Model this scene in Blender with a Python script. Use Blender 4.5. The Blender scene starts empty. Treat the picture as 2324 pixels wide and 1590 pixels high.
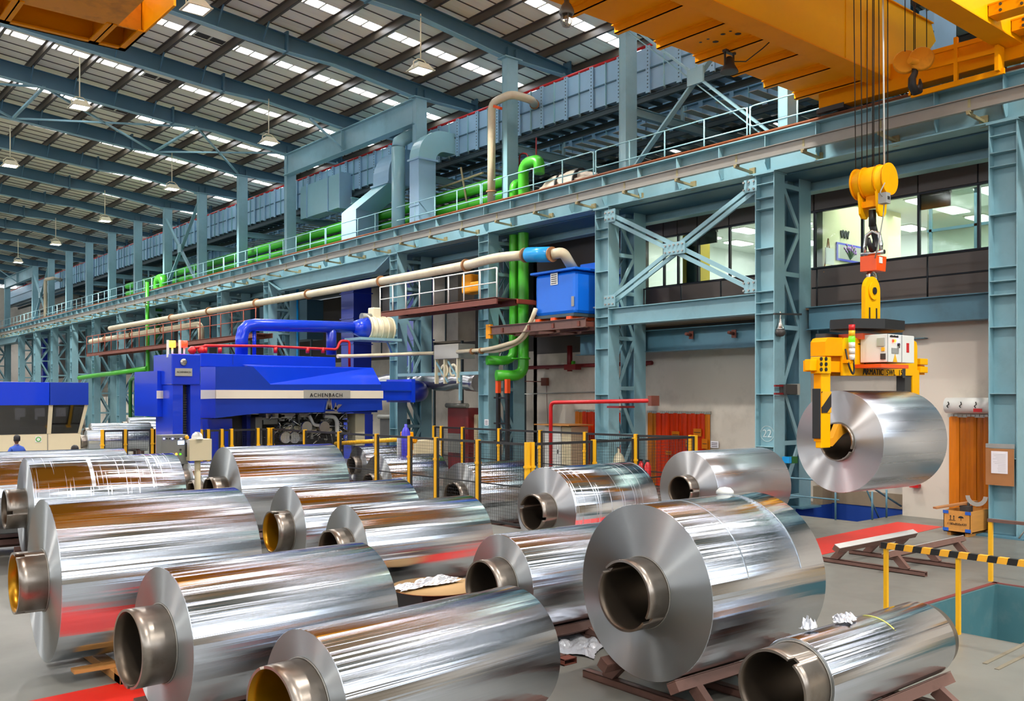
import bpy, bmesh, math, random
from mathutils import Vector, Matrix
random.seed(7)
PI = math.pi
scene = bpy.context.scene
C = scene.collection

# ---------------------------------------------------------------- camera, world, light, exposure
F_PX, ANG, CXP, HYP, EYE = 2094.0, math.radians(40.08), 1162.0, 900.0, 3.04
cam = bpy.data.cameras.new('camera'); camo = bpy.data.objects.new('camera', cam); C.objects.link(camo)
cam.sensor_width = 36; cam.lens = 36 * F_PX / 2324; cam.shift_y = (900 - 795) / 2324
cam.clip_end = 400
camo.location = (0, 0, EYE); camo.rotation_euler = (PI / 2, 0, -ANG)
scene.camera = camo
w = bpy.data.worlds.new('world'); scene.world = w; w.use_nodes = True
w.node_tree.nodes['Background'].inputs[0].default_value = (.86, .93, 1, 1)
w.node_tree.nodes['Background'].inputs[1].default_value = 3.8
scene.view_settings.view_transform = 'Standard'; scene.view_settings.look = 'None'
scene.view_settings.exposure = 0.4; scene.view_settings.gamma = 1; scene.view_settings.use_curve_mapping = False
scene.cycles.max_bounces = 7; scene.cycles.diffuse_bounces = 3; scene.cycles.glossy_bounces = 4
scene.cycles.transmission_bounces = 5; scene.cycles.transparent_max_bounces = 10
scene.cycles.sample_clamp_indirect = 5; scene.cycles.sample_clamp_direct = 30; scene.cycles.caustics_reflective = False; scene.cycles.caustics_refractive = False
scene.cycles.use_denoising = True
LAMP_W = 2300          # each high bay lamp
SKY_E = 9.0            # backlit roof lights
LA = [(18.3, 26.7 + 12 * k, 14.45) for k in range(-4, 7)]
LB = [(10.35, 26.7 + 12 * k, 14.45) for k in range(-4, 7)]
LC = [(-1.5, 20.7 + 12 * k, 15.2) for k in range(-3, 4)]
for (x, y, z) in LA + LB + LC:
    l = bpy.data.lights.new('bay_light', 'SPOT'); l.energy = LAMP_W; l.spot_size = math.radians(150); l.spot_blend = .6
    l.shadow_soft_size = .25; l.color = (1, .97, .92)
    o = bpy.data.objects.new('bay_light', l); o.location = (x, y, z - .25); C.objects.link(o)

# ---------------------------------------------------------------- pixel -> point on a real plane of the hall
VV = Vector((math.sin(ANG), math.cos(ANG), 0)); RR = Vector((math.cos(ANG), -math.sin(ANG), 0))
def ray(x, y): return VV + RR * ((x - CXP) / F_PX) + Vector((0, 0, (HYP - y) / F_PX))
EV = Vector((0, 0, EYE))
def aX(x, y, X): d = ray(x, y); return EV + d * (X / d.x)
def aY(x, y, Y): d = ray(x, y); return EV + d * (Y / d.y)
def aZ(x, y, Z=0): d = ray(x, y); return EV + d * ((Z - EYE) / d.z)

# ---------------------------------------------------------------- materials
def lin(c):
    return tuple(((v / 255) / 12.92 if v / 255 <= .04045 else ((v / 255 + .055) / 1.055) ** 2.4) for v in c) + (1,)
MATS = {}
def mat(name, col, rough=.5, metal=0., vary=.12, scale=3., bump=0., spec=.5, coat=0., emit=0., alpha=1., trans=0., dirt=None, dscale=1.2, damt=.5, stretch=None):
    m = bpy.data.materials.new(name); m.use_nodes = True; n = m.node_tree.nodes; L = m.node_tree.links; b = n['Principled BSDF']
    c = lin(col); b.inputs['Roughness'].default_value = rough; b.inputs['Metallic'].default_value = metal
    b.inputs['Specular IOR Level'].default_value = spec; b.inputs['Coat Weight'].default_value = coat
    b.inputs['Transmission Weight'].default_value = trans; b.inputs['Alpha'].default_value = alpha
    b.inputs['Base Color'].default_value = c
    if vary or dirt or bump:
        tc = n.new('ShaderNodeTexCoord'); mp = n.new('ShaderNodeMapping'); L.new(tc.outputs['Object'], mp.inputs[0])
        if stretch: mp.inputs['Scale'].default_value = stretch
        nz = n.new('ShaderNodeTexNoise'); nz.inputs['Scale'].default_value = scale; nz.inputs['Detail'].default_value = 5
        L.new(mp.outputs[0], nz.inputs['Vector'])
        mx = n.new('ShaderNodeMix'); mx.data_type = 'RGBA'
        mx.inputs['A'].default_value = tuple(v * (1 - vary) for v in c[:3]) + (1,)
        mx.inputs['B'].default_value = tuple(min(1, v * (1 + vary)) for v in c[:3]) + (1,)
        L.new(nz.outputs['Fac'], mx.inputs['Factor']); out = mx.outputs['Result']
        if dirt:
            n2 = n.new('ShaderNodeTexNoise'); n2.inputs['Scale'].default_value = dscale; n2.inputs['Detail'].default_value = 7; n2.inputs['Roughness'].default_value = .65
            L.new(mp.outputs[0], n2.inputs['Vector'])
            r = n.new('ShaderNodeMapRange'); r.inputs[1].default_value = .5; r.inputs[2].default_value = .72; r.inputs[4].default_value = damt
            L.new(n2.outputs['Fac'], r.inputs[0])
            m2 = n.new('ShaderNodeMix'); m2.data_type = 'RGBA'; m2.inputs['B'].default_value = lin(dirt)
            L.new(r.outputs[0], m2.inputs['Factor']); L.new(out, m2.inputs['A']); out = m2.outputs['Result']
        L.new(out, b.inputs['Base Color'])
        if bump:
            bp = n.new('ShaderNodeBump'); bp.inputs['Strength'].default_value = bump; bp.inputs['Distance'].default_value = .02
            L.new(nz.outputs['Fac'], bp.inputs['Height']); L.new(bp.outputs[0], b.inputs['Normal'])
    if emit:
        b.inputs['Emission Color'].default_value = c; b.inputs['Emission Strength'].default_value = emit
    MATS[name] = m; return m
mat('steel_blue', (132, 172, 182), .42, vary=.1, scale=1.5, dirt=(92, 120, 126), dscale=.9, damt=.35)
mat('steel_teal_and_shade', (66, 104, 122), .5, vary=.12, scale=1.2)  # also rafters in the steel_blue paint, with their shade put into this colour
mat('steel_office', (84, 128, 146), .45, vary=.14, scale=1.1, dirt=(70, 80, 80), damt=.4)
mat('duct_blue', (150, 188, 212), .38, vary=.1, scale=2, bump=.06)
mat('duct_pale', (150, 196, 204), .3, vary=.06, scale=2)
mat('steel_dark', (60, 78, 84), .5)
mat('purlin', (74, 66, 56), .45, vary=.15, scale=2)
mat('roof_sheet', (250, 242, 216), .5, metal=0, vary=.1, scale=.8, dirt=(226, 214, 184), damt=.5, stretch=(.3, 3, 1))
mat('roof_flash', (205, 202, 186), .5, vary=.06)
mat('vent_dark', (40, 36, 34), .7)
mat('skylight', (246, 248, 255), .5, vary=0, emit=SKY_E)
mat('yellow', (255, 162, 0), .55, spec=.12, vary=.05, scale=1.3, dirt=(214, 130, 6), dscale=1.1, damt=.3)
mat('yellow_dirty', (236, 156, 34), .55, spec=.2, vary=.1, scale=1.5, dirt=(150, 96, 20), dscale=1.4, damt=.6)
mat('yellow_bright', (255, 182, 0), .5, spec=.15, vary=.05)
mat('post_yellow', (242, 180, 22), .4, vary=.05)
mat('black', (26, 26, 27), .5, vary=.1)
mat('black_paint', (36, 35, 36), .45, vary=.15)
mat('rope', (52, 44, 38), .5, metal=.5, stretch=(60, 60, 200), scale=1)
mat('orange', (236, 84, 20), .35, vary=.05)
mat('chrome', (200, 200, 196), .2, metal=1)
mat('grey_paint', (150, 150, 146), .5)
mat('conductor', (150, 146, 138), .4, metal=.5, vary=.1)
mat('bracket', (150, 142, 104), .5, dirt=(120, 60, 20), dscale=6, damt=.7)
mat('rail_rust', (132, 74, 36), .6, vary=.25, scale=6)
mat('rust_red', (150, 66, 42), .55, vary=.2, scale=4)
mat('catwalk_rust', (112, 58, 44), .6, vary=.25, scale=3)
mat('beige_pipe', (206, 194, 164), .42, vary=.08, dirt=(160, 120, 80), dscale=2, damt=.35)
mat('pipe_collar', (150, 104, 66), .6, vary=.2)
mat('green', (66, 172, 36), .3, vary=.08, scale=2)
mat('green_dark', (24, 96, 34), .4)
mat('red', (196, 22, 26), .35, vary=.06)
mat('red_dark', (120, 22, 26), .45, vary=.1)
mat('tank_blue', (10, 108, 224), .3, vary=.06, scale=2, bump=.05)
mat('cyan_blue', (24, 146, 214), .25, vary=.05)
mat('mill_blue', (8, 56, 204), .22, vary=.06, scale=1, coat=.4)
mat('mill_blue_deep', (4, 50, 160), .35, vary=.08)
mat('duct_deep', (24, 48, 160), .3, vary=.1, coat=.2)
mat('purple_blue', (70, 66, 206), .35)
mat('cream', (226, 216, 196), .45, vary=.03)
mat('plate_grey', (178, 176, 166), .35, metal=.3, vary=.05)
mat('cabin_cream', (222, 208, 172), .5, vary=.04)
mat('white', (226, 226, 220), .4, vary=.03)
mat('paper', (232, 228, 232), .7, vary=.02)
mat('wall_beige', (212, 202, 188), .75, vary=.08, scale=.7, dirt=(150, 140, 126), dscale=.6, damt=.5, bump=.05)
mat('wall_dirty', (150, 132, 108), .85, vary=.15, scale=3, bump=.3)
mat('wall_dark', (88, 82, 80), .7, vary=.08, scale=.7)
mat('panel_brown', (104, 94, 90), .55, vary=.06)
mat('mullion', (30, 32, 40), .4, metal=.3)
mat('office_wall', (226, 222, 180), .7, vary=.03)
mat('office_white', (226, 230, 226), .6, vary=.03)
mat('office_yellow', (176, 150, 24), .6, vary=.1)
mat('office_floor', (140, 140, 134), .4)
mat('lamp_panel', (250, 252, 255), .5, vary=0, emit=7)
mat('lamp_glow', (255, 250, 240), .5, vary=0, emit=14)
mat('lamp_body', (226, 216, 184), .45, vary=.04)
mat('skin', (120, 80, 58), .5); mat('hair', (24, 20, 20), .55); mat('shirt', (48, 84, 176), .7, vary=.1, scale=8); mat('trousers', (40, 42, 56), .7)
mat('foil', (232, 234, 240), .3, metal=.55, vary=.05, scale=5)
mat('silver_wrap', (196, 196, 200), .25, metal=.9, scale=3, bump=.8)
mat('bag_plastic', (208, 196, 178), .3, scale=6, bump=1., vary=.2)
mat('cardboard', (176, 140, 92), .75, vary=.06)
mat('wood', (196, 136, 72), .6, vary=.2, scale=3, stretch=(1, 14, 14), bump=.15)
mat('crate_wood', (206, 142, 66), .55, vary=.16, scale=2, stretch=(1, 10, 10))
mat('board_wood', (166, 112, 66), .6, vary=.2, scale=3)
mat('tape_blue', (30, 92, 190), .5)
mat('stand_brown', (112, 80, 70), .5, vary=.15, scale=5, dirt=(76, 50, 40), dscale=5, damt=.5)
mat('stand_top', (196, 194, 190), .45, vary=.1)
mat('curtain_red', (206, 52, 8), .22, vary=.35, scale=1.6, stretch=(1, 9, .8), alpha=.92)
mat('curtain_orange', (214, 120, 18), .22, vary=.25, scale=1.5, stretch=(1, 8, .6), alpha=.93)
mat('curtain_amber', (176, 96, 12), .2, vary=.5, scale=1.4, stretch=(1, 8, .5), alpha=.9)
mat('pit_teal', (70, 116, 124), .55, vary=.15, scale=2, bump=.3, dirt=(120, 140, 140), dscale=3, damt=.3)
mat('pit_blue', (24, 66, 150), .6, vary=.1)
mat('pit_floor', (120, 112, 94), .8, vary=.2)
mat('kerb_red', (116, 44, 42), .6, vary=.15)
mat('machine_dark', (58, 56, 54), .5, vary=.3, scale=3)
mat('machine_grey', (128, 128, 122), .45, vary=.2, metal=.3)
mat('led_red', (255, 40, 16), .4, vary=0, emit=4); mat('led_amber', (255, 170, 40), .4, vary=0, emit=4); mat('led_green', (90, 230, 30), .4, vary=0, emit=1.2)
mat('led_blue', (120, 130, 255), .4, vary=0, emit=6); mat('screen', (190, 210, 255), .4, vary=0, emit=2.5)
mat('chalk', (200, 214, 214), .8, vary=0)
mat('ink', (28, 26, 24), .7, vary=0)
mat('dark_room', (46, 46, 50), .8)
mat('petal', (176, 120, 200), .7, vary=.4, scale=12); mat('leaf_print', (52, 84, 44), .7, vary=.3)

# glass
def glassmat(name, col, mixf):
    m = bpy.data.materials.new(name); m.use_nodes = True; n = m.node_tree.nodes; L = m.node_tree.links
    n.remove(n['Principled BSDF']); t = n.new('ShaderNodeBsdfTransparent'); g = n.new('ShaderNodeBsdfGlossy'); x = n.new('ShaderNodeMixShader')
    t.inputs[0].default_value = lin(col); g.inputs['Roughness'].default_value = .05; x.inputs[0].default_value = mixf
    L.new(t.outputs[0], x.inputs[1]); L.new(g.outputs[0], x.inputs[2]); L.new(x.outputs[0], n['Material Output'].inputs[0]); MATS[name] = m
glassmat('glass', (225, 235, 228), .07); glassmat('glass_dark', (110, 104, 96), .12); glassmat('plastic_clear', (220, 214, 200), .3)

# floor: polished concrete with stains
def floor_mat():
    m = mat('concrete', (118, 117, 110), .3, vary=.1, scale=1.3, dirt=(92, 91, 84), dscale=.45, damt=.55, bump=.03)
    n = m.node_tree.nodes; L = m.node_tree.links; b = n['Principled BSDF']
    nz = n.new('ShaderNodeTexNoise'); nz.inputs['Scale'].default_value = 1.1; nz.inputs['Detail'].default_value = 6
    tc = [q for q in n if q.type == 'TEX_COORD'][0]; L.new(tc.outputs['Object'], nz.inputs['Vector'])
    r = n.new('ShaderNodeMapRange'); r.inputs[3].default_value = .22; r.inputs[4].default_value = .55
    L.new(nz.outputs['Fac'], r.inputs[0]); L.new(r.outputs[0], b.inputs['Roughness'])
floor_mat()
mat('strip_red', (206, 34, 22), .4, vary=.12, scale=4, dirt=(170, 60, 40), dscale=2, damt=.3, bump=.05)

# aluminium sheet wound on the coils: streaks run along the coil's own X axis
def coil_mats():
    for nm, rough, st, scr, jit in (('coil_sheet', .06, .75, 0, .3), ('coil_sheet_scratched', .07, .6, 1, .14), ('coil_sheet_satin', .28, .4, 0, .25)):
        m = bpy.data.materials.new(nm); m.use_nodes = True; n = m.node_tree.nodes; L = m.node_tree.links; b = n['Principled BSDF']
        b.inputs['Metallic'].default_value = 1; b.inputs['Base Color'].default_value = lin((212, 217, 226))
        b.inputs['Anisotropic'].default_value = .5; b.inputs['Anisotropic Rotation'].default_value = .25
        tg = n.new('ShaderNodeTangent'); tg.direction_type = 'RADIAL'; tg.axis = 'X'; L.new(tg.outputs[0], b.inputs['Tangent'])
        tc = n.new('ShaderNodeTexCoord'); oi = n.new('ShaderNodeObjectInfo')
        mp = n.new('ShaderNodeMapping'); mp.inputs['Scale'].default_value = (.004, 1, 1); L.new(tc.outputs['Object'], mp.inputs[0])
        ad = n.new('ShaderNodeVectorMath'); ad.operation = 'ADD'; L.new(mp.outputs[0], ad.inputs[0]); 
        sc = n.new('ShaderNodeVectorMath'); sc.operation = 'SCALE'; sc.inputs[3].default_value = 1.0; L.new(oi.outputs['Location'], sc.inputs[0]); L.new(sc.outputs[0], ad.inputs[1])
        n1 = n.new('ShaderNodeTexNoise'); n1.inputs['Scale'].default_value = 11; n1.inputs['Detail'].default_value = 1.5; L.new(ad.outputs[0], n1.inputs['Vector'])
        n2 = n.new('ShaderNodeTexNoise'); n2.inputs['Scale'].default_value = 2.6; n2.inputs['Detail'].default_value = 2; L.new(ad.outputs[0], n2.inputs['Vector'])
        mth = n.new('ShaderNodeMath'); mth.operation = 'MULTIPLY_ADD'; mth.inputs[1].default_value = .3; L.new(n1.outputs['Fac'], mth.inputs[0]); L.new(n2.outputs['Fac'], mth.inputs[2])
        bp = n.new('ShaderNodeBump'); bp.inputs['Strength'].default_value = st; bp.inputs['Distance'].default_value = .03
        n4 = n.new('ShaderNodeTexNoise'); n4.inputs['Scale'].default_value = 75; n4.inputs['Detail'].default_value = 2; L.new(ad.outputs[0], n4.inputs['Vector'])
        m4 = n.new('ShaderNodeMath'); m4.operation = 'MULTIPLY_ADD'; m4.inputs[1].default_value = .02; L.new(n4.outputs['Fac'], m4.inputs[0]); L.new(mth.outputs[0], m4.inputs[2])
        L.new(m4.outputs[0], bp.inputs['Height'])
        # rolling grooves run round the coil, so micro normals scatter only along its axis
        vt = n.new('ShaderNodeVectorTransform'); vt.vector_type = 'VECTOR'; vt.convert_from = 'OBJECT'; vt.convert_to = 'WORLD'; vt.inputs[0].default_value = (1, 0, 0)
        w1 = n.new('ShaderNodeTexWhiteNoise'); w1.noise_dimensions = '3D'; big = n.new('ShaderNodeVectorMath'); big.operation = 'SCALE'; big.inputs[3].default_value = 977.0
        L.new(tc.outputs['Object'], big.inputs[0]); L.new(big.outputs[0], w1.inputs['Vector'])
        sep = n.new('ShaderNodeSeparateColor'); L.new(w1.outputs['Color'], sep.inputs[0])
        s1 = n.new('ShaderNodeMath'); s1.operation = 'ADD'; L.new(sep.outputs[0], s1.inputs[0]); L.new(sep.outputs[1], s1.inputs[1])
        s2 = n.new('ShaderNodeMath'); s2.operation = 'ADD'; L.new(s1.outputs[0], s2.inputs[0]); L.new(sep.outputs[2], s2.inputs[1])
        s3 = n.new('ShaderNodeMath'); s3.operation = 'MULTIPLY_ADD'; s3.inputs[1].default_value = jit; s3.inputs[2].default_value = -1.5 * jit; L.new(s2.outputs[0], s3.inputs[0])
        sv = n.new('ShaderNodeVectorMath'); sv.operation = 'SCALE'; L.new(vt.outputs[0], sv.inputs[0]); L.new(s3.outputs[0], sv.inputs['Scale'])
        av = n.new('ShaderNodeVectorMath'); av.operation = 'ADD'; L.new(sv.outputs[0], av.inputs[0]); L.new(bp.outputs[0], av.inputs[1])
        nv = n.new('ShaderNodeVectorMath'); nv.operation = 'NORMALIZE'; L.new(av.outputs[0], nv.inputs[0]); L.new(nv.outputs[0], b.inputs['Normal'])
        r = n.new('ShaderNodeMapRange'); r.inputs[3].default_value = rough * .8; r.inputs[4].default_value = rough * 1.3; L.new(n1.outputs['Fac'], r.inputs[0]); L.new(r.outputs[0], b.inputs['Roughness'])
        if scr:
            # dull scuff lines that run round the coil
            mp2 = n.new('ShaderNodeMapping'); mp2.inputs['Scale'].default_value = (34, .8, .8); L.new(tc.outputs['Object'], mp2.inputs[0])
            n3 = n.new('ShaderNodeTexNoise'); n3.inputs['Scale'].default_value = 1; n3.inputs['Detail'].default_value = 4; L.new(mp2.outputs[0], n3.inputs['Vector'])
            r3 = n.new('ShaderNodeMapRange'); r3.inputs[1].default_value = .6; r3.inputs[2].default_value = .66; L.new(n3.outputs['Fac'], r3.inputs[0])
            ma = n.new('ShaderNodeMath'); ma.operation = 'MULTIPLY_ADD'; ma.inputs[1].default_value = .4; L.new(r3.outputs[0], ma.inputs[0]); L.new(r.outputs[0], ma.inputs[2]); L.new(ma.outputs[0], b.inputs['Roughness'])
        MATS[nm] = m
    # wound edges of the coil: fine turned rings
    for nm, col, rg in (('coil_edge', (176, 178, 178), .46), ('coil_edge_bright', (204, 204, 206), .46)):
        m = bpy.data.materials.new(nm); m.use_nodes = True; n = m.node_tree.nodes; L = m.node_tree.links; b = n['Principled BSDF']
        b.inputs['Metallic'].default_value = 1; b.inputs['Base Color'].default_value = lin(col); b.inputs['Roughness'].default_value = rg
        b.inputs['Anisotropic'].default_value = 1; b.inputs['Anisotropic Rotation'].default_value = .25
        tg = n.new('ShaderNodeTangent'); tg.direction_type = 'RADIAL'; tg.axis = 'X'; L.new(tg.outputs[0], b.inputs['Tangent'])
        tc = n.new('ShaderNodeTexCoord'); sp = n.new('ShaderNodeSeparateXYZ'); L.new(tc.outputs['Object'], sp.inputs[0])
        cb = n.new('ShaderNodeCombineXYZ'); L.new(sp.outputs['Y'], cb.inputs['Y']); L.new(sp.outputs['Z'], cb.inputs['Z'])
        ln = n.new('ShaderNodeVectorMath'); ln.operation = 'LENGTH'; L.new(cb.outputs[0], ln.inputs[0])
        nz = n.new('ShaderNodeTexNoise'); nz.noise_dimensions = '1D'; nz.inputs['Scale'].default_value = 90; nz.inputs['Detail'].default_value = 3; L.new(ln.outputs['Value'], nz.inputs['W'])
        bp = n.new('ShaderNodeBump'); bp.inputs['Strength'].default_value = .12; bp.inputs['Distance'].default_value = .004; L.new(nz.outputs['Fac'], bp.inputs['Height']); L.new(bp.outputs[0], b.inputs['Normal'])
        MATS[nm] = m
    m = mat('core_steel', (148, 138, 128), .3, metal=.9, vary=.2, scale=3, dirt=(84, 66, 54), dscale=2.2, damt=.6)
    m = mat('core_glow_painted', (170, 118, 10), .3, metal=.7, vary=.4, scale=3)  # reflected yellow glow inside the cores, put into the metal's colour
    m = mat('core_dark', (96, 84, 72), .4, metal=.8, vary=.3, scale=3)
coil_mats()

# hazard stripes (printed tape) along local X / world diag
def stripes(name, a, b2, vec, freq):
    m = bpy.data.materials.new(name); m.use_nodes = True; n = m.node_tree.nodes; L = m.node_tree.links; b = n['Principled BSDF']
    tc = n.new('ShaderNodeTexCoord'); d = n.new('ShaderNodeVectorMath'); d.operation = 'DOT_PRODUCT'; d.inputs[1].default_value = vec; L.new(tc.outputs['Object'], d.inputs[0])
    mu = n.new('ShaderNodeMath'); mu.operation = 'MULTIPLY'; mu.inputs[1].default_value = freq; L.new(d.outputs['Value'], mu.inputs[0])
    fr = n.new('ShaderNodeMath'); fr.operation = 'FRACT'; L.new(mu.outputs[0], fr.inputs[0])
    gt = n.new('ShaderNodeMath'); gt.operation = 'GREATER_THAN'; gt.inputs[1].default_value = .5; L.new(fr.outputs[0], gt.inputs[0])
    mx = n.new('ShaderNodeMix'); mx.data_type = 'RGBA'; mx.inputs['A'].default_value = lin(a); mx.inputs['B'].default_value = lin(b2)
    L.new(gt.outputs[0], mx.inputs['Factor']); L.new(mx.outputs['Result'], b.inputs['Base Color']); b.inputs['Roughness'].default_value = .45
    MATS[name] = m
stripes('hazard_tape', (236, 168, 40), (26, 24, 24), (0, 1, .25), 4.2)
stripes('hazard_arm', (250, 176, 10), (28, 26, 26), (.8, 0, -1), 2.0)

# ---------------------------------------------------------------- mesh tools
class MB:
    def __init__(s): s.v = []; s.f = []; s.m = []; s.sm = []
    def face(s, idx, mi=0, smooth=False): s.f.append(tuple(idx)); s.m.append(mi); s.sm.append(smooth)
    def poly(s, pts, mi=0): 
        b = len(s.v); s.v += [tuple(p) for p in pts]; s.face(range(b, b + len(pts)), mi)
    def box(s, lo, hi, mi=0):
        x0, y0, z0 = [min(a, b) for a, b in zip(lo, hi)]; x1, y1, z1 = [max(a, b) for a, b in zip(lo, hi)]
        b = len(s.v); s.v += [(x0, y0, z0), (x1, y0, z0), (x1, y1, z0), (x0, y1, z0), (x0, y0, z1), (x1, y0, z1), (x1, y1, z1), (x0, y1, z1)]
        for q in ((0, 3, 2, 1), (4, 5, 6, 7), (0, 1, 5, 4), (1, 2, 6, 5), (2, 3, 7, 6), (3, 0, 4, 7)): s.face([b + i for i in q], mi)
        return s
    def prism(s, pts, d, mi=0):
        # planar polygon pts extruded by vector d
        n = len(pts); b = len(s.v); d = Vector(d); pts = [Vector(p) for p in pts]
        nv = Vector((0, 0, 0))
        for i in range(n): nv += pts[i].cross(pts[(i + 1) % n])
        if nv.dot(d) > 0: pts = pts[::-1]
        s.v += [tuple(p) for p in pts] + [tuple(p + d) for p in pts]
        s.face([b + i for i in range(n)], mi); s.face([b + n + i for i in range(n)][::-1], mi)
        for i in range(n):
            j = (i + 1) % n; s.face([b + i, b + n + i, b + n + j, b + j], mi)
        return s
    def bar(s, p, q, w, h, up=(0, 0, 1), mi=0):
        # rectangular bar from p to q; w across, h along 'up'
        p = Vector(p); q = Vector(q); d = (q - p).normalized(); up = Vector(up)
        if abs(d.dot(up)) > .98: up = Vector((1, 0, 0))
        sx = d.cross(up).normalized() * (w / 2); sz = sx.cross(d).normalized() * (h / 2)
        pts = [p - sx - sz, p + sx - sz, p + sx + sz, p - sx + sz]
        return s.prism(pts, q - p, mi)
    def ibeam(s, p, q, w, h, t=.02, up=(0, 0, 1), mi=0):
        p = Vector(p); q = Vector(q); d = (q - p).normalized(); up = Vector(up); sx = d.cross(up).normalized(); uz = sx.cross(d).normalized()
        s.bar(p + uz * (h / 2 - t / 2), q + uz * (h / 2 - t / 2), w, t, up, mi); s.bar(p - uz * (h / 2 - t / 2), q - uz * (h / 2 - t / 2), w, t, up, mi)
        s.bar(p, q, t, h - 2 * t, up, mi); return s
    def tube(s, pts, r, n=12, mi=0, caps=True, smooth=True):
        pts = [Vector(p) for p in pts]; rs = r if isinstance(r, (list, tuple)) else [r] * len(pts)
        b = len(s.v); prev = None
        for i, p in enumerate(pts):
            if i == 0: d = pts[1] - pts[0]
            elif i == len(pts) - 1: d = pts[-1] - pts[-2]
            else: d = (pts[i + 1] - p).normalized() + (p - pts[i - 1]).normalized()
            d.normalize()
            if prev is None:
                a = Vector((0, 0, 1)) if abs(d.z) < .9 else Vector((1, 0, 0)); u = d.cross(a).normalized()
            else: u = (prev - d * prev.dot(d)).normalized()
            prev = u; v = d.cross(u)
            for k in range(n):
                t = 2 * PI * k / n; s.v.append(tuple(p + (u * math.cos(t) + v * math.sin(t)) * rs[i]))
        for i in range(len(pts) - 1):
            for k in range(n):
                k2 = (k + 1) % n; s.face([b + i * n + k, b + i * n + k2, b + (i + 1) * n + k2, b + (i + 1) * n + k], mi, smooth)
        if caps: s.face([b + k for k in range(n)][::-1], mi); s.face([b + (len(pts) - 1) * n + k for k in range(n)], mi)
        return s
    def lathe(s, prof, org, ax=(0, 0, 1), n=24, mi=0, smooth=True, closed=False):
        # prof: (radius, distance along axis)
        ax = Vector(ax).normalized(); a = Vector((0, 0, 1)) if abs(ax.z) < .9 else Vector((1, 0, 0)); u = ax.cross(a).normalized(); v = ax.cross(u); org = Vector(org)
        b = len(s.v)
        for (r, h) in prof:
            for k in range(n):
                t = 2 * PI * k / n; s.v.append(tuple(org + ax * h + (u * math.cos(t) + v * math.sin(t)) * r))
        m = len(prof)
        for i in range(m if closed else m - 1):
            i2 = (i + 1) % m
            for k in range(n):
                k2 = (k + 1) % n; s.face([b + i * n + k, b + i2 * n + k, b + i2 * n + k2, b + i * n + k2], mi, smooth)
        if not closed:
            if prof[0][0] > 1e-4: s.face([b + k for k in range(n)], mi)
            if prof[-1][0] > 1e-4: s.face([b + (m - 1) * n + k for k in range(n)][::-1], mi)
        return s
    def mesh(s, name, mats, org=(0, 0, 0)):
        me = bpy.data.meshes.new(name); o = Vector(org)
        me.from_pydata([tuple(Vector(p) - o) for p in s.v], [], s.f)
        for m in mats: me.materials.append(MATS[m])
        me.polygons.foreach_set('material_index', s.m); me.polygons.foreach_set('use_smooth', s.sm); me.update(); return me
    def build(s, name, m, parent=None, world=True, bevel=0, kind=None, label=None, fix=False):
        mats = [m] if isinstance(m, str) else list(m)
        org = (0, 0, 0)
        if parent and world:
            r = parent
            while r.parent: r = r.parent
            org = r.location
        me = s.mesh(name, mats, org)
        if fix:
            bm = bmesh.new(); bm.from_mesh(me); bmesh.ops.recalc_face_normals(bm, faces=bm.faces); bm.to_mesh(me); bm.free()
        o = bpy.data.objects.new(name, me); C.objects.link(o)
        if parent: o.parent = parent
        if bevel:
            b = o.modifiers.new('bevel', 'BEVEL'); b.width = bevel; b.segments = 2; b.limit_method = 'ANGLE'
        if kind: o['kind'] = kind
        if label: o['label'] = label
        return o
def thing(name, label, cat, loc=(0, 0, 0), rotz=0, group=None):
    o = bpy.data.objects.new(name, None); C.objects.link(o); o.location = loc; o.rotation_euler = (0, 0, rotz); o.empty_display_size = .2
    o['label'] = label; o['category'] = cat
    if group: o['group'] = group
    return o
def tag(o, label, cat, group=None):
    o['label'] = label; o['category'] = cat
    if group: o['group'] = group
    return o
def struct(name, mb, m, parent=None):
    o = mb.build(name, m, parent)
    if not parent: o['kind'] = 'structure'
    return o
def share(name, me, parent, loc=(0, 0, 0), rot=(0, 0, 0), label=None):
    o = bpy.data.objects.new(name, me); C.objects.link(o); o.parent = parent; o.location = loc; o.rotation_euler = rot
    if label: o['label'] = label
    return o
def dup(root, loc, label=None, rotz=None, group=None):
    r = root.copy(); C.objects.link(r); r.location = loc
    if rotz is not None: r.rotation_euler = (0, 0, rotz)
    if label: r['label'] = label
    if group: r['group'] = group
    for ch in list(root.children):
        c = ch.copy(); C.objects.link(c); c.parent = r
        for g in list(ch.children):
            d = g.copy(); C.objects.link(d); d.parent = c
    return r
def bend(pts, r=.4, n=5):
    # rounds the corners of a path
    pts = [Vector(p) for p in pts]; out = [pts[0]]
    for i in range(1, len(pts) - 1):
        a = pts[i - 1] - pts[i]; b = pts[i + 1] - pts[i]; rr = min(r, a.length * .45, b.length * .45)
        p0 = pts[i] + a.normalized() * rr; p1 = pts[i] + b.normalized() * rr
        for k in range(n + 1):
            t = k / n; out.append(p0 * (1 - t) ** 2 + pts[i] * 2 * t * (1 - t) + p1 * t * t)
    out.append(pts[-1]); return out
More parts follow.
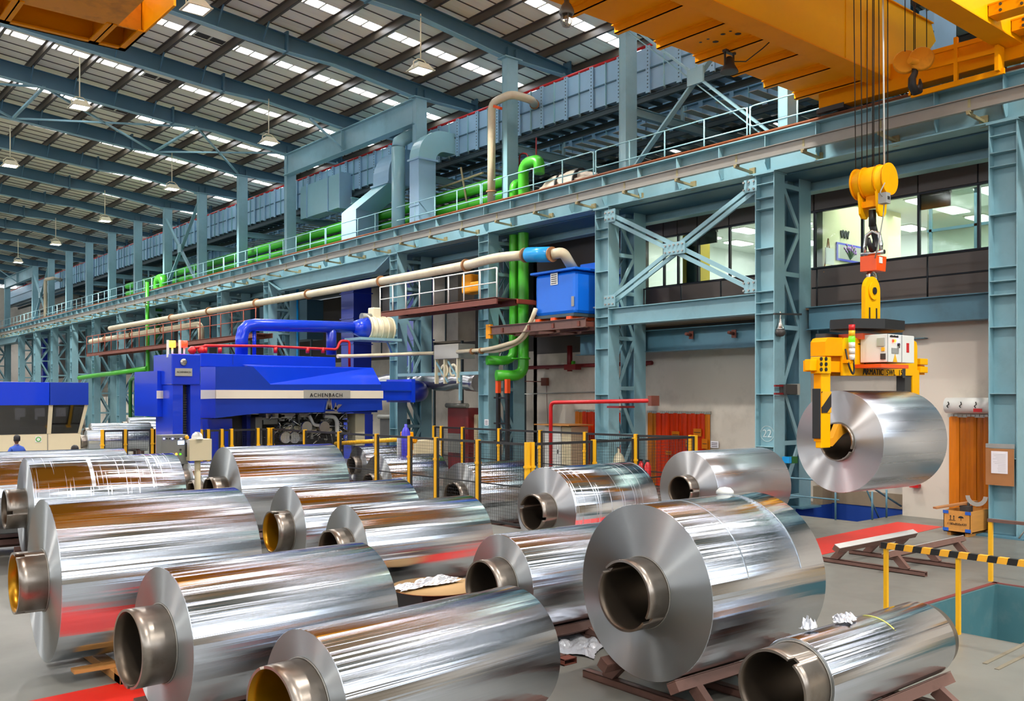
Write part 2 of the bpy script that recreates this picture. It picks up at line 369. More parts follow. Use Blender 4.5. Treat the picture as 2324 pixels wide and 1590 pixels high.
def text(s, size, loc, rot, m, parent, name='lettering', ext=.004, shear=0, sx=1, label=None):
    cu = bpy.data.curves.new(name, 'FONT'); cu.body = s; cu.size = size; cu.extrude = ext; cu.align_x = 'CENTER'; cu.align_y = 'CENTER'; cu.space_character = sx
    t = bpy.data.objects.new(name, cu); C.objects.link(t)
    dg = bpy.context.evaluated_depsgraph_get(); me = bpy.data.meshes.new_from_object(t.evaluated_get(dg)); bpy.data.objects.remove(t)
    me.materials.clear(); me.materials.append(MATS[m]); o = bpy.data.objects.new(name, me); C.objects.link(o)
    r = parent
    while r.parent: r = r.parent
    o.parent = parent; o.location = Vector(loc) - r.location; o.rotation_euler = rot
    if label: o['label'] = label
    return o
FACE_Y = (PI / 2, 0, 0)            # text that faces -Y
FACE_X = (PI / 2, 0, -PI / 2)      # text that faces -X
ORD = ['nearest', 'second', 'third', 'fourth', 'fifth', 'sixth', 'seventh', 'eighth', 'ninth', 'tenth', 'eleventh', 'twelfth', 'thirteenth', 'fourteenth', 'fifteenth', 'sixteenth', 'seventeenth', 'eighteenth', 'nineteenth', 'twentieth']

# ================================================================ SETTING
YEND = 123.0
# floor with two pits
xs = [-26, 12.1, 13.8, 15.72, 18.5, 20.9, 24.0, 30]; ys = [-34, -1, 6.42, 11.78, 14.3, 15.95, 24.4, YEND]
mb = MB()
for i in range(7):
    for j in range(7):
        if (i in (1, 2) and j == 1) or (i == 5 and j == 3) or (i in (2, 3) and j == 5): continue
        mb.box((xs[i], ys[j], -.3), (xs[i + 1], ys[j + 1], 0))
floor = struct('floor', mb, 'concrete')
mb = MB(); mb.prism([(-8, 8.55, 0), (21.6, 10.02, 0), (21.6, 11.12, 0), (-8, 9.65, 0)], (0, 0, .004)); mb.build('painted_strip', 'strip_red', floor)
mb = MB()
mb.box((12.0, 6.42, .0), (15.82, 6.5, .006)); mb.box((15.72, -1, 0), (15.8, 6.5, .006)); mb.build('painted_edge', 'kerb_red', floor)
mb = MB(); mb.box((12.1, 6.4, -1.5), (15.7, 6.6, -.012)); mb.box((15.7, -1, -1.5), (15.9, 6.6, -.012)); mb.box((11.9, -1, -1.5), (12.12, 6.4, -.012)); mb.box((11.9, -1.2, -1.5), (15.7, -.98, -.012))
struct('trim_1', mb, 'pit_teal')
mb = MB(); mb.box((11.9, -1.2, -1.6), (15.9, 6.6, -1.5)); struct('trim_2', mb, 'pit_floor')
mb = MB(); mb.box((23.98, 11.7, -1.5), (24.2, 14.28, .02)); mb.box((20.9, 14.28, -1.5), (24, 14.5, -.012)); mb.box((20.9, 11.6, -1.5), (24, 11.8, -.012)); mb.box((20.7, 11.8, -1.5), (20.92, 14.28, -.012)); mb.box((20.9, 11.7, -1.6), (24, 14.4, -1.5))
struct('trim_3', mb, 'pit_blue')
mb = MB(); mb.box((13.7, 15.85, -.6), (13.82, 24.5, -.012)); mb.box((18.48, 15.85, -.6), (18.6, 24.5, -.012)); mb.box((13.8, 15.85, -.6), (18.5, 15.97, -.012)); mb.box((13.8, 24.38, -.6), (18.5, 24.5, -.012)); mb.box((13.7, 15.85, -.7), (18.6, 24.5, -.58))
struct('trim_5', mb, 'machine_grey')
# drain channel by the pit
mb = MB()
p = [aZ(2245, 1512), aZ(2324, 1468), aZ(2324, 1500), aZ(2270, 1520)]
mb.bar(aZ(2235, 1505, .004), aZ(2330, 1458, .004), .05, .008); mb.bar(aZ(2262, 1518, .004), aZ(2330, 1484, .004), .05, .008); mb.build('floor_joint', 'pit_floor', floor)

# walls
mb = MB()
def wall_x(mb, X, y0, y1, z0, z1, holes, t=.25):
    # wall in a plane of constant X with rectangular holes (ya, yb, za, zb)
    ysx = sorted({y0, y1, *[h[0] for h in holes], *[h[1] for h in holes]}); zsx = sorted({z0, z1, *[h[2] for h in holes], *[h[3] for h in holes]})
    for i in range(len(ysx) - 1):
        for j in range(len(zsx) - 1):
            cy = (ysx[i] + ysx[i + 1]) / 2; cz = (zsx[j] + zsx[j + 1]) / 2
            if any(h[0] < cy < h[1] and h[2] < cz < h[3] for h in holes): continue
            mb.box((X, ysx[i], zsx[j]), (X + t, ysx[i + 1], zsx[j + 1]))
D1 = (18.62, 21.15, 0, 2.5); D2 = (22.15, 24.9, 0, 2.5)
D1 = (aX(1612, 935, 24).y, aX(1474, 935, 24).y, 0, 2.5); D2 = (aX(1430, 935, 24).y, aX(1309, 935, 24).y, 0, 2.5)
wall_x(mb, 24, 11.7, 27.2, .02, 4.7, [D1, D2]); mb.box((24, 27.0, 0), (29.2, 27.2, 9.4))
struct('wall_right', mb, 'wall_beige')
D3 = (9.2, 10.42, 0, 2.56)
mb = MB(); wall_x(mb, 22.9, -34, 11.66, 0, 4.9, [D3], 1.3); struct('wall_pier', mb, 'wall_beige')
mb = MB(); mb.box((23.96, 11.75, .02), (24.0, 14.3, .42)); mb.box((23.5, 14.3, 0), (24, 14.6, .5)); struct('trim_4', mb, 'wall_dirty')
mb = MB(); mb.box((29, 27.2, 0), (29.25, YEND, 5.2)); struct('wall_back', mb, 'wall_beige')
mb = MB(); mb.box((29, 27.2, 5.2), (29.25, YEND, 9.3)); mb.box((24.0, -34, 8.42), (24.2, 27.2, 9.35)); mb.box((24.0, 21.4, 4.7), (24.2, 27.2, 8.42))
struct('wall_upper', mb, 'wall_dark')
mb = MB(); mb.box((-26, YEND, 0), (46, YEND + .2, 16)); struct('wall_far', mb, 'wall_beige')
mb = MB(); mb.box((45.6, -34, 9), (45.8, YEND, 15)); struct('wall_outer', mb, 'wall_beige')
mb = MB(); mb.box((23.2, -34, 9.35), (45.7, YEND, 9.5)); struct('floor_upper', mb, 'steel_dark')
mb = MB(); mb.box((-26, -34.3, 0), (46, -34, 11.5)); struct('wall_rear', mb, 'wall_dirty')  # unseen; open strip above it added so sky light reaches the roof
mb = MB(); mb.box((-26.3, -34, 0), (-26, YEND, 9.5)); struct('wall_left', mb, 'wall_beige')  # unseen; stops low, the gap above added to light the roof sheets

# roof: sheets, purlins and backlit panes in every bay
def zr(x): return 18.456 - .093 * abs(x)
YU = lambda k: 14.7 + 6.03 * k
SH = .28
ceil = bpy.data.objects.new('ceiling', None); C.objects.link(ceil); ceil['kind'] = 'structure'
def sheet_mesh(y0, y1, xa, xb):
    m = MB(); za = zr(xa) + SH; zb = zr(xb) + SH
    m.prism([(xa, y0, za), (xb, y0, zb), (xb, y1, zb), (xa, y1, za)], (0, 0, .05))
    m.prism([(xa, y0, za), (xb, y0, zb), (xb, y0 + .035, zb), (xa, y0 + .03, za)], (0, 0, -.03), 1)
    return m.mesh('roof_sheet', ['roof_sheet', 'purlin'])
offs = [(0, .75), (.75, 1.5), (1.5, 2.25), (2.25, 3.05), (3.57, 4.4), (4.4, 5.2), (5.2, 6.03)]
sheets = [[sheet_mesh(a, b, *xx) for a, b in offs] for xx in ((0, 46), (-26, 0))]
for k in range(-8, 18):
    for side in (0, 1):
        if side == 1 and k < -6: continue
        for me in sheets[side]: share('roof_sheet', me, ceil, (0, YU(k), 0))
PX = [13.47 + 1.765 * i for i in range(-7, 18)]
mbp = MB(); mbp.box((-.02, -34, -.0), (.02, YEND, .28)); mbp.box((-.02, -34, 0), (.1, YEND, .02)); mbp.box((-.1, -34, .26), (.02, YEND, .28)); pm = mbp.mesh('purlin', ['purlin'])
for x in PX: share('purlin', pm, ceil, (x, 0, zr(x)))
for x in PX[:]:
    if x > 1: share('purlin', pm, ceil, (1 - x, 0, zr(1 - x)))
panes = []
for k in range(-7, 17):
    for i in range(-1, len(PX) - 1):
        x0 = PX[i] if i >= 0 else PX[0] - 1.765
        for (a, b) in ((.12, .42), (.5, 1.05), (1.11, 1.68)):
            vent = (abs(x0 - 13.47) < .1 and a > .4)
            panes.append((x0 + a, x0 + b, k, vent))
            if -7 < k < 12: panes.append((.9 - x0 - b, .9 - x0 - a, k, vent))
def pane_score(p):
    y = YU(p[2]) + 3.3; x = (p[0] + p[1]) / 2; d = Vector((x, y, 14)); z = d.dot(VV); u = d.dot(RR) / max(z, .1)
    vis = z > 5 and abs(u) < .62 and 14 / z < .45 
    return (0 if vis else 1, z)
panes.sort(key=pane_score)
ms = {}; rest = MB()
for n, (a, b, k, vent) in enumerate(panes):
    za, zb = zr(a) + SH + .03, zr(b) + SH + .03
    y = YU(k) + 3.06
    if n < 296:
        sl = (zb - za) / (b - a); key = (round(b - a, 2), vent, sl > 0)
        if key not in ms:
            m = MB(); m.prism([(0, 0, 0), (b - a, 0, zb - za), (b - a, .5, zb - za), (0, .5, 0)], (0, 0, .02)); ms[key] = m.mesh('skylight_pane', ['vent_dark' if vent else 'skylight'])
        share('vent_louver' if vent else 'skylight_pane', ms[key], ceil, (a, y, za))
    else: rest.prism([(a, y, za), (b, y, zb), (b, y + .5, zb), (a, y + .5, za)], (0, 0, .02), 1 if vent else 0)
rest.build('skylight_panes', ['skylight', 'vent_dark'], ceil, kind='stuff')
m = MB()
for k in range(-8, 17):
    for i in range(-1, len(PX) - 1):
        x0 = PX[i] if i >= 0 else PX[0] - 1.765
        for a, b in ((0, .12), (.42, .5), (1.05, 1.11), (1.68, 1.78)):
            for sgn in (1, -1):
                xa, xb = (x0 + a, x0 + b) if sgn > 0 else (.9 - x0 - b, .9 - x0 - a)
                m.prism([(xa, YU(k) + 3.03, zr(xa) + SH), (xb, YU(k) + 3.03, zr(xb) + SH), (xb, YU(k) + 3.6, zr(xb) + SH), (xa, YU(k) + 3.6, zr(xa) + SH)], (0, 0, .05))
m.build('skylight_frame', 'roof_flash', ceil, kind='stuff')

# rafters
def raf_bot(x):
    x = abs(x); P = [(0, 17.75), (7.5, 17.02), (16.2, 16.31), (18.3, 16.29), (22.0, 15.82), (25.4, 15.80), (34, 14.9), (46, 13.6)]
    for (a, za), (b, zb) in zip(P, P[1:]):
        if x <= b: return za + (zb - za) * (x - a) / (b - a)
    return 13.6
RX = [-26, -22, -18.3, -16.2, -7.5, 0, 7.5, 16.2, 18.3, 22.0, 25.4, 34, 46]
def rafter_parts():
    wmb = MB(); top = [(x, 0, zr(x)) for x in RX]; bot = [(x, 0, raf_bot(x)) for x in RX]
    for i in range(len(RX) - 1): wmb.prism([(RX[i], -.01, raf_bot(RX[i])), (RX[i + 1], -.01, raf_bot(RX[i + 1])), (RX[i + 1], -.01, zr(RX[i + 1]) - .01), (RX[i], -.01, zr(RX[i]) - .01)], (0, .02, 0))
    f1 = MB(); f2 = MB()
    for i in range(len(RX) - 1):
        a, b = RX[i], RX[i + 1]
        f1.prism([(a, -.14, raf_bot(a)), (b, -.14, raf_bot(b)), (b, .14, raf_bot(b)), (a, .14, raf_bot(a))], (0, 0, -.025))
        f2.prism([(a, -.14, zr(a)), (b, -.14, zr(b)), (b, .14, zr(b)), (a, .14, zr(a))], (0, 0, -.02))
    return wmb.mesh('web', ['steel_teal_and_shade']), f1.mesh('bottom_flange', ['steel_blue']), f2.mesh('top_flange', ['steel_teal_and_shade'])
rm = rafter_parts()
m = MB(); m.box((-.04, -.2, -.05), (.04, .2, .75)); splice = m.mesh('splice_plate', ['steel_teal_and_shade'])
m = MB(); m.bar((0, -.03, .02), (0, -.62, .66), .05, .05); brace = m.mesh('fly_brace', ['steel_teal_and_shade'])
for k in range(-8, 18):
    n = k + 2
    if k >= -1: lab = 'blue roof rafter, %s one counted from the camera end, with flat underside flange' % ORD[k + 1]
    else: lab = 'blue roof rafter above and behind the camera, not in view'
    t = thing('roof_rafter', lab, 'rafter', (0, YU(k), 0), group='blue rafters under the roof' if k >= -1 else 'rafters behind the camera')
    share('web', rm[0], t); share('bottom_flange', rm[1], t); share('top_flange', rm[2], t)
    if k >= 0:
        for x in (16.2, 25.4): share('splice_plate', splice, t, (x, 0, raf_bot(x)))
        for x in PX[:9]: share('fly_brace', brace, t, (x, 0, raf_bot(x)))
# wind bracing between rafters
t = thing('roof_bracing', 'crossed thin steel braces hung between two rafters at left', 'brace', (12, YU(6), 16))
for (xa, xb) in ((3.5, 10.5), (10.5, 17.4), (17.4, 22.2)):
    for s in (0, 1):
        m = MB(); ya, yb = (YU(5), YU(6)) if s else (YU(6), YU(5)); m.bar((xa, ya, raf_bot(xa) + .05), (xb, yb, raf_bot(xb) + .05), .1, .08); m.build('brace_bar', 'steel_blue', t)
for x in (10.5, 17.4): m = MB(); m.bar((x, YU(5), raf_bot(x) + .05), (x, YU(6), raf_bot(x) + .05), .12, .1); m.build('strut', 'steel_blue', t)

# upper columns
def ucol():
    t = thing('roof_column', '', 'column', (22.42, YU(0), 8.9))
    h = raf_bot(22.2) - 8.9 - .05
    m = MB(); m.box((-.27, -.15, 0), (.27, -.125, h)); m.build('flange', 'steel_blue', t, world=False)
    m = MB(); m.box((-.27, .125, 0), (.27, .15, h)); m.build('flange', 'steel_blue', t, world=False)
    m = MB(); m.box((-.015, -.125, 0), (.015, .125, h)); m.build('web', 'steel_blue', t, world=False)
    m = MB(); m.box((-.26, -.125, 0), (-.235, .125, h)); m.build('side_plate', 'steel_blue', t, world=False)
    m = MB(); m.box((-.42, -.25, h), (.42, .25, h + .04)); m.build('cap_plate', 'steel_blue', t, world=False)
    m = MB()
    for x in (-.2, .2): m.box((x - .02, -.15, h + .04), (x + .02, -.03, h + .42))
    m.build('gusset', 'steel_teal_and_shade', t, world=False)
    return t
u0 = ucol(); n = 0
for k in range(-1, 17):
    if k in (4, 15): continue
    lab = 'pale blue upper roof column above the crane runway, %s from the right' % ORD[n]; n += 1
    lab = lab.replace('nearest from the right', 'rightmost one')
    if n == 1: u0.location = (22.42, YU(k), 8.9); u0['label'] = lab; u0['group'] = 'upper roof columns'
    else: dup(u0, (22.42, YU(k), 8.9), lab)
# transfer girders where an upper column is left out
for k, lab in ((4, 'deep blue transfer girder spanning two upper columns beside the duct bends'), (15, 'deep blue transfer girder spanning columns at the far left')):
    t = thing('transfer_girder', lab, 'girder', (22.2, YU(k), 15), group='transfer girders under the rafters')
    m = MB(); m.box((22.2, YU(k - 1), 14.7), (22.23, YU(k + 1), 15.7)); m.build('web', 'steel_blue', t)
    m = MB(); m.box((22.02, YU(k - 1), 15.7), (22.42, YU(k + 1), 15.74)); m.build('top_flange', 'steel_blue', t)
    m = MB(); m.box((22.02, YU(k - 1), 14.66), (22.42, YU(k + 1), 14.7)); m.build('bottom_flange', 'steel_blue', t)
    m = MB(); m.box((22.04, YU(k) - .02, 14.7), (22.2, YU(k) + .02, 15.7)); m.build('stiffener', 'steel_blue', t)
    m = MB(); m.bar((22.15, YU(k) - .05, 14.78), (20.4, YU(k), 15.95), .09, .09); m.build('knee_brace', 'steel_blue', t)
# upper cross braces
for k, lab in ((0, 'crossed blue braces between the two upper columns under the yellow crane'), (7, 'crossed blue braces between upper columns left of the beige standpipe'), (13, 'crossed blue braces between far upper columns at the left')):
    t = thing('cross_brace', lab, 'brace', (22.5, YU(k) + 3, 9)); ya, yb = YU(k) + .15, YU(k + 1) - .15
    m = MB(); m.bar((22.2, ya, 10.2), (22.2, yb, 15.2), .06, .16, (1, 0, 0)); m.bar((22.2, ya + .1, 10.05), (22.2, yb + .1, 15.05), .03, .05, (1, 0, 0)); m.build('brace_bar', 'steel_blue', t)
    m = MB(); m.bar((22.26, yb, 10.2), (22.26, ya, 15.2), .06, .2, (1, 0, 0)); m.build('brace_bar', 'steel_blue', t)
    m = MB(); m.box((22.1, (ya + yb) / 2 - .3, 12.45), (22.17, (ya + yb) / 2 + .3, 12.95)); m.build('gusset_plate', 'steel_blue', t)

# laced lower columns
YL = lambda k: 8.45 + 6.05 * k
def lcol():
    t = thing('laced_column', '', 'column', (21.25, 8.45, 0)); H = 8.98
    P = dict(world=False)
    for y0 in (-.3, .275):
        m = MB(); m.box((-.24, y0, 0), (.24, y0 + .025, H)); m.build('front_flange', 'steel_blue', t, **P)
    m = MB(); m.box((-.01, -.275, 0), (.01, .275, H)); m.build('front_web', 'steel_blue', t, **P)
    for z in (.35, 1.7, 3.1, 4.55, 5.25, 5.55, 5.85, 7.0, 8.05, 8.35, 8.72):
        m = MB(); m.box((-.235, -.275, z), (-.01, .275, z + .018)); m.build('stiffener', 'steel_blue', t, **P)
    m = MB(); m.box((-.3, -.33, H), (.3, .33, H + .03)); m.build('cap_plate', 'steel_blue', t, **P)
    for y0 in (-.3, .275):
        m = MB(); m.box((.95, y0, 0), (1.5, y0 + .025, H)); m.build('rear_flange', 'steel_blue', t, **P)
    m = MB(); m.box((1.2, -.275, 0), (1.22, .275, H)); m.build('rear_web', 'steel_office', t, **P)
    zs = [.35, 1.8, 3.31, 4.9, 6.34, 7.55, 8.7]
    for yy in (-.27, .27):
        for i in range(6):
            a = (1.0, yy, zs[i]) if i % 2 else (.2, yy, zs[i]); b = (.2, yy, zs[i + 1]) if i % 2 else (1.0, yy, zs[i + 1])
            m = MB(); m.bar(a, b, .02, .12, (1, 0, .3)); m.bar((a[0], yy * .86, a[2]), (b[0], yy * .86, b[2]), .08, .02, (1, 0, .3)); m.build('lacing_bar', 'steel_blue', t, **P)
        for z in zs:
            m = MB(); m.bar((.22, yy, z), (1.0, yy, z), .03, .12); m.build('lacing_strut', 'steel_blue', t, **P)
    m = MB(); m.box((-.45, -.5, 0), (.45, .5, .04)); m.box((.8, -.5, 0), (1.7, .5, .04)); m.build('base_plate', 'steel_office', t, **P)
    return t
l0 = lcol(); n = 0; LC_ = {}
for k in range(0, 18):
    if k in (5, 16): continue
    lab = 'tall laced blue steel column under the crane runway, %s from the right' % ORD[n]; lab = lab.replace('nearest from the right', 'rightmost one with the notice board'); n += 1
    if n == 1: l0['label'] = lab; l0['group'] = 'laced columns under the crane runway'; LC_[k] = l0
    else: LC_[k] = dup(l0, (21.25, YL(k), 0), lab)
# chalk number on the second column
c2 = LC_[1]
p = aX(1741, 984, 21.23)
m = MB(); m.lathe([(.2, 0), (.215, 0), (.215, .003), (.2, .003)], (p.x - .0, p.y, p.z), (1, 0, 0), 40, closed=True); m.build('chalk_ring', 'chalk', c2)
text('22', .3, (p.x - .002, p.y, p.z), FACE_X, 'chalk', c2, 'chalk_number', .001)

# crane runway girder: X 21.0..21.5, z 9.05..10.05, rail on top
t = thing('crane_runway_girder', 'long blue crane runway girder with stiffeners and rusty rail on top', 'girder', (21.25, 40, 9.5))
Y0, Y1 = -30, YEND - 1
m = MB(); m.box((21.24, Y0, 9.05), (21.27, Y1, 10.02)); m.build('web', 'steel_blue', t)
m = MB(); m.box((21.0, Y0, 10.02), (21.5, Y1, 10.05)); m.build('top_flange', 'steel_blue', t)
m = MB(); m.box((20.98, Y0, 9.02), (21.52, Y1, 9.05)); m.build('bottom_flange', 'steel_blue', t)
m = MB(); m.box((21.08, Y0, 10.05), (21.3, Y1, 10.07)); m.box((21.2, Y0, 10.07), (21.23, Y1, 10.15)); m.box((21.18, Y0, 10.15), (21.25, Y1, 10.19)); m.build('crane_rail', 'rail_rust', t)
m = MB(); m.prism([(0, 0, 9.05 + .12), (-.1, 0, 9.05 + .06), (-.22, 0, 9.3), (-.22, 0, 10.02), (0, 0, 10.02)], (0, .02, 0)); st = m.mesh('stiffener', ['steel_blue'])
y = YL(-2) + 1.5
while y < Y1:
    share('stiffener', st, t, (21.24 - 21.25, y - 40, -9.5)); y += 1.5125
for k in (5, 16):
    m = MB(); m.prism([(21.24, YL(k) - 6, 9.05), (21.24, YL(k) - 4.6, 8.45), (21.24, YL(k) + 4.6, 8.45), (21.24, YL(k) + 6, 9.05)], (.03, 0, 0)); m.build('haunch_web', 'steel_blue', t)
    m = MB(); m.bar((21.25, YL(k) - 5.9, 9.03), (21.25, YL(k) - 4.6, 8.43), .5, .03); m.bar((21.25, YL(k) - 4.6, 8.43), (21.25, YL(k) + 4.6, 8.43), .5, .03); m.bar((21.25, YL(k) + 4.6, 8.43), (21.25, YL(k) + 5.9, 9.03), .5, .03); m.build('haunch_flange', 'steel_blue', t)
t = thing('walkway_beam', 'blue back beam and soffit plate behind the crane runway girder', 'beam', (22.5, 40, 9))
m = MB(); m.box((21.55, Y0, 8.98), (22.9, Y1, 9.02)); m.build('soffit_plate', 'steel_teal_and_shade', t)
m = MB(); m.box((22.88, Y0, 8.72), (22.92, Y1, 9.6)); m.build('web', 'steel_blue', t)
m = MB(); m.box((22.7, Y0, 8.7), (23.1, Y1, 8.73)); m.build('bottom_flange', 'steel_blue', t)
m = MB(); m.box((21.55, Y0, 10.0), (22.9, Y1, 10.04)); m.build('walkway_plate', 'steel_teal_and_shade', t)
# conductor bar with brackets
t = thing('conductor_rail', 'long grey crane power rail carried on rusty brackets in front of runway girder', 'rail', (20.5, 40, 9.3))
m = MB(); m.box((20.48, Y0, 9.3), (20.52, Y1, 9.5)); m.box((20.42, Y0, 9.5), (20.56, Y1, 9.52)); m.box((20.44, Y0, 9.24), (20.56, Y1, 9.3)); m.build('bar', 'conductor', t)
m = MB(); m.bar((-.1, 0, -.06), (.7, 0, -.1), .06, .06); m.box((-.08, -.05, -.04), (.06, .05, 0)); m.box((-.03, -.03, 0), (-.02, .03, .26)); m.box((.68, -.09, -.22), (.74, .09, .03)); br = m.mesh('bracket', ['bracket'])
y = 6.9
while y < Y1: share('bracket', br, t, (0, y - 40, -.06)); y += 2.03
# handrail of the walkway: bays of hooped tube
t = thing('walkway_handrail', 'pale tubular handrail in hooped sections along the high walkway', 'handrail', (21.7, 40, 10))
m = MB(); L_ = 5.95
m.tube(bend([(0, 0, .55), (0, 0, 1.12), (0, L_, 1.12), (0, L_, .55), (0, 0, .55)], .12, 3), .022, 6); hoop = m.mesh('rail_hoop', ['duct_pale'])
m = MB(); m.tube([(0, 0, 0), (0, 0, 1.12)], .024, 6); post = m.mesh('post', ['duct_pale'])
y = 3.45
while y < Y1 - 8:
    if not (30.9 < y + 3 < 33.2):
        share('rail_hoop', hoop, t, (0, y - 40, .03))
        for q in (.0, 1.5, 3.0, 4.45, 5.95): share('post', post, t, (0, y + q - 40, .03))
    y += 6.05

# cross brace and beams between the second and third laced columns
t = thing('cross_brace', 'large bolted X brace of twin channels in front of the office windows', 'brace', (21.2, 17.6, 7.3))
for (a, b, xo) in (((20.3, 8.72), (14.85, 6.0), 0), ((14.85, 8.75), (20.3, 6.05), .08)):
    m = MB(); d = Vector((0, b[0] - a[0], b[1] - a[1])).normalized(); nrm = Vector((0, -d.z, d.y)) * .09
    for s in (-1, 1): m.bar(Vector((21.1 + xo, a[0], a[1])) + nrm * s, Vector((21.1 + xo, b[0], b[1])) + nrm * s, .06, .12, nrm)
    m.build('brace_bar', 'steel_blue', t)
for (yy, zz, w_, h_) in ((17.6, 7.38, .8, .36), (20.2, 8.72, .45, .4), (14.95, 6.02, .4, .34), (20.2, 6.05, .45, .36), (14.95, 8.75, .4, .34)):
    m = MB(); m.box((21.0, yy - w_ / 2, zz - h_ / 2), (21.03, yy + w_ / 2, zz + h_ / 2))
    g = m.build('gusset_plate', 'steel_blue', t); m = MB()
    for i in range(3 if w_ < .6 else 5):
        for j in (-1, 1): m.lathe([(.03, 0), (.03, -.04)], (21.0, yy - w_ / 2 + .08 + i * .16, zz + j * .1), (1, 0, 0), 6)
    m.build('bolts', 'grey_paint', g, kind='stuff')
def ibeam_thing(name, label, cat, X, y0, y1, z0, z1, w_, mt='steel_blue'):
    t = thing(name, label, cat, (X, (y0 + y1) / 2, (z0 + z1) / 2)); zm = (z0 + z1) / 2
    m = MB(); m.box((X - .01, y0, z0 + .02), (X + .01, y1, z1 - .02)); m.build('web', mt, t)
    m = MB(); m.box((X - w_ / 2, y0, z1 - .02), (X + w_ / 2, y1, z1)); m.build('top_flange', mt, t)
    m = MB(); m.box((X - w_ / 2, y0, z0), (X + w_ / 2, y1, z0 + .02)); m.build('bottom_flange', mt, t); return t
ibeam_thing('floor_beam', 'pale blue front beam between the second and third laced columns', 'beam', 21.2, 14.8, 20.25, 5.28, 5.82, .4)
ibeam_thing('floor_beam', 'dark blue rear beam with ledge under the office deck', 'beam', 22.95, 11.0, 23.5, 4.5, 5.2, .5, 'steel_office')
t = ibeam_thing('floor_beam', 'blue deck edge beam under the balcony, right of the second column', 'beam', 22.5, -6, 14.1, 4.86, 5.48, .4, 'steel_office')
for px in ((1568, 760), (1665, 757)):
    p = aX(px[0], px[1], 22.8); m = MB(); m.tube([(p.x - .25, p.y, p.z + .03), (p.x + .05, p.y, p.z)], .05, 8); m.box((p.x, p.y - .08, p.z - .12), (p.x + .03, p.y + .08, p.z + .12))
    tag(m.build('pipe_stub', 'catwalk_rust'), 'short rusty pipe stub sticking out of the deck beam, %s' % ('left one' if px[0] < 1600 else 'right one'), 'pipe', 'pipe stubs on the deck beam')

# ================================================================ OFFICE ABOVE, DOORS BELOW
m = MB(); m.box((22.5, -6, 5.42), (24.0, 27, 5.5)); struct('floor_deck', m, 'wall_dirty')
wy = [aX(x, 600, 24).y for x in (1450, 1508, 1540, 1585, 1657, 1745, 1850, 1958, 2086, 2222)] + [9.1, 7.6]
zs0, zs1 = 6.78, 8.38
win = bpy.data.objects.new('window_1', None); C.objects.link(win); win['kind'] = 'structure'
wg = {}
for i, y in enumerate(wy):
    m = MB(); m.box((23.96, y - .035, zs0 - .02), (24.04, y + .035, 9.2 if i % 2 else zs1 + .3)); m.build('mullion', 'mullion', win)
for i in range(len(wy) - 1):
    m = MB(); m.box((23.995, wy[i + 1] + .035, zs0), (24.005, wy[i] - .035, zs1)); m.build('pane', 'glass', win)
    m = MB(); m.box((23.93, wy[i + 1] + .02, zs1 + .06), (23.99, wy[i] - .02, zs1 + .56)); m.build('head_panel', 'panel_brown', win)
for z in (zs0 - .04, zs1, zs1 + .6):
    m = MB(); m.box((23.94, wy[-1], z), (24.05, wy[0], z + .05)); m.build('frame_rail', 'mullion', win)
m = MB(); m.box((23.95, -6, 5.5), (24.1, 27, zs0 - .04)); struct('wall_parapet', m, 'panel_brown')
mb = MB(); wall_x(mb, 24.05, -34, 27.2, 4.9, 8.4, [(wy[-1] - .2, wy[0], 5.6, 8.4)], .1); struct('wall_deck', mb, 'wall_dark')
# rooms behind the glass
m = MB(); m.box((24.2, 6, 5.5), (33, 23, 5.56)); struct('floor_office', m, 'office_floor')
m = MB(); m.box((24.2, 6, 9.0), (33, 23, 9.1)); m.box((33, 6, 5.5), (33.2, 23, 9.1)); m.box((24.2, 5.8, 5.5), (33, 6, 9.1)); m.box((24.2, 23, 5.5), (33, 23.2, 9.1)); struct('wall_office', m, 'office_white')
ycut = wy[6]
m = MB(); m.box((24.15, ycut - .02, 5.55), (29, ycut + .1, 9)); m.box((24.15, wy[6] - .15, 5.55), (24.3, wy[6], 9)); struct('wall_partition', m, 'office_wall')
for yy in (aX(1565, 600, 25).y, aX(1595, 600, 25.5).y):
    m = MB(); m.box((25, yy - .3, 5.55), (25.5, yy + .3, 9)); tag(m.build('office_pillar', 'office_yellow'), 'mustard yellow pillar inside the office behind the X brace', 'pillar', 'mustard office pillars')
n = 0
for xx in (25.6, 27.6, 29.6, 31.6):
    for yy in (7.4, 9.4, 11.4, 13.4, 15.8, 17.8, 19.8, 21.6):
        m = MB(); m.box((xx - .55, yy - .28, 8.93), (xx + .55, yy + .28, 8.99)); f = m.build('diffuser', 'lamp_panel')
        t = thing('ceiling_light', 'square white light panel in the office ceiling', 'light', (xx, yy, 8.95), group='office ceiling light panels'); f.parent = t; f.matrix_parent_inverse = Matrix.Translation((-xx, -yy, -8.95))
        m = MB(); m.box((xx - .6, yy - .33, 8.97), (xx + .6, yy + .33, 9.0)); m.build('frame', 'white', t)
for x in (26.5, 30): 
    l = bpy.data.lights.new('office_light', 'AREA'); l.energy = 260; l.size = 3; l.size_y = 8; l.shape = 'RECTANGLE'; o = bpy.data.objects.new('office_light', l); o.location = (x, 11, 8.85); C.objects.link(o)
    l = bpy.data.lights.new('office_light', 'AREA'); l.energy = 200; l.size = 3; l.size_y = 6; l.shape = 'RECTANGLE'; o = bpy.data.objects.new('office_light', l); o.location = (x, 18.5, 8.85); C.objects.link(o)
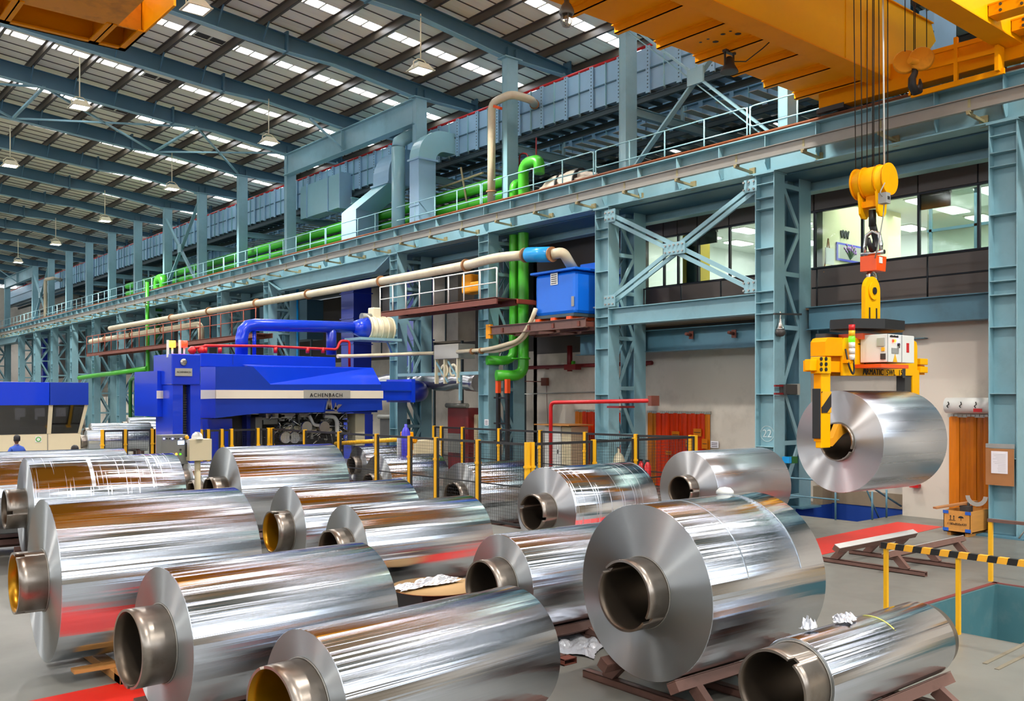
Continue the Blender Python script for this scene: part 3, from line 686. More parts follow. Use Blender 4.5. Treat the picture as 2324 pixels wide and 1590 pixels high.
# glass screen inside, picture, easel board
t = thing('glass_screen', 'glazed office partition with door frame seen behind the hook', 'partition', (27, 11, 5.5))
for yy in (9.0, 10.3, 11.6, 12.9): m = MB(); m.box((27, yy - .04, 5.5), (27.08, yy + .04, 9)); m.build('mullion', 'steel_office', t)
m = MB(); m.box((27, 8, 7.9), (27.08, 13.0, 7.98)); m.build('transom', 'steel_office', t)
m = MB(); m.box((27.03, 8, 5.6), (27.04, 13.0, 9)); m.build('pane', 'glass', t)
yp = ycut - .03
pa = aY(1897, 549, yp); pb = aY(1955, 600, yp)
t = thing('picture', 'framed painting of purple flowers in a vase on cream office wall', 'picture', (pa.x, yp, pb.z))
m = MB(); m.box((pa.x, yp - .04, pb.z), (pb.x, yp, pa.z)); m.build('frame', 'purple_blue', t)
m = MB(); m.box((pa.x + .06, yp - .045, pb.z + .06), (pb.x - .06, yp - .01, pa.z - .06)); m.build('canvas', 'plate_grey', t)
m = MB(); mm = MB(); cx, cz = (pa.x + pb.x) / 2, (pa.z + pb.z) / 2
for i in range(22):
    a = random.uniform(0, PI); r = random.uniform(.1, .36) * (pb.x - pa.x); x = cx + math.cos(a) * r; z = cz + math.sin(a) * r * .5
    m.lathe([(.02, 0), (.05, .004), (0, .006)], (x, yp - .045, z), (0, -1, 0), 6); mm.bar((cx, yp - .047, cz - .2), (x, yp - .047, z), .02, .004)
m.build('flower_paint', 'petal', t, kind='stuff'); mm.build('stem_paint', 'leaf_print', t, kind='stuff')
p = aY(1881, 580, yp - .3)
t = thing('easel_board', 'white board on a small easel beside the flower painting', 'board', (p.x, yp - .3, p.z - .5))
m = MB(); m.box((p.x - .2, yp - .32, p.z - .25), (p.x + .25, yp - .3, p.z + .22)); m.build('board', 'white', t)
m = MB(); m.bar((p.x - .22, yp - .28, p.z - .5), (p.x, yp - .28, p.z + .5), .03, .03); m.bar((p.x + .25, yp - .28, p.z - .5), (p.x, yp - .28, p.z + .5), .03, .03); m.build('leg', 'wood', t)
p = aY(1916, 532, yp)
t = thing('wall_ornament', 'small dark bird-like metal ornament above the flower painting', 'ornament', (p.x, yp, p.z))
m = MB()
for dx in (-.16, 0, .16): m.bar((p.x + dx - .05, yp - .02, p.z + .1), (p.x + dx, yp - .02, p.z - .12), .02, .05); m.bar((p.x + dx, yp - .02, p.z - .12), (p.x + dx + .07, yp - .02, p.z + .12), .02, .05)
m.build('metal', 'black', t)
# rolled dark blinds seen in two windows
for (xa, xb, lab) in ((2088, 2160, 'brown blind half lowered in the office window right of the hook'), (1575, 1630, 'brown blind half lowered in the office window behind the X brace')):
    ya, yb = aX(xa, 450, 24.2).y, aX(xb, 450, 24.2).y
    m = MB(); m.box((24.12, yb, 8.0), (24.16, ya, 8.4)); m.box((24.08, yb, 8.34), (24.2, ya, 8.42)); tag(m.build('window_blind', 'panel_brown'), lab, 'blind')
for k, (y0_, y1_, lab) in enumerate(((-4, 14.1, 'dark tube balcony rail in front of brown parapet, right of second column'), (14.9, 26.5, 'dark tube balcony rail in front of brown parapet behind the X brace'))):
    t = thing('balcony_rail', lab, 'handrail', (22.65, y0_, 5.5))
    for z in (6.02, 6.54): m = MB(); m.tube([(22.65, y0_, z), (22.65, y1_, z)], .025, 6); m.build('rail', 'mullion', t)
    y = y1_ - .15
    while y > y0_: m = MB(); m.tube([(22.65, y, 5.5), (22.65, y, 6.54)], .025, 6); m.build('post', 'mullion', t); y -= 1.53

# strip curtain doors
def curtain(nm, X, y0_, y1_, zt, m1, m2, cat='curtain'):
    d = bpy.data.objects.new(nm, None); C.objects.link(d); d['kind'] = 'structure'
    n_ = max(3, int((y1_ - y0_) / .18)); w_ = (y1_ - y0_) / n_
    for i in range(n_):
        y = y0_ + i * w_; m = MB(); xo = -.03 * (i % 2); q = []
        for j in range(5): q.append((X - .06 + xo - .025 * math.sin(PI * j / 4), y - .02 + (w_ + .04) * j / 4))
        for j in range(4): m.prism([(q[j][0], q[j][1], .03), (q[j + 1][0], q[j + 1][1], .03), (q[j + 1][0], q[j + 1][1], zt), (q[j][0], q[j][1], zt)], (.004, 0, 0))
        m.build('curtain_strip', m2 if i in (0, n_ - 1) or (i == n_ - 2 and m1 == 'curtain_red') else m1, d)
    m = MB(); m.box((X - .1, y0_ - .05, zt - .02), (X + .02, y1_ + .05, zt + .07))
    for i in range(n_ * 2): m.box((X - .12, y0_ + i * w_ / 2, zt - .0), (X - .09, y0_ + i * w_ / 2 + w_ * .28, zt + .05))
    m.build('hanger_rail', 'plate_grey', d)
    m = MB(); m.box((X + .3, y0_ - .1, 0), (X + .34, y1_ + .1, zt)); m.build('dark_beyond', 'dark_room', d)
    return d
d1 = curtain('door_1', 24.02, D1[0], D1[1], 2.5, 'curtain_red', 'curtain_orange')
d2 = curtain('door_2', 24.02, D2[0], D2[1], 2.5, 'curtain_red', 'curtain_orange')
d3 = curtain('door_3', 22.92, D3[0], D3[1] - .0, 2.56, 'curtain_amber', 'curtain_orange')
for (x0, x1, y0, y1) in ((1574, 1592, 972, 990), (1556, 1570, 998, 1014), (1593, 1606, 995, 1018), (1525, 1542, 978, 994), (1511, 1524, 1022, 1032)):
    a = aX(x0, y0, 23.86); b = aX(x1, y1, 23.86); m = MB(); m.box((23.85, b.y, b.z), (23.86, a.y, a.z)); o = m.build('paper_notice', 'curtain_orange', d1)
    m = MB(); m.box((23.845, b.y + .03, (a.z + b.z) / 2 - .01), (23.848, a.y - .03, (a.z + b.z) / 2 + .01)); m.build('print', 'ink', o)
# rolled white drum over the right door with hook marks
t = thing('door_roll', 'white rolled sheet with dark hook marks above the amber curtain', 'roll', (22.7, 9.8, 2.8))
m = MB(); m.tube([(22.66, 8.9, 2.83), (22.66, 10.42, 2.83)], .19, 16); m.build('roll', 'white', t)
for y in (8.95, 9.3, 9.65, 10.0, 10.3):
    m = MB(); m.tube([(22.47, y, 2.92), (22.465, y - .02, 2.86), (22.465, y + .03, 2.82), (22.465, y, 2.78)], .012, 5); m.build('hook_mark', 'ink', t)
m = MB(); m.box((22.46, 9.5, 2.68), (22.47, 9.7, 2.76)); m.build('red_print', 'red', t)

# red fire pipes
t = thing('fire_pipe', 'bright red fire pipe rising from the floor and turning to the wall bracket', 'pipe', aZ(1250, 1062))
yq = 21.2; a = Vector((aY(1250, 1060, yq).x, yq, 0)); za = aY(1250, 912, yq).z; b = aX(1474, 909, 21.6)
b = Vector((aZ(1250, 1062).x, 0, 0))
X0 = 20.3; pts = [Vector((X0, aX(1250, 900, X0).y, 0)), Vector((X0, aX(1250, 900, X0).y, aX(1250, 913, X0).z)), aX(1474, 909, X0 + .3)]
m = MB(); m.tube(bend(pts, .18, 4), .062, 10); m.build('pipe', 'red', t)
m = MB(); m.box((pts[2].x - .05, pts[2].y - .12, pts[2].z - .15), (pts[2].x + .3, pts[2].y + .02, pts[2].z + .15)); m.build('wall_bracket', 'catwalk_rust', t)
p = aX(1396, 918, X0 + .2); m = MB(); m.box((p.x - .1, p.y - .25, p.z - .1), (p.x + .6, p.y + .25, p.z - .04)); m.build('pipe_support', 'red_dark', t)
t = thing('fire_pipe', 'dark red fire pipe along the beige wall under the blue tank', 'pipe', (23.8, 24, 4.17))
m = MB(); m.tube([aX(1196, 834, 23.9), aX(1480, 823, 23.9)], .07, 8); m.box((23.9, 21.3, 4.1), (24.02, 21.4, 4.25)); m.box((23.9, 26.3, 4.1), (24.02, 26.4, 4.25)); m.build('pipe', 'red_dark', t)
p = aX(1293, 830, 23.6); m = MB(); m.tube([p + Vector((0, 0, .75)), p - Vector((0, 0, .2))], .1, 8); m.box((p.x - .2, p.y - .5, p.z - .15), (p.x + .1, p.y + .1, p.z + .05)); m.build('valve', 'red_dark', t)
m = MB(); p = aX(1299, 829, 23.5); m.box((p.x - .05, p.y - .1, p.z - .08), (p.x + .05, p.y, p.z + .16)); m.build('green_handle', 'green', t)
m = MB(); a = aX(1170, 894, 23.9); b = aX(1355, 889, 23.9); m.tube([a, b], .025, 6)
tag(m.build('conduit', 'grey_paint'), 'thin grey conduit running level on the beige wall', 'conduit')
p = aX(1240, 866, 24.0); m = MB(); m.box((p.x - .15, p.y - .15, p.z - .15), (p.x + .02, p.y + .15, p.z + .15)); m.tube([p, p + Vector((0, 1.6, .05))], .02, 6); m.tube([p, p - Vector((0, .1, 2.0))], .012, 5)
tag(m.build('junction_box', 'catwalk_rust'), 'small rusty junction box on beige wall with hanging cable', 'box')
m = MB(); p = aX(1421, 815, 23); m.tube([p, (p.x, p.y, 0)], .05, 8); tag(m.build('water_pipe', 'cyan_blue'), 'thin sky blue pipe inside the third laced column', 'pipe')
m = MB(); p = aX(675, 505, 22.6); m.tube([(p.x, p.y, 9.0), (p.x, p.y, 0)], .06, 8); tag(m.build('water_pipe', 'cyan_blue'), 'thin turquoise pipe dropping from the walkway behind the beige pipe', 'pipe')

# ================================================================ HIGH DUCTS
def big_duct(X0, X1, z0, z1, ya, yb, lab, pitch=.67, det=True):
    t = thing('air_duct', lab, 'duct', (X0, (ya + yb) / 2, z0)); ym = (ya + yb) / 2
    m = MB(); m.box((X0, ya, z0), (X1, yb, z1)); m.build('duct_shell', 'duct_blue', t)
    m = MB(); m.box((X0 - .06, ya, (z0 + z1) / 2 - .02), (X0, yb, (z0 + z1) / 2 + .02)); m.build('waist_angle', 'steel_teal_and_shade', t)
    m = MB(); m.box((-.07, -.012, -.05), (0, .012, z1 - z0 + .02)); ra = m.mesh('rib', ['duct_pale'])
    m = MB(); m.box((-.09, -.06, -.1), (0, -.045, z1 - z0 + .03)); m.box((-.09, .045, -.1), (0, .06, z1 - z0 + .03)); m.box((-.095, -.09, -.1), (-.085, .09, z1 - z0 + .03))
    rb = m.mesh('flange_pair', ['duct_blue'])
    m = MB(); m.box((0, -.05, -.12), (X1 - X0, .05, 0)); rc = m.mesh('bottom_rib', ['steel_dark'])
    y = ya + .3; i = 0
    while y < min(yb, 95):
        if i % 2: share('rib', ra, t, (0, y - ym, 0))
        else: share('flange_pair', rb, t, (0, y - ym, 0))
        if det: share('bottom_rib', rc, t, (0, y - ym, 0))
        y += pitch; i += 1
    if det:
        # bolt rows on the flange pairs, nearest stretch
        m = MB(); y = ya + .3; i = 0
        while y < 46:
            if i % 2 == 0:
                for j in range(12):
                    z = z0 + .06 + j * (z1 - z0 - .1) / 11; m.box((X0 - .1, y - .022, z), (X0 - .094, y + .022, z + .045))
            y += pitch; i += 1
        m.build('bolts', 'steel_dark', t, kind='stuff')
    return t
big_duct(23.6, 25.0, 13.38, 14.84, 12.5, 118, 'long ribbed blue air duct with bolted flanges beneath the roof')
big_duct(26.4, 27.8, 12.9, 14.2, 12.5, 70, 'second ribbed blue air duct hidden behind and below the first', det=False)
t = thing('sprinkler_pipe', 'red pipe running along the top edge of the ribbed duct', 'pipe', (23.7, 50, 14.9))
m = MB(); m.tube([(23.66, 12.5, 14.93), (23.66, 118, 14.93)], .05, 8); m.build('pipe', 'red', t)
t = thing('duct_rack', 'dark steel rack of joists and cross plates carrying the high ducts', 'rack', (25.5, 50, 12.8))
for x, z in ((23.7, 13.16), (24.9, 13.16), (26.5, 12.7), (27.7, 12.7), (29.0, 12.7)):
    m = MB(); m.ibeam((x, 12.5, z), (x, 118, z), .14, .2, .02); m.build('joist', 'steel_dark', t)
m = MB(); m.box((0, -.17, 0), (4.4, .17, .015)); cp = m.mesh('cross_plate', ['roof_flash'])
y = 13.0
while y < 60: share('cross_plate', cp, t, (25.0 - 25.5, y - 50, .05)); y += .67
for k in range(0, 12):
    m = MB(); m.ibeam((22.6, YU(k), 12.45), (30, YU(k), 12.45), .2, .3, .02); m.build('bearer', 'steel_blue', t)
    m = MB(); m.bar((25.2, YU(k), 12.6), (25.2, YU(k), 15.9), .1, .1); m.build('hanger', 'steel_blue', t)

# duct drops to the machines below
t = thing('duct_drop', 'square pale blue duct drop with wide quarter bend at its top', 'duct', (22.1, 32.1, 10))
Xa, Xb, Ya, Yb = 21.7, 22.58, 31.81, 32.5
m = MB(); m.box((Xa, Ya, 10.0), (Xb, Yb, 12.95)); m.build('riser', 'duct_blue', t, bevel=.02)
m = MB(); m.box((Xa - .07, Ya - .07, 12.92), (Xb + .07, Yb + .07, 13.0)); m.build('flange', 'duct_blue', t)
m = MB(); m.box((Xa - .03, Ya - .03, 11.0), (Xa + .01, Yb, 11.05)); m.build('seam_angle', 'duct_blue', t)
cxx, czz = 23.05, 13.0; pts_o = [(cxx - 1.35 * math.cos(a * PI / 20), czz + 1.3 * math.sin(a * PI / 20)) for a in range(11)]; pts_i = [(cxx - .47 * math.cos(a * PI / 20), czz + .42 * math.sin(a * PI / 20)) for a in range(11)]
poly = pts_o + [(23.62, czz + 1.3), (23.62, czz + .42)] + pts_i[::-1]
m = MB(); m.prism([(x, Ya, z) for x, z in poly], (0, Yb - Ya, 0)); m.build('bend', 'duct_pale', t)
t = thing('duct_drop', 'cranked blue duct drop slanting up into the high duct', 'duct', (22.4, 37.5, 10))
A = [(21.7, 36.86), (22.9, 36.86), (22.9, 38.18), (21.7, 38.18)]; Bq = [(22.2, 34.9), (23.3, 34.9), (23.3, 36.2), (22.2, 36.2)]
m = MB(); m.box((21.7, 36.86, 10), (22.9, 38.18, 11.62)); m.build('riser', 'duct_blue', t)
def loft(A, za, Bq, zb):
    m = MB(); m.v += [(x, y, za) for x, y in A] + [(x, y, zb) for x, y in Bq]
    for q in ((3, 2, 1, 0), (4, 5, 6, 7), (0, 1, 5, 4), (1, 2, 6, 5), (2, 3, 7, 6), (3, 0, 4, 7)): m.face(q)
    return m
loft(A, 11.62, Bq, 12.55).build('slanted_section', 'duct_pale', t)
m = MB(); m.box((22.1, 34.8, 12.52), (23.4, 36.3, 12.6)); m.build('flange', 'duct_blue', t)
poly = [(22.2, 12.6)] + [(23.3 - 1.1 * math.cos(a * PI / 16), 12.9 + 1.3 * math.sin(a * PI / 16)) for a in range(9)] + [(23.62, 14.2), (23.62, 12.9), (23.3, 12.6)]
m = MB(); m.prism([(x, 34.9, z) for x, z in poly], (0, 1.3, 0)); m.build('bend', 'duct_blue', t)
t = thing('duct_drop', 'round pale duct drop with mitred bend between the square ones', 'duct', aX(904, 510, 21.9))
p0 = aX(904, 520, 21.9); p0.z = 10; p1 = aX(904, 335, 21.9); p2 = aX(935, 305, 22.9); p3 = Vector((23.6, p2.y, p2.z + .1))
m = MB(); m.tube([p0, p1], .29, 20); m.build('riser', 'duct_pale', t)
m = MB(); m.tube([p1, p1 + Vector((.05, 0, .25)), p2, p3], .29, 20); m.build('bend', 'duct_pale', t)
a = aX(693, 421, 22.95); b = aX(745, 478, 22.95)
t = thing('duct_branch', 'short smooth pale branch duct left of the cranked drop', 'duct', (23.2, a.y, b.z))
m = MB(); m.box((22.95, aX(772, 450, 22.95).y, b.z), (23.6, aX(682, 450, 22.95).y, a.z)); m.build('duct_shell', 'duct_pale', t)
for x in (697, 745, 772): y = aX(x, 450, 22.95).y; m = MB(); m.box((22.9, y - .03, b.z - .05), (23.6, y + .03, a.z + .05)); m.build('rib', 'duct_blue', t)
# deep blue duct legs below the girder
for (x0, x1, y0, y1, zb, lab) in ((23.0, 23.9, 33.9, 34.76, 3.7, 'deep blue square duct beside the green pipes, ending in a curved foot'), (23.0, 24.0, 39.3, 40.5, 0, 'broad deep blue square duct behind the fan on the mill'), (23.0, 24.1, aX(98, 800, 23).y, aX(76, 800, 23).y, 0, 'deep blue square duct far off at the left')):
    t = thing('square_duct', lab, 'duct', (x0, y0, zb))
    m = MB(); m.box((x0, y0, zb), (x1, y1, 8.9)); m.build('riser', 'duct_deep', t)
    z = zb + .6
    while z < 8.8: m = MB(); m.box((x0 - .06, y0 - .06, z), (x1 + .06, y1 + .06, z + .05)); m.build('flange', 'duct_deep', t); z += 1.25

# beige standpipes with hooked tops
for pts, lab in (([aX(1115, 458, 21.7), aX(1116, 234, 21.7), aX(1160, 213, 21.75), aX(1205, 226, 22.6), aX(1214, 238, 23.5)], 'beige standpipe with hooked top in front of an upper column'), ([aX(103, 732, 21.7), aX(103, 634, 21.7), aX(120, 631, 21.7), aX(138, 635, 23.4)], 'distant beige standpipe with level arm at far left')):
    t = thing('standpipe', lab, 'pipe', pts[0])
    m = MB(); m.tube(bend(pts, .32, 4), .15, 14); m.build('pipe', 'beige_pipe', t)
    m = MB()
    for p in (pts[0] + Vector((0, 0, .35)),): m.lathe([(.2, 0), (.2, .05)], p, (0, 0, 1), 14)
    m.lathe([(.19, 0), (.19, .06)], pts[-1] + (pts[-2] - pts[-1]) * .12, pts[-2] - pts[-1], 14); m.build('collar', 'pipe_collar', t)
m = MB(); p = aX(1122, 241, 21.5); m.bar(p, aX(1137, 246, 21.5), .12, .1)
tag(m.build('pipe_bracket', 'orange'), 'small orange bracket under the standpipe hook', 'bracket')

# green water pipes
t = thing('green_pipe', 'pair of long green pipes running level behind the walkway handrail', 'pipe', (23.3, 50, 11))
m = MB(); m.tube([(23.3, 27.6, 11.6), (23.3, 74, 11.6)], .23, 14); m.build('pipe', 'green', t)
m = MB(); m.tube([(23.3, 27.6, 11.03), (23.3, 74, 11.03)], .2, 14); m.build('pipe', 'green', t)
for (x, r, zt, pz, lab) in ((1166, .17, 10.9, 818, 'thinner green drop pipe on the left of the pair'), (1188, .2, 11.5, 852, 'thicker green drop pipe on the right with swan neck')):
    y = aX(x, 700, 21.9).y; zb = aX(x, pz, 21.9).z
    t = thing('green_drop_pipe', lab, 'pipe', (21.9, y, zb))
    neck = [(21.95, y - .8, zt - .5), (21.95, y - .8, zt)] if r > .18 else [(22.5, y, zt - .5), (22.5, y, zt)]
    m = MB(); m.tube(bend(neck + [(21.9, y, zt), (21.9, y, zb), (20.95, y + .4, zb)], .42, 5), r, 14); m.build('pipe', 'green', t)
    m = MB()
    for z in (6.4, 4.4): m.lathe([(r + .05, 0), (r + .05, .06)], (21.9, y, z), (0, 0, 1), 14)
    m.build('collar', 'green', t)
for (x, ya, yb, z, r, mt, lab) in ((354, 628, 660, 0, .3, 'green', 'rounded green pipe head beside far upper columns'),):
    p = aX(358, 640, 21.9); m = MB(); m.tube(bend([p + Vector((0, 0, -2)), p + Vector((0, 0, .2)), p + Vector((0, -1.2, .2)), p + Vector((0, -1.2, -1))], .5, 4), .3, 12); tag(m.build('green_pipe', 'green'), lab, 'pipe')
m = MB(); m.tube([aX(180, 857, 20.8), aX(335, 836, 20.8)], .17, 10); tag(m.build('green_pipe', 'green'), 'level green pipe tied to far laced columns left of the mill', 'pipe')
m = MB(); m.tube([aX(334, 640, 20.85), aX(337, 1000, 20.85)], .12, 10); tag(m.build('green_pipe', 'green'), 'upright green pipe on the left edge of a far laced column', 'pipe')
m = MB(); m.tube(bend([aX(296, 1000, 20.8), aX(296, 860, 20.8), aX(333, 851, 20.8)], .5, 4), .12, 10); tag(m.build('green_pipe', 'green_dark'), 'thin green pipe bent over like a cane left of the mill', 'pipe')
m = MB(); m.tube([aX(357, 650, 22.6), aX(357, 850, 22.6)], .3, 10); tag(m.build('green_pipe', 'green_dark'), 'dark green pipe standing behind the rust red catwalk', 'pipe')

m = MB(); m.tube(bend([aX(1179, 385, 22.9), aX(1179, 348, 22.9), aX(1198, 348, 22.9), aX(1201, 378, 22.9), aX(1212, 388, 22.9)], .2, 3), .035, 7); m.tube([aX(1217, 312, 22.9), aX(1217, 385, 22.9)], .03, 6)
tag(m.build('drain_pipe', 'red_dark'), 'thin red looped pipe above the green swan neck', 'pipe')
t = thing('bamboo_scaffold', 'two crossed bamboo poles under the high duct behind the walkway', 'scaffold', aX(1052, 420, 23.0))
for a, b in (((1046, 380), (1059, 458)), ((990, 430), (1096, 392))): m = MB(); m.tube([aX(*a, 22.95), aX(*b, 22.95)], .045, 7); m.build('pole', 'bracket', t)
# wrapped bundle on the walkway
p = aX(1290, 400, 22.7)
m = MB(); bm = bmesh.new(); bmesh.ops.create_icosphere(bm, subdivisions=4, radius=1); 
for v in bm.verts:
    c = v.co.copy(); d = .05 * math.sin(9 * c.x + 3 * c.z) * math.sin(7 * c.y + 2) + .03 * math.sin(17 * c.z + 5 * c.y)
    v.co = Vector((c.x * (.45 + d), c.y * (1.5 + d), c.z * (.55 + d)))
    if v.co.z < -.35: v.co.z = -.35
me = bpy.data.meshes.new('bag_body'); bm.to_mesh(me); bm.free(); me.materials.append(MATS['bag_plastic'])
for q in me.polygons: q.use_smooth = True
t = thing('wrapped_bundle', 'large bundle wrapped in crumpled plastic lying on the high walkway', 'bundle', (22.5, aX(1290, 400, 22.5).y, 10.4))
share('wrapping', me, t)
for y in (-.7, .2): m = MB(); m.lathe([(.62, -.03), (.62, .03)], (0, y, 0), (0, 1, 0), 16); o = m.build('strap', 'black', t, world=False); o.scale = (.82, 1, .95)

# ================================================================ MID-LEVEL EQUIPMENT ON THE COLUMNS
# long beige pipe and blue silencer
pts = [aX(250, 745, 20.2), aX(640, 678, 20.2), aX(900, 632, 20.2), aX(1060, 602, 20.2), aX(1125, 584, 20.2), aX(1192, 579, 20.2)]
t = thing('vent_pipe', 'long beige pipe sloping past the catwalks up to the blue silencer', 'pipe', pts[2])
m = MB(); m.tube(bend(pts, .8, 3), .165, 14); m.build('pipe', 'beige_pipe', t)
m = MB()
for x in (390, 475, 583, 700, 865, 1058): 
    f = (x - 250) / 810; 
    for i in range(3):
        if aX(x, 700, 20.2).y <= pts[i].y + .01 and aX(x, 700, 20.2).y >= pts[i + 1].y - .01:
            u = (pts[i].y - aX(x, 700, 20.2).y) / (pts[i].y - pts[i + 1].y); c = pts[i].lerp(pts[i + 1], u); m.lathe([(.235, -.04), (.235, .04)], c, pts[i + 1] - pts[i], 14)
m.lathe([(.25, -.03), (.25, .03)], pts[-1], (0, -1, 0), 14); m.build('collar', 'pipe_collar', t)
a, b = aX(1196, 578, 20.2), aX(1253, 577, 20.2)
t = thing('silencer', 'bright sky blue cylinder silencer between beige pipe ends', 'silencer', a)
m = MB(); m.tube([a, a + (b - a) * .06, a + (b - a) * .06, b - (b - a) * .06, b - (b - a) * .06, b], [.14, .14, .25, .25, .14, .14], 20); m.build('drum', 'cyan_blue', t)
t = thing('vent_pipe', 'short beige elbow falling from the silencer into the blue tank', 'pipe', b)
c = aX(1302, 612, 21.0); m = MB(); m.tube(bend([b, aX(1278, 572, 20.4), c], .6, 6), .17, 14); m.build('pipe', 'beige_pipe', t)
m = MB(); m.lathe([(.25, -.03), (.25, .03)], b, (0, -1, 0), 14); m.build('collar', 'pipe_collar', t)
# blue tank on its platform
t = thing('tank', 'glossy bright blue steel tank with overhanging lid on brown platform', 'tank', (20.6, 21.3, 5.6))
y0, y1 = 21.35, 23.3
m = MB(); m.box((20.62, y0, 5.72), (23.0, y1, 7.12)); m.build('body', 'tank_blue', t, bevel=.12)
m = MB(); m.box((20.5, y0 - .12, 7.12), (23.1, y1 + .12, 7.2)); m.build('lid', 'tank_blue', t, bevel=.02)
m = MB(); m.box((21.8, y0 + .1, 7.2), (23.0, y0 + 1.0, 7.5)); m.build('lid_box', 'tank_blue', t, bevel=.03)
m = MB(); m.box((20.6, y0 + .05, 5.64), (22.9, y1 - .05, 5.74)); m.build('skid', 'steel_dark', t)
a = aX(1250, 621, 20.61); b = aX(1266, 645, 20.61); m = MB(); m.box((20.595, b.y, b.z), (20.61, a.y, a.z)); pl = m.build('label_plate', 'white', t)
m = MB()
for i in range(5): z = b.z + (a.z - b.z) * (i + .7) / 5.6; m.box((20.59, b.y + .04, z - .012), (20.597, a.y - .04, z + .012))
m.build('louvre', 'ink', pl)
a = aX(1303, 680, 20.61); m = MB(); m.box((20.595, a.y, a.z - .2), (20.61, a.y + .12, a.z + .12)); m.build('label_plate', 'grey_paint', t)
for dx in (.1, .45): m = MB(); m.tube(bend([(21.35 + dx, y0, 5.95), (21.35 + dx, y0 - .15, 5.95), (21.45 + dx, y0 - .2, 5.6)], .08, 3), .03, 8); m.build('hose', 'white', t)
t = thing('tank_platform', 'brown steel platform with orange planks under the blue tank', 'platform', (20.45, 22, 5.3))
ya = aX(1112, 755, 20.45).y
for x in (20.45, 21.6, 22.6): m = MB(); m.ibeam((x, 20.7, 5.38), (x, ya, 5.38), .16, .3, .02); m.build('beam', 'stand_brown', t)
for y in (21.0, 22.2, 23.4, 24.8, ya): m = MB(); m.box((20.4, y - .05, 5.28), (22.7, y + .05, 5.44)); m.build('cross_beam', 'catwalk_rust', t)
for y in (21.6, 22.35, 23.1): m = MB(); m.box((20.55, y - .1, 5.54), (22.8, y + .1, 5.64)); m.build('plank', 'orange', t)
m = MB(); m.box((20.38, ya - .1, 5.1), (20.5, ya + .15, 5.6)); m.build('end_plate', 'yellow_dirty', t)

def catwalk(lab, X0, X1, y0, y1, z, deck, rail, posts, nm='catwalk', mid=.52, top=1.02):
    t = thing(nm, lab, 'catwalk', (X0, (y0 + y1) / 2, z))
    m = MB(); m.box((X0, y0, z - .03), (X1, y1, z)); m.build('deck', deck, t)
    for x in (X0, X1 - .08): m = MB(); m.box((x, y0, z - .22), (x + .06, y1, z + .02)); m.build('edge_channel', deck, t)
    y = y0 + .8
    while y < y1: m = MB(); m.box((X0 + .05, y, z - .14), (X1, y + .06, z - .03)); m.build('joist', deck, t); y += 1.5
    m = MB(); m.tube([(X0 + .02, y0, z + top), (X0 + .02, y1, z + top)], .028, 6); m.build('top_rail', rail, t)
    m = MB(); m.tube([(X0 + .02, y0, z + mid), (X0 + .02, y1, z + mid)], .022, 6); m.build('mid_rail', rail, t)
    for i in range(posts + 1): y = y0 + (y1 - y0) * i / posts; m = MB(); m.tube([(X0 + .02, y, z), (X0 + .02, y, z + top)], .028, 6); m.build('post', rail, t)
    return t
t = catwalk('red-brown catwalk with white tube railing in front of the green pipes', 20.0, 20.98, 24.6, 32.1, 6.46, 'catwalk_rust', 'white', 8)
m = MB(); m.box((20.9, 24.5, 6.3), (23.4, 24.66, 6.46)); m.build('deck', 'rust_red', t)
catwalk('long rust red catwalk with closely spaced rust red railing above the mill', 20.0, 20.95, 43.8, 73, 6.25, 'catwalk_rust', 'rust_red', 20, top=1.25, mid=.7)
t = thing('vent_pipe', 'beige pipe lying along the rust red catwalk with elbow turning down', 'pipe', aX(300, 765, 20.9))
m = MB(); m.tube(bend([aX(206, 775, 20.55), aX(440, 737, 20.55), aX(456, 736, 20.55), aX(457, 775, 20.55)], .7, 5), .18, 12); m.build('pipe', 'beige_pipe', t)
for x in (240, 300, 370): m = MB(); p = aX(x, 775 - (x - 206) * .1625, 20.55); m.lathe([(.24, -.04), (.24, .04)], p, (0, 1, 0), 12); m.build('collar', 'pipe_collar', t)
# orange machine behind the white rail
p = aX(1062, 665, 21.8); t = thing('gearbox', 'orange gearbox half hidden behind the white catwalk rail', 'machine', p)
m = MB(); m.box((p.x, p.y - .2, p.z), (p.x + .6, p.y + .45, p.z + .75)); m.build('housing', 'yellow_dirty', t, bevel=.08)
m = MB(); m.box((p.x - .1, p.y - .9, p.z), (p.x + .6, p.y - .25, p.z + .4)); m.build('motor', 'yellow_dirty', t, bevel=.05)
# grey duct box with round holes, hoses
a, b = aX(985, 790, 20.7), aX(1040, 812, 20.7)
t = thing('air_cooler', 'grey box unit on perforated brackets feeding the beige hoses', 'machine', (20.7, a.y, b.z))
m = MB(); m.box((20.7, b.y, b.z), (21.5, a.y, a.z + .12)); m.build('box', 'plate_grey', t, bevel=.01)
for y in (b.y + .15, (a.y + b.y) / 2 + .2, a.y):
    m = MB(); m.box((20.75, y - .03, b.z - .95), (20.9, y + .03, b.z)); m.build('leg', 'lamp_body', t)
m = MB(); m.bar((20.8, a.y, b.z - .1), (20.8, (a.y + b.y) / 2, b.z - .9), .05, .06); m.bar((20.8, (a.y + b.y) / 2, b.z - .1), (20.8, b.y, b.z - .9), .05, .06); m.build('diagonal', 'steel_blue', t)
for y in (a.y - .5, b.y + .5): m = MB(); m.lathe([(.16, 0), (.26, 0), (.26, .03), (.16, .03)], (20.82, y, b.z - .45), (1, 0, 0), 18, closed=True); m.build('ring_bracket', 'lamp_body', t)
t = thing('hose', 'two beige hoses curving from grey box unit up to the blue tank', 'hose', aX(1100, 795, 20.6))
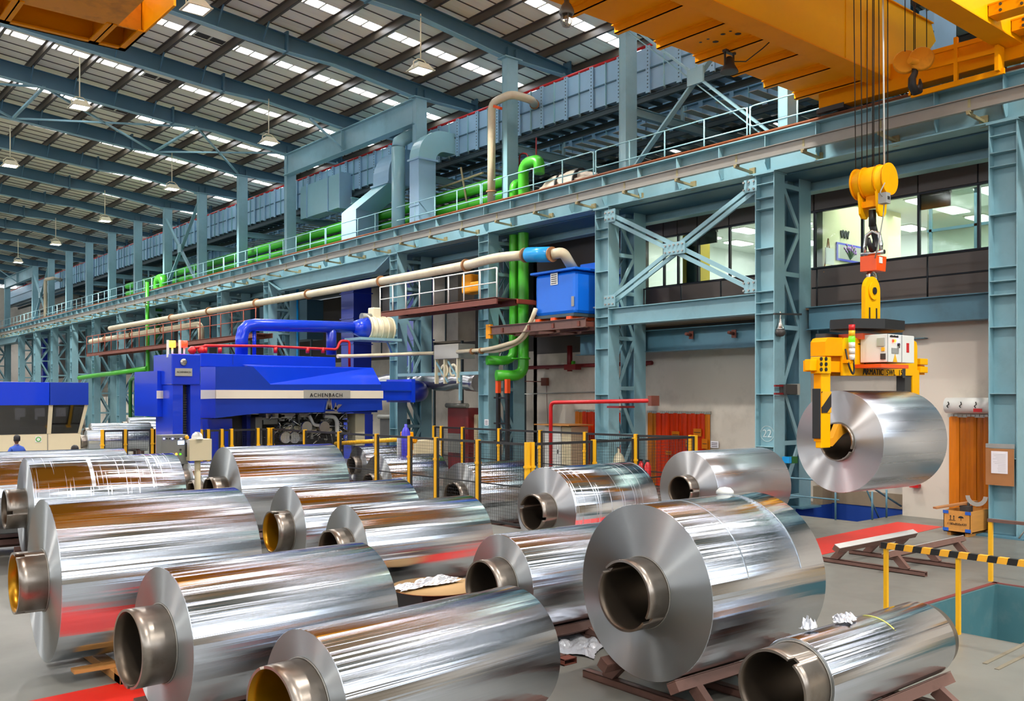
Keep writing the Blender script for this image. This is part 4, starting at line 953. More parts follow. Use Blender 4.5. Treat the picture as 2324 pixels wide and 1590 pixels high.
m = MB(); m.tube(bend([aX(1038, 798, 20.7), aX(1110, 793, 20.6), aX(1180, 772, 20.5), aX(1205, 730, 20.5), aX(1216, 700, 20.5)], 1.0, 6), .075, 10); m.build('upper_hose', 'beige_pipe', t)
m = MB(); m.tube(bend([aX(1085, 798, 20.75), aX(1140, 797, 20.7), aX(1190, 770, 20.6), aX(1214, 725, 20.6)], 1.0, 6), .06, 10); m.build('lower_hose', 'beige_pipe', t)
m = MB(); p = aX(1072, 797, 20.65)
for q in (0, -.55): m.lathe([(.12, -.04), (.12, .04)], p + Vector((0, q, 0)), (0, 1, 0), 12)
m.build('clamp', 'pipe_collar', t)
t = thing('support_frame', 'blue angle frame between two laced columns under the grey box', 'frame', (20.9, 29, 3.6))
a, b = aX(905, 851, 20.9), aX(1088, 846, 20.9); m = MB(); m.bar(a, b, .1, .12); m.build('rail', 'steel_blue', t)
for x in (930, 990, 1045): p = aX(x, 848, 20.9); m = MB(); m.bar(p, p + Vector((0, 0, .75 if x != 1045 else -1.0)), .1, .1); m.build('post', 'steel_blue', t)
t = thing('foil_duct', 'crinkled silver foil flexible duct behind the blue angle frame', 'duct', aX(1040, 868, 22))
pts = [aX(845 + i * 11.5, 866 + 3 * math.sin(i), 22.3) for i in range(22)]
m = MB(); m.tube(pts, [.33 + .03 * (i % 2) for i in range(22)], 14); m.build('duct', 'silver_wrap', t)
for i, (x, y) in enumerate(((948, 908), (964, 908), (1168, 913))):
    p = aX(x, y, 23.5); t = thing('flood_lamp', 'small lit work lamp low down between the columns, %s' % ('leftmost', 'middle one', 'right of the fourth column')[i], 'lamp', p)
    m = MB(); m.box((p.x, p.y - .12, p.z - .1), (p.x + .08, p.y + .12, p.z + .1)); m.build('lens', 'lamp_glow', t)
    m = MB(); m.box((p.x + .04, p.y - .16, p.z - .6), (p.x + .12, p.y + .16, p.z - .1)); m.build('mount', 'plate_grey', t); m = MB(); m.tube([(p.x + .1, p.y, 0), (p.x + .1, p.y, p.z)], .03, 6); m.build('pole', 'machine_grey', t)

# ================================================================ ROLLING MILL
MY = 29.0
def q(x, y, Y=MY): v = aY(x, y, Y); return (v.x, v.y, v.z)
t = thing('rolling_mill', 'large royal blue rolling mill hood with cream stripe and grey name plate', 'machine', (14, 30.5, 0))
fr = [q(489, 832), q(574, 831), q(613.7, 872), q(865, 872), q(868, 930), q(779, 934), q(588, 937), q(489, 948.5)]
m = MB(); m.prism(fr, (0, .25, 0)); m.build('hood_front', 'mill_blue_deep', t)
z1 = q(865, 872)[2]; z0 = q(846, 833, MY + .9)[2]
A_, B_ = q(574, 831), q(613.7, 872); D_ = q(865, 872); E_ = aY(846, 834, MY + .9); F_ = aY(572, 830, MY + .5)
m = MB(); m.prism([A_, B_, D_, tuple(E_), (A_[0] + .05, MY + .9, E_.z)], (0, .02, -.02)); m.build('hood_slope', 'mill_blue', t, fix=True)
m = MB(); m.box((q(489, 900)[0], MY + .25, q(500, 940)[2]), (q(865, 900)[0], MY + 3.2, min(z1, q(500, 834)[2]))); m.build('hood_body', 'mill_blue_deep', t)
m = MB(); L0 = q(489, 832); L1 = q(489, 948.5); g = aY(455, 832, MY + 1.1); g2 = aY(455, 948, MY + 1.1)
m.prism([L0, L1, tuple(g2), tuple(g)], (.1, .05, 0)); m.build('hood_end', 'mill_blue', t, fix=True)
a, b = q(489, 884.5), q(868.5, 903.5); m = MB(); m.box((a[0], MY - .04, b[2]), (b[0], MY, a[2])); m.prism([a, (a[0], MY, b[2]), tuple(aY(456, 905, MY + 1.08)), tuple(aY(456, 884.5, MY + 1.08))], (-.02, -.03, 0)); m.build('stripe', 'cream', t, fix=True)
a, b = q(688, 884.5), q(793, 903.5); m = MB(); m.box((a[0], MY - .06, b[2]), (b[0], MY - .03, a[2])); m.build('name_plate', 'plate_grey', t)
c = q(741, 896.5, MY - .07); text('ACHENBACH', .185, c, FACE_Y, 'ink', t, 'name_lettering', .006, sx=1.22)
# eagle-like silver emblem under the plate
c = q(751, 921, MY - .05); m = MB()
for dx, dz, w_ in ((-.16, .26, .07), (-.1, .38, .07), (-.03, .3, .07), (.16, .18, .06)): m.prism([(c[0] + dx - w_, MY - .05, c[2] - .12), (c[0] + dx + w_, MY - .05, c[2] - .12), (c[0] + dx, MY - .05, c[2] + dz - .05)], (0, -.05, 0))
m.prism([(c[0] + .05, MY - .05, c[2] - .12), (c[0] + .28, MY - .05, c[2] + .06), (c[0] + .42, MY - .05, c[2] + .05), (c[0] + .3, MY - .05, c[2] - .06), (c[0] + .18, MY - .05, c[2] - .18)], (0, -.05, 0))
m.box((c[0] - .24, MY - .09, c[2] - .24), (c[0] + .26, MY - .05, c[2] - .18)); m.build('emblem', 'chrome', t, fix=True)
a, b = aY(455, 801, MY + 1.0), aY(762, 832, MY + 1.0); m = MB(); m.box((a.x, MY + 1.0, b.z - .1), (b.x, MY + 3, a.z - .0)); m.build('upper_box', 'mill_blue', t, bevel=.02)
s = aY(528, 810, MY + .99); m = MB(); m.box((s.x, MY + .985, b.z), (s.x + .02, MY + 1.0, a.z)); m.build('panel_joint', 'mill_blue_deep', t)
# front stand with cap, name plate and corrugated bellows
SY = 27.6
a, b = aY(390, 802, SY), aY(455, 873, SY); m = MB(); m.box((a.x, SY, b.z), (b.x, SY + 1.6, a.z)); m.build('stand_head', 'mill_blue', t, bevel=.03)
for (x0, x1) in ((392, 415), (432, 455)): a, b = aY(x0, 873, SY + .05), aY(x1, 1010, SY + .05); m = MB(); m.box((a.x, SY + .05, 0), (b.x, SY + 1.5, a.z)); m.build('stand_leg', 'mill_blue', t)
a, b = aY(415, 875, SY + .4), aY(432, 1010, SY + .4); m = MB()
z = 0
while z < a.z: m.box((a.x - .02, SY + .36, z), (b.x + .02, SY + .5, z + .045)); z += .075
m.box((a.x, SY + .42, 0), (b.x, SY + .8, a.z)); m.build('bellows', 'machine_dark', t)
a, b = aY(398, 835, SY - .03), aY(436, 853, SY - .03); m = MB(); m.box((a.x, SY - .04, b.z), (b.x, SY, a.z)); pl = m.build('badge_plate', 'plate_grey', t)
text('ACHENBACH', .075, ((a.x + b.x) / 2, SY - .045, (a.z + b.z) / 2), FACE_Y, 'ink', pl, 'plate_lettering', .003, sx=.95)
a = aY(417, 821, SY - .03); m = MB(); m.lathe([(.11, 0), (.1, -.05), (.05, -.07)], (a.x, SY, a.z), (0, 1, 0), 14); m.build('round_emblem', 'chrome', t)
# left wing
a, b = aY(357, 841, SY + .9), aY(392, 945, SY + .9); m = MB(); m.box((a.x, SY + .9, b.z), (b.x, SY + 3, a.z)); m.build('side_wing', 'mill_blue', t)
a2, b2 = aY(357, 886, SY + .87), aY(390, 904, SY + .87); m = MB(); m.box((a2.x - .01, SY + .86, b2.z), (b2.x, SY + .9, a2.z)); m.build('stripe', 'cream', t)
m = MB(); a = aY(500, 950, MY + .6); m.box((a.x - .6, MY + .6, 0), (aY(527, 950, MY + .6).x, MY + 2, a.z)); m.build('drive_cabinet', 'mill_blue', t)
for x0, x1 in ((560, 570), (822, 846)): a, b = aY(x0, 940, MY + 1.4), aY(x1, 940, MY + 1.4); m = MB(); m.box((a.x, MY + 1.4, 0), (b.x, MY + 2.2, a.z)); m.build('post', 'duct_deep', t)
# tail duct
a, b = aY(868, 865, MY + 1), aY(935, 908, MY + 1); m = MB(); m.box((a.x - .4, MY + .9, b.z), (b.x, MY + 2.6, a.z)); m.box((b.x - .12, MY + .85, b.z - .08), (b.x + .05, MY + 2.65, a.z + .1)); m.build('tail_duct', 'mill_blue', t)
m = MB(); m.box((a.x, MY + .86, (a.z + b.z) / 2 - .02), (b.x, MY + .9, (a.z + b.z) / 2 + .03)); m.build('duct_rib', 'mill_blue_deep', t)
m = MB(); m.tube(bend([(b.x, MY + 1.75, (a.z + b.z) / 2), (21.0, MY + 1.9, (a.z + b.z) / 2), (23.45, 34.3, (a.z + b.z) / 2 + .0), (23.45, 34.33, 4.0)], 1.0, 7), .44, 18); m.build('tail_bend', 'duct_deep', t)
# stage beneath the hood: rolls, coiler, piping
t2 = thing('mill_bed', 'grey and white mill stand, rolls and pipework beneath the blue hood', 'machine', (14.5, 30.5, 0))
m = MB(); m.box((12.5, MY + 1.8, 0), (17.6, MY + 3.0, 2.4)); m.build('frame', 'machine_dark', t2)
for x0, x1, y0_, y1_, mt in ((598, 665, 937, 948, 'white'), (673, 697, 937, 946, 'white'), (640, 700, 966, 978, 'lamp_body'), (700, 748, 972, 982, 'lamp_body'), (592, 625, 950, 962, 'machine_grey'), (655, 690, 985, 1000, 'machine_grey'), (800, 822, 938, 1010, 'lamp_body'), (574, 590, 945, 1010, 'machine_grey')):
    a, b = aY(x0, y0_, MY + 1.2), aY(x1, y1_, MY + 1.2); m = MB(); m.box((a.x, MY + 1.0, b.z), (b.x, MY + 1.6, a.z)); m.build('block', mt, t2, bevel=.02)
for i, (x, y) in enumerate(((640, 992), (660, 992), (688, 968), (728, 968))):
    a = aY(x, y, MY + 1.0); m = MB(); m.lathe([(.2, 0), (.2, -.3)], a, (0, 1, 0), 16); m.build('roll_end', 'chrome', t2)
m = MB(); random.seed(3)
for i in range(60):
    a = aY(random.uniform(596, 790), random.uniform(944, 995), MY + 1.0 + random.uniform(-.2, .1)); b = a + Vector((random.uniform(-.5, .5), 0, random.uniform(-.3, .3))); c = b + Vector((random.uniform(-.2, .3), .1, random.uniform(-.3, .1)))
    m.tube([a, b, c], random.uniform(.012, .03), 5)
m.build('small_pipes', 'chrome', t2, kind='stuff')
m = MB()
for i in range(40):
    a = aY(random.uniform(592, 800), random.uniform(940, 1000), MY + 1.05); s = random.uniform(.05, .2); m.box((a.x, a.y - .05, a.z), (a.x + s, a.y + .2, a.z + random.uniform(.05, .25)))
m.build('fittings', 'machine_grey', t2, kind='stuff')
a = aY(745, 942, MY + .8); m = MB(); m.tube(bend([aY(702, 942, MY + .8), aY(712, 964, MY + .8), aY(740, 966, MY + .8)], .1, 3), .06, 8); m.tube(bend([aY(735, 943, MY + .8), aY(758, 945, MY + .8), aY(765, 955, MY + .8), aY(765, 990, MY + .8)], .2, 3), .08, 8); m.build('white_arm', 'white', t2)
# fume pipe from the hood to the fan
t = thing('fume_pipe', 'thick blue fume pipe over the mill ending in a cone', 'pipe', aY(548, 801, 30.6))
m = MB(); m.tube(bend([aY(548, 805, 30.6), aY(549, 736, 30.6), aY(812, 743, 30.6)], .7, 3), .22, 14); m.build('pipe', 'mill_blue', t)
a, b = aY(800, 743, 30.6), aY(829, 744, 30.6); m = MB(); m.tube([a, b], [.22, .44], 20); m.build('cone', 'mill_blue', t)
m = MB(); m.tube([aY(752, 742, 30.6), aY(752, 805, 30.6)], .19, 12); m.build('branch', 'duct_deep', t)
m = MB(); m.tube([aY(577, 742, 30.6), aY(577, 805, 30.6)], .07, 8); m.build('prop', 'mill_blue', t)
c = aY(858, 746, 30.6)
t = thing('extractor_fan', 'beige axial fan with bands and motor on a blue grey shelf', 'fan', c)
m = MB(); m.tube([aY(830, 744, 30.6), aY(882, 748, 30.6)], .46, 20); m.build('casing', 'lamp_body', t)
m = MB()
for x in (831, 843, 856, 869, 882): m.lathe([(.46, -.03), (.5, -.03), (.5, .03), (.46, .03)], aY(x, 744 + (x - 830) * .08, 30.6), (1, 0, 0), 20, closed=True)
m.build('band', 'lamp_body', t)
a = aY(850, 722, 30.6); m = MB(); m.box((a.x - .18, 30.4, a.z - .25), (a.x + .18, 30.8, a.z + .4)); m.build('belt_guard', 'lamp_body', t, bevel=.04)
a = aY(833, 720, 30.6); m = MB(); m.tube([a - Vector((.25, 0, 0)), a + Vector((.25, 0, 0))], .16, 10); m.build('motor', 'machine_grey', t)
a, b = aY(800, 770, 30.6), aY(893, 776, 30.6); m = MB(); m.box((a.x, 30.0, b.z), (b.x, 31.2, b.z + .1)); m.bar(aY(878, 774, 30.6), aY(890, 800, 31), .06, .06); m.bar((c.x, 30.6, b.z), (c.x, 30.6, c.z - .4), .5, .3); m.build('shelf', 'steel_blue', t)
t = thing('fire_pipe', 'bright red pipework along the top of the mill', 'pipe', aY(600, 793, 30.8))
m = MB(); m.tube(bend([aY(432, 790, 30.2), aY(465, 786, 30.2), aY(465, 784, 30.2), aY(600, 785, 30.2), aY(765, 793, 30.2), aY(772, 773, 30.2), aY(793, 774, 30.2), aY(793, 832, 30.2)], .12, 3), .05, 8); m.build('pipe', 'red', t)
m = MB()
for x in (466, 499, 625, 698, 733): a = aY(x, 788, 30.2); m.tube([a, aY(x, 801, 30.2)], .07, 8)
m.build('nozzle', 'red', t)
for x in (436, 457): m = MB(); a = aY(x, 795, 30.2); m.lathe([(.02, -.14), (.14, -.05), (.14, .05), (.02, .14)], a, (1, 0, 0), 12); m.build('valve', 'red', t)
for (x, mt, lab) in ((391, 'led_amber', 'amber and red beacon on the left edge of the mill stand'), (418, 'led_red', 'red beacon beside the amber one on the mill stand')):
    a = aY(x, 788, SY + .3); t = thing('beacon', lab, 'light', (a.x, a.y, a.z - .3))
    m = MB(); m.tube([(a.x, a.y, a.z - .35), (a.x, a.y, a.z)], .03, 6); m.build('stem', 'white', t)
    m = MB(); m.tube([(a.x, a.y, a.z), (a.x, a.y, a.z + .2)], .1, 12); m.build('lens', mt, t)
    m = MB(); m.box((a.x - .14, a.y - .02, a.z - .3), (a.x - .1, a.y + .1, a.z + .22)); m.build('back_plate', 'white', t)
m = MB(); m.tube([aY(766, 808, 29.8), aY(800, 808, 29.9), aX(960, 802, 20.9), aX(986, 801, 20.9)], .075, 10)
tag(m.build('beige_pipe', 'beige_pipe'), 'thin beige pipe from the mill top to the grey box unit', 'pipe')

# ================================================================ CONTROL CABIN, CONSOLES, PEOPLE
CY = 36.0
t = thing('control_cabin', 'control cabin with blue fascia and leaning tinted windows at left', 'cabin', (7, 37.5, 0))
xr = aY(201, 900, CY).x; xm = aY(113, 900, CY).x
zt, zb = aY(100, 867, CY).z, aY(100, 919, CY).z; zs = aY(100, 984, CY + .35).z; xr2 = aY(183, 985, CY + .35).x; xl = 3.0
m = MB(); m.box((xl, CY, zb), (xm - .01, CY + 3.4, zt)); m.build('fascia', 'mill_blue', t, bevel=.01)
m = MB(); m.box((xm + .01, CY, zb), (xr, CY + 3.4, zt)); m.build('fascia', 'mill_blue_deep', t, bevel=.01)
m = MB(); m.box((xl, CY + .35, 0), (xr2, CY + 3.4, zs)); m.build('base_wall', 'cabin_cream', t)
for x in (xm,): m = MB(); m.prism([(x - .02, CY + .05, zb), (x + .12, CY + .05, zb), (x + .12, CY + .33, zs), (x - .02, CY + .33, zs)], (0, .06, 0)); m.build('window_post', 'cabin_cream', t)
m = MB(); m.prism([(xr - .12, CY + .05, zb), (xr, CY + .05, zb), (xr2, CY + .33, zs), (xr2 - .1, CY + .33, zs)], (0, .08, 0)); m.build('corner_post', 'cabin_cream', t)
for a, b, c, d in ((xl, xm - .02, xl, xm - .02), (xm + .12, xr - .12, xm + .12, xr2 - .1)): m = MB(); m.prism([(a, CY + .07, zb), (b, CY + .07, zb), (d, CY + .34, zs), (c, CY + .34, zs)], (0, .01, 0)); m.build('pane', 'glass_dark', t)
m = MB(); m.box((xl, CY + 3.3, zs), (xr2 - .2, CY + 3.4, zb)); m.build('rear_wall', 'dark_room', t)
m = MB(); m.box((xl, CY + 1.2, zs - .05), (xr2 - .3, CY + 1.9, zs + .22)); m.build('desk', 'machine_dark', t)
for x in (60, 100, 140): a = aY(x, 955, CY + 1.2); m = MB(); m.box((a.x - .2, CY + 1.2, zs + .25), (a.x + .2, CY + 1.26, zs + .6)); m.build('monitor', 'black', t)
for x in (35, 80, 128): a = aY(x, 940, CY + 3.2); m = MB(); m.box((a.x, CY + 3.25, zs + .45), (a.x + .35, CY + 3.29, zs + .9)); m.build('lit_opening', 'screen', t)
a = aY(80, 990, CY + .34); b = aY(94, 1003, CY + .34); m = MB(); m.box((a.x, CY + .33, b.z), (b.x, CY + .35, a.z)); n_ = m.build('notice', 'white', t)
m = MB(); m.lathe([(.06, 0), (.09, 0), (.09, -.004), (.06, -.004)], ((a.x + b.x) / 2, CY + .33, (a.z + b.z) / 2), (0, 1, 0), 16, closed=True); m.build('green_ring', 'green', n_)
m = MB(); m.box((xm, CY + .335, 0), (xm + .02, CY + .36, zs)); m.build('wall_joint', 'machine_grey', t)

def person(loc, face, lab, shirt='shirt', sc=1.0):
    t = thing('person', lab, 'person', loc, face)
    # one continuous skinned body, built facing +Y
    J = [((0, 0, .95), .15), ((0, 0, 1.12), .14), ((0, 0, 1.3), .17), ((0, -.01, 1.45), .12), ((0, 0, 1.53), .055), ((0, .02, 1.6), .06),
         ((.17, 0, 1.42), .07), ((.25, 0, 1.3), .055), ((.28, .02, 1.08), .042), ((.26, .12, .86), .032), ((.25, .15, .78), .035),
         ((-.17, 0, 1.42), .07), ((-.25, 0, 1.3), .055), ((-.28, .02, 1.08), .042), ((-.26, .12, .86), .032), ((-.25, .15, .78), .035),
         ((.1, 0, .86), .1), ((.11, .01, .48), .065), ((.11, -.02, .1), .042), ((.12, .12, .04), .04), ((-.1, 0, .86), .1), ((-.11, .01, .48), .065), ((-.11, -.02, .1), .042), ((-.12, .12, .04), .04)]
    E_ = [(0, 1), (1, 2), (2, 3), (3, 4), (4, 5), (3, 6), (6, 7), (7, 8), (8, 9), (9, 10), (3, 11), (11, 12), (12, 13), (13, 14), (14, 15), (0, 16), (16, 17), (17, 18), (18, 19), (0, 20), (20, 21), (21, 22), (22, 23)]
    me = bpy.data.meshes.new('body'); me.from_pydata([j[0] for j in J], E_, []); o = bpy.data.objects.new('tmp', me); C.objects.link(o)
    s = o.modifiers.new('s', 'SKIN'); ss = o.modifiers.new('ss', 'SUBSURF'); ss.levels = 2; ss.render_levels = 2
    for i, j in enumerate(J): sv = me.skin_vertices[0].data[i]; sv.radius = (j[1] * (1.15 if i < 4 else 1), j[1] * (.8 if i < 4 else 1)); sv.use_root = (i == 0)
    dg = bpy.context.evaluated_depsgraph_get(); m2 = bpy.data.meshes.new_from_object(o.evaluated_get(dg)); bpy.data.objects.remove(o)
    m2.materials.clear()
    for mm in (shirt, 'trousers', 'skin'): m2.materials.append(MATS[mm])
    for p in m2.polygons:
        z = p.center.z; p.use_smooth = True
        p.material_index = 2 if (z > 1.53 or (abs(p.center.x) > .2 and z < 1.05)) else (1 if z < .95 else 0)
    share('body', m2, t)
    m = MB(); prof = [(0, -.135), (.045, -.12), (.062, -.08), (.075, -.03), (.082, .03), (.078, .08), (.055, .115), (0, .13)]
    m.lathe(prof, (0, .01, 1.7), (0, 0, 1), 16); h = m.build('head', 'skin', t, world=False)
    m = MB(); m.lathe([(.088, -.06), (.095, 0), (.094, .06), (.075, .11), (.03, .138), (0, .14)], (0, -.012, 1.71), (0, 0, 1), 16); m.build('hair', 'hair', t, world=False)
    for sx_ in (-1, 1):
        m = MB(); m.lathe([(0, -.012), (.02, -.008), (.024, .004), (0, .012)], (sx_ * .085, .01, 1.69), (1, 0, 0), 8); m.build('ear', 'skin', t, world=False)
        m = MB(); m.lathe([(0, -.008), (.011, 0), (0, .008)], (sx_ * .03, .088, 1.71), (0, 1, 0), 8); m.build('eye', 'white', h, world=False)
        for f in range(4): m = MB(); x = sx_ * .25 + (f - 1.5) * .02; m.tube([(x, .15, .77), (x, .17, .72), (x, .17, .68)], [.011, .01, .007], 6); m.build('finger', 'skin', t, world=False)
        m = MB(); m.tube([(sx_ * .22, .15, .79), (sx_ * .2, .18, .74)], .011, 6); m.build('thumb', 'skin', t, world=False)
    m = MB(); m.prism([(-.015, .085, 1.66), (.015, .085, 1.66), (0, .08, 1.71)], (0, .02, 0)); m.build('nose', 'skin', h, world=False, fix=True)
    m = MB(); m.lathe([(.062, -.02), (.075, .03)], (0, 0, 1.52), (0, 0, 1), 12); m.build('collar', shirt, t, world=False)
    return t
p = dep = EV + ray(38, 986) * 28.5; person((p.x, p.y, p.z - 1.85), .3, 'person with short dark hair in a blue shirt facing the control cabin')
p = EV + ray(170, 1009) * 24.0; person((p.x, p.y, p.z - 1.85), -.4, 'person mostly hidden behind a coil, only dark hair showing')

# operator console and cream cabinet with a helmet on it
c = EV + ray(395, 1020) * 21.5; cy = c.y
a, b = aY(366, 987, cy), aY(427, 1052, cy)
t = thing('control_console', 'grey operator console with knobs and small lit screen', 'console', (c.x, cy, 0))
m = MB(); m.box((a.x, cy, b.z), (b.x, cy + .35, a.z)); m.build('panel', 'machine_grey', t, bevel=.01)
m = MB(); m.box((a.x + .1, cy + .05, 0), (b.x - .1, cy + .3, b.z)); m.build('pedestal', 'machine_dark', t)
a, b = aY(404, 1000, cy - .01), aY(418, 1008, cy - .01); m = MB(); m.box((a.x, cy - .015, b.z), (b.x, cy, a.z)); m.build('screen', 'screen', t)
for i in range(8): a = aY(372 + 6.5 * i, 995, cy); m = MB(); m.lathe([(.018, 0), (.014, -.03)], a, (0, 1, 0), 8); m.build('knob', 'black' if i % 3 else 'led_blue', t)
for x, y, mt in ((410, 1020, 'machine_dark'), (400, 1030, 'led_amber'), (409, 1030, 'led_green')): a = aY(x, y, cy); m = MB(); m.lathe([(.025, 0), (.02, -.03)], a, (0, 1, 0), 8); m.build('button', mt, t)
a = aY(423, 992, cy); m = MB(); m.lathe([(.05, 0), (.05, -.03), (.035, -.08)], a, (0, 1, 0), 12); m.build('stop_button', 'post_yellow', t)
m = MB(); a, b = aY(423, 1004, cy - .03), aY(423, 1036, cy - .03); m.bar(a, b, .03, .03); m.build('handle', 'black', t)
a, b = aY(430, 997, cy - .2), aY(481, 1044, cy - .2)
t = thing('control_cabinet', 'cream control cabinet on a post beside the grey console', 'cabinet', (a.x, cy, 0))
m = MB(); m.box((a.x, cy - .2, b.z), (b.x, cy + .1, a.z)); m.build('box', 'cabin_cream', t, bevel=.012)
m = MB(); m.tube([((a.x + b.x) / 2, cy, 0), ((a.x + b.x) / 2, cy, b.z)], .07, 10); m.build('post', 'cabin_cream', t)
t = thing('safety_helmet', 'white safety helmet resting on the cream control cabinet', 'helmet', ((a.x + b.x) / 2 - .03, cy - .05, a.z))
m = MB(); m.lathe([(.15, .0), (.15, .012), (.128, .02), (.125, .07), (.1, .125), (.05, .155), (0, .163)], (0, 0, 0), (0, 0, 1), 20); m.build('shell', 'white', t, world=False)
m = MB(); m.prism([(-.1, -.1, .004), (.1, -.1, .004), (.07, -.2, .0), (-.07, -.2, .0)], (0, 0, .012)); m.build('brim', 'white', t, world=False)
m = MB(); m.box((-.02, -.12, .07), (.02, .1, .168)); m.build('ridge', 'white', t, world=False)

# ================================================================ FENCES
def fence(lab, pts, h=2.0, thick=.05, mesh=True, alt='post_yellow'):
    t = thing('safety_fence', lab, 'fence', (pts[0][0], pts[0][1], 0)); o = Vector((pts[0][0], pts[0][1], 0))
    for i, p in enumerate(pts):
        m = MB(); m.box((p[0] - .045, p[1] - .045, 0), (p[0] + .045, p[1] + .045, h + .02)); m.build('post', alt, t)
        m = MB(); m.box((p[0] - .06, p[1] - .06, h * .72), (p[0] + .06, p[1] + .06, h * .72 + .05)); m.box((p[0] - .09, p[1] - .09, 0), (p[0] + .09, p[1] + .09, .015)); m.build('clip', alt, t)
    for a, b in zip(pts, pts[1:]):
        a = Vector((a[0], a[1], 0)); b = Vector((b[0], b[1], 0)); d = (b - a).normalized(); a2 = a + d * .07; b2 = b - d * .07; L_ = (b2 - a2).length
        Z = lambda z: Vector((0, 0, z))
        m = MB(); m.bar(a2 + Z(h - .03), b2 + Z(h - .03), .035, .06); m.bar(a2 + Z(.13), b2 + Z(.13), .035, .05); m.bar(a2 + Z(h * .5), b2 + Z(h * .5), .025, .03)
        m.bar(a2 + Z(.1), a2 + Z(h), .04, .05); m.bar(b2 + Z(.1), b2 + Z(h), .04, .05); m.build('panel_frame', 'black_paint', t)
        m = MB(); n_ = int(L_ / .075); k_ = int((h - .25) / .075)
        for i in range(1, n_): c = a2 + d * (L_ * i / n_); m.bar(c + Z(.15), c + Z(h - .06), .004, .004)
        for j in range(k_): z = .16 + (h - .22) * j / k_; m.bar(a2 + Z(z), b2 + Z(z), .004, .004)
        m.build('wire_mesh', 'black_paint', t, kind='stuff')
    return t
FX = 13.57
yy = [15.6] + [aX(x, 900, FX).y for x in (1085, 990, 930, 855, 770, 692, 618)]
fence('black mesh fence with yellow posts running back towards the mill', [(FX, y) for y in yy])
fence('black mesh fence with yellow posts facing the wound coils, right of the thick corner post', [(FX + .14, 15.6), (aY(1347, 990, 15.6).x, 15.6), (aY(1440, 990, 15.6).x, 15.6), (19.48, 15.6)])
fence('rear mesh fence with yellow posts nearest the red strip curtains', [(19.48, 15.75)] + [(18.9 , aX(x, 900, 18.9).y) for x in (1443, 1328, 1226, 1133, 1050, 1002, 985)])
yl = yy[-1]
fence('mesh fence with yellow posts in front of the mill stand', [(FX - .14, yl)] + [(aY(x, 900, yl).x, yl) for x in (585, 525, 503, 472, 456)])
fence('far mesh fence with yellow posts left of the mill stand', [(aY(x, 900, 33).x, 33) for x in (400, 372, 355, 345, 284, 232)], 1.9)
# yellow beam and hoist arm behind the fence
t = thing('yellow_beam', 'yellow horizontal tube with a hanging yellow cloth end behind the fence', 'beam', aX(860, 1000, 15.5))
a, b = aX(762, 1006, 15.5), aX(905, 997, 15.5); m = MB(); m.tube([a, b], .07, 10); m.build('tube', 'post_yellow', t)
m = MB(); m.tube([b, b - Vector((0, .9, 0))], .09, 10); m.box((b.x - .08, b.y - .7, b.z - .3), (b.x + .08, b.y - .2, b.z + .25)); m.build('end_block', 'yellow', t, bevel=.03)
for (x, y0_, y1_, w_, mt, lab) in ((921, 962, 1050, .13, 'purple_blue', 'slim upright blue gas cylinder behind the fence'), (589, 940, 1010, .13, 'purple_blue', 'slim upright blue gas cylinder in front of the mill bed')):
    a, b = aX(x, y0_, 14.8), aX(x, y1_, 14.8); t = thing('gas_cylinder', lab, 'cylinder', (b.x, b.y, 0))
    m = MB(); m.lathe([(w_, 0), (w_, a.z - .25), (w_ * .6, a.z - .12), (.04, a.z - .08), (.04, a.z)], (b.x, b.y, 0), (0, 0, 1), 14); m.build('bottle', mt, t)
    m = MB(); m.box((b.x - .2, b.y + .12, 0), (b.x + .2, b.y + .16, a.z - .4)); m.build('back_plate', 'white', t)
p = aX(706, 1000, 15.0)
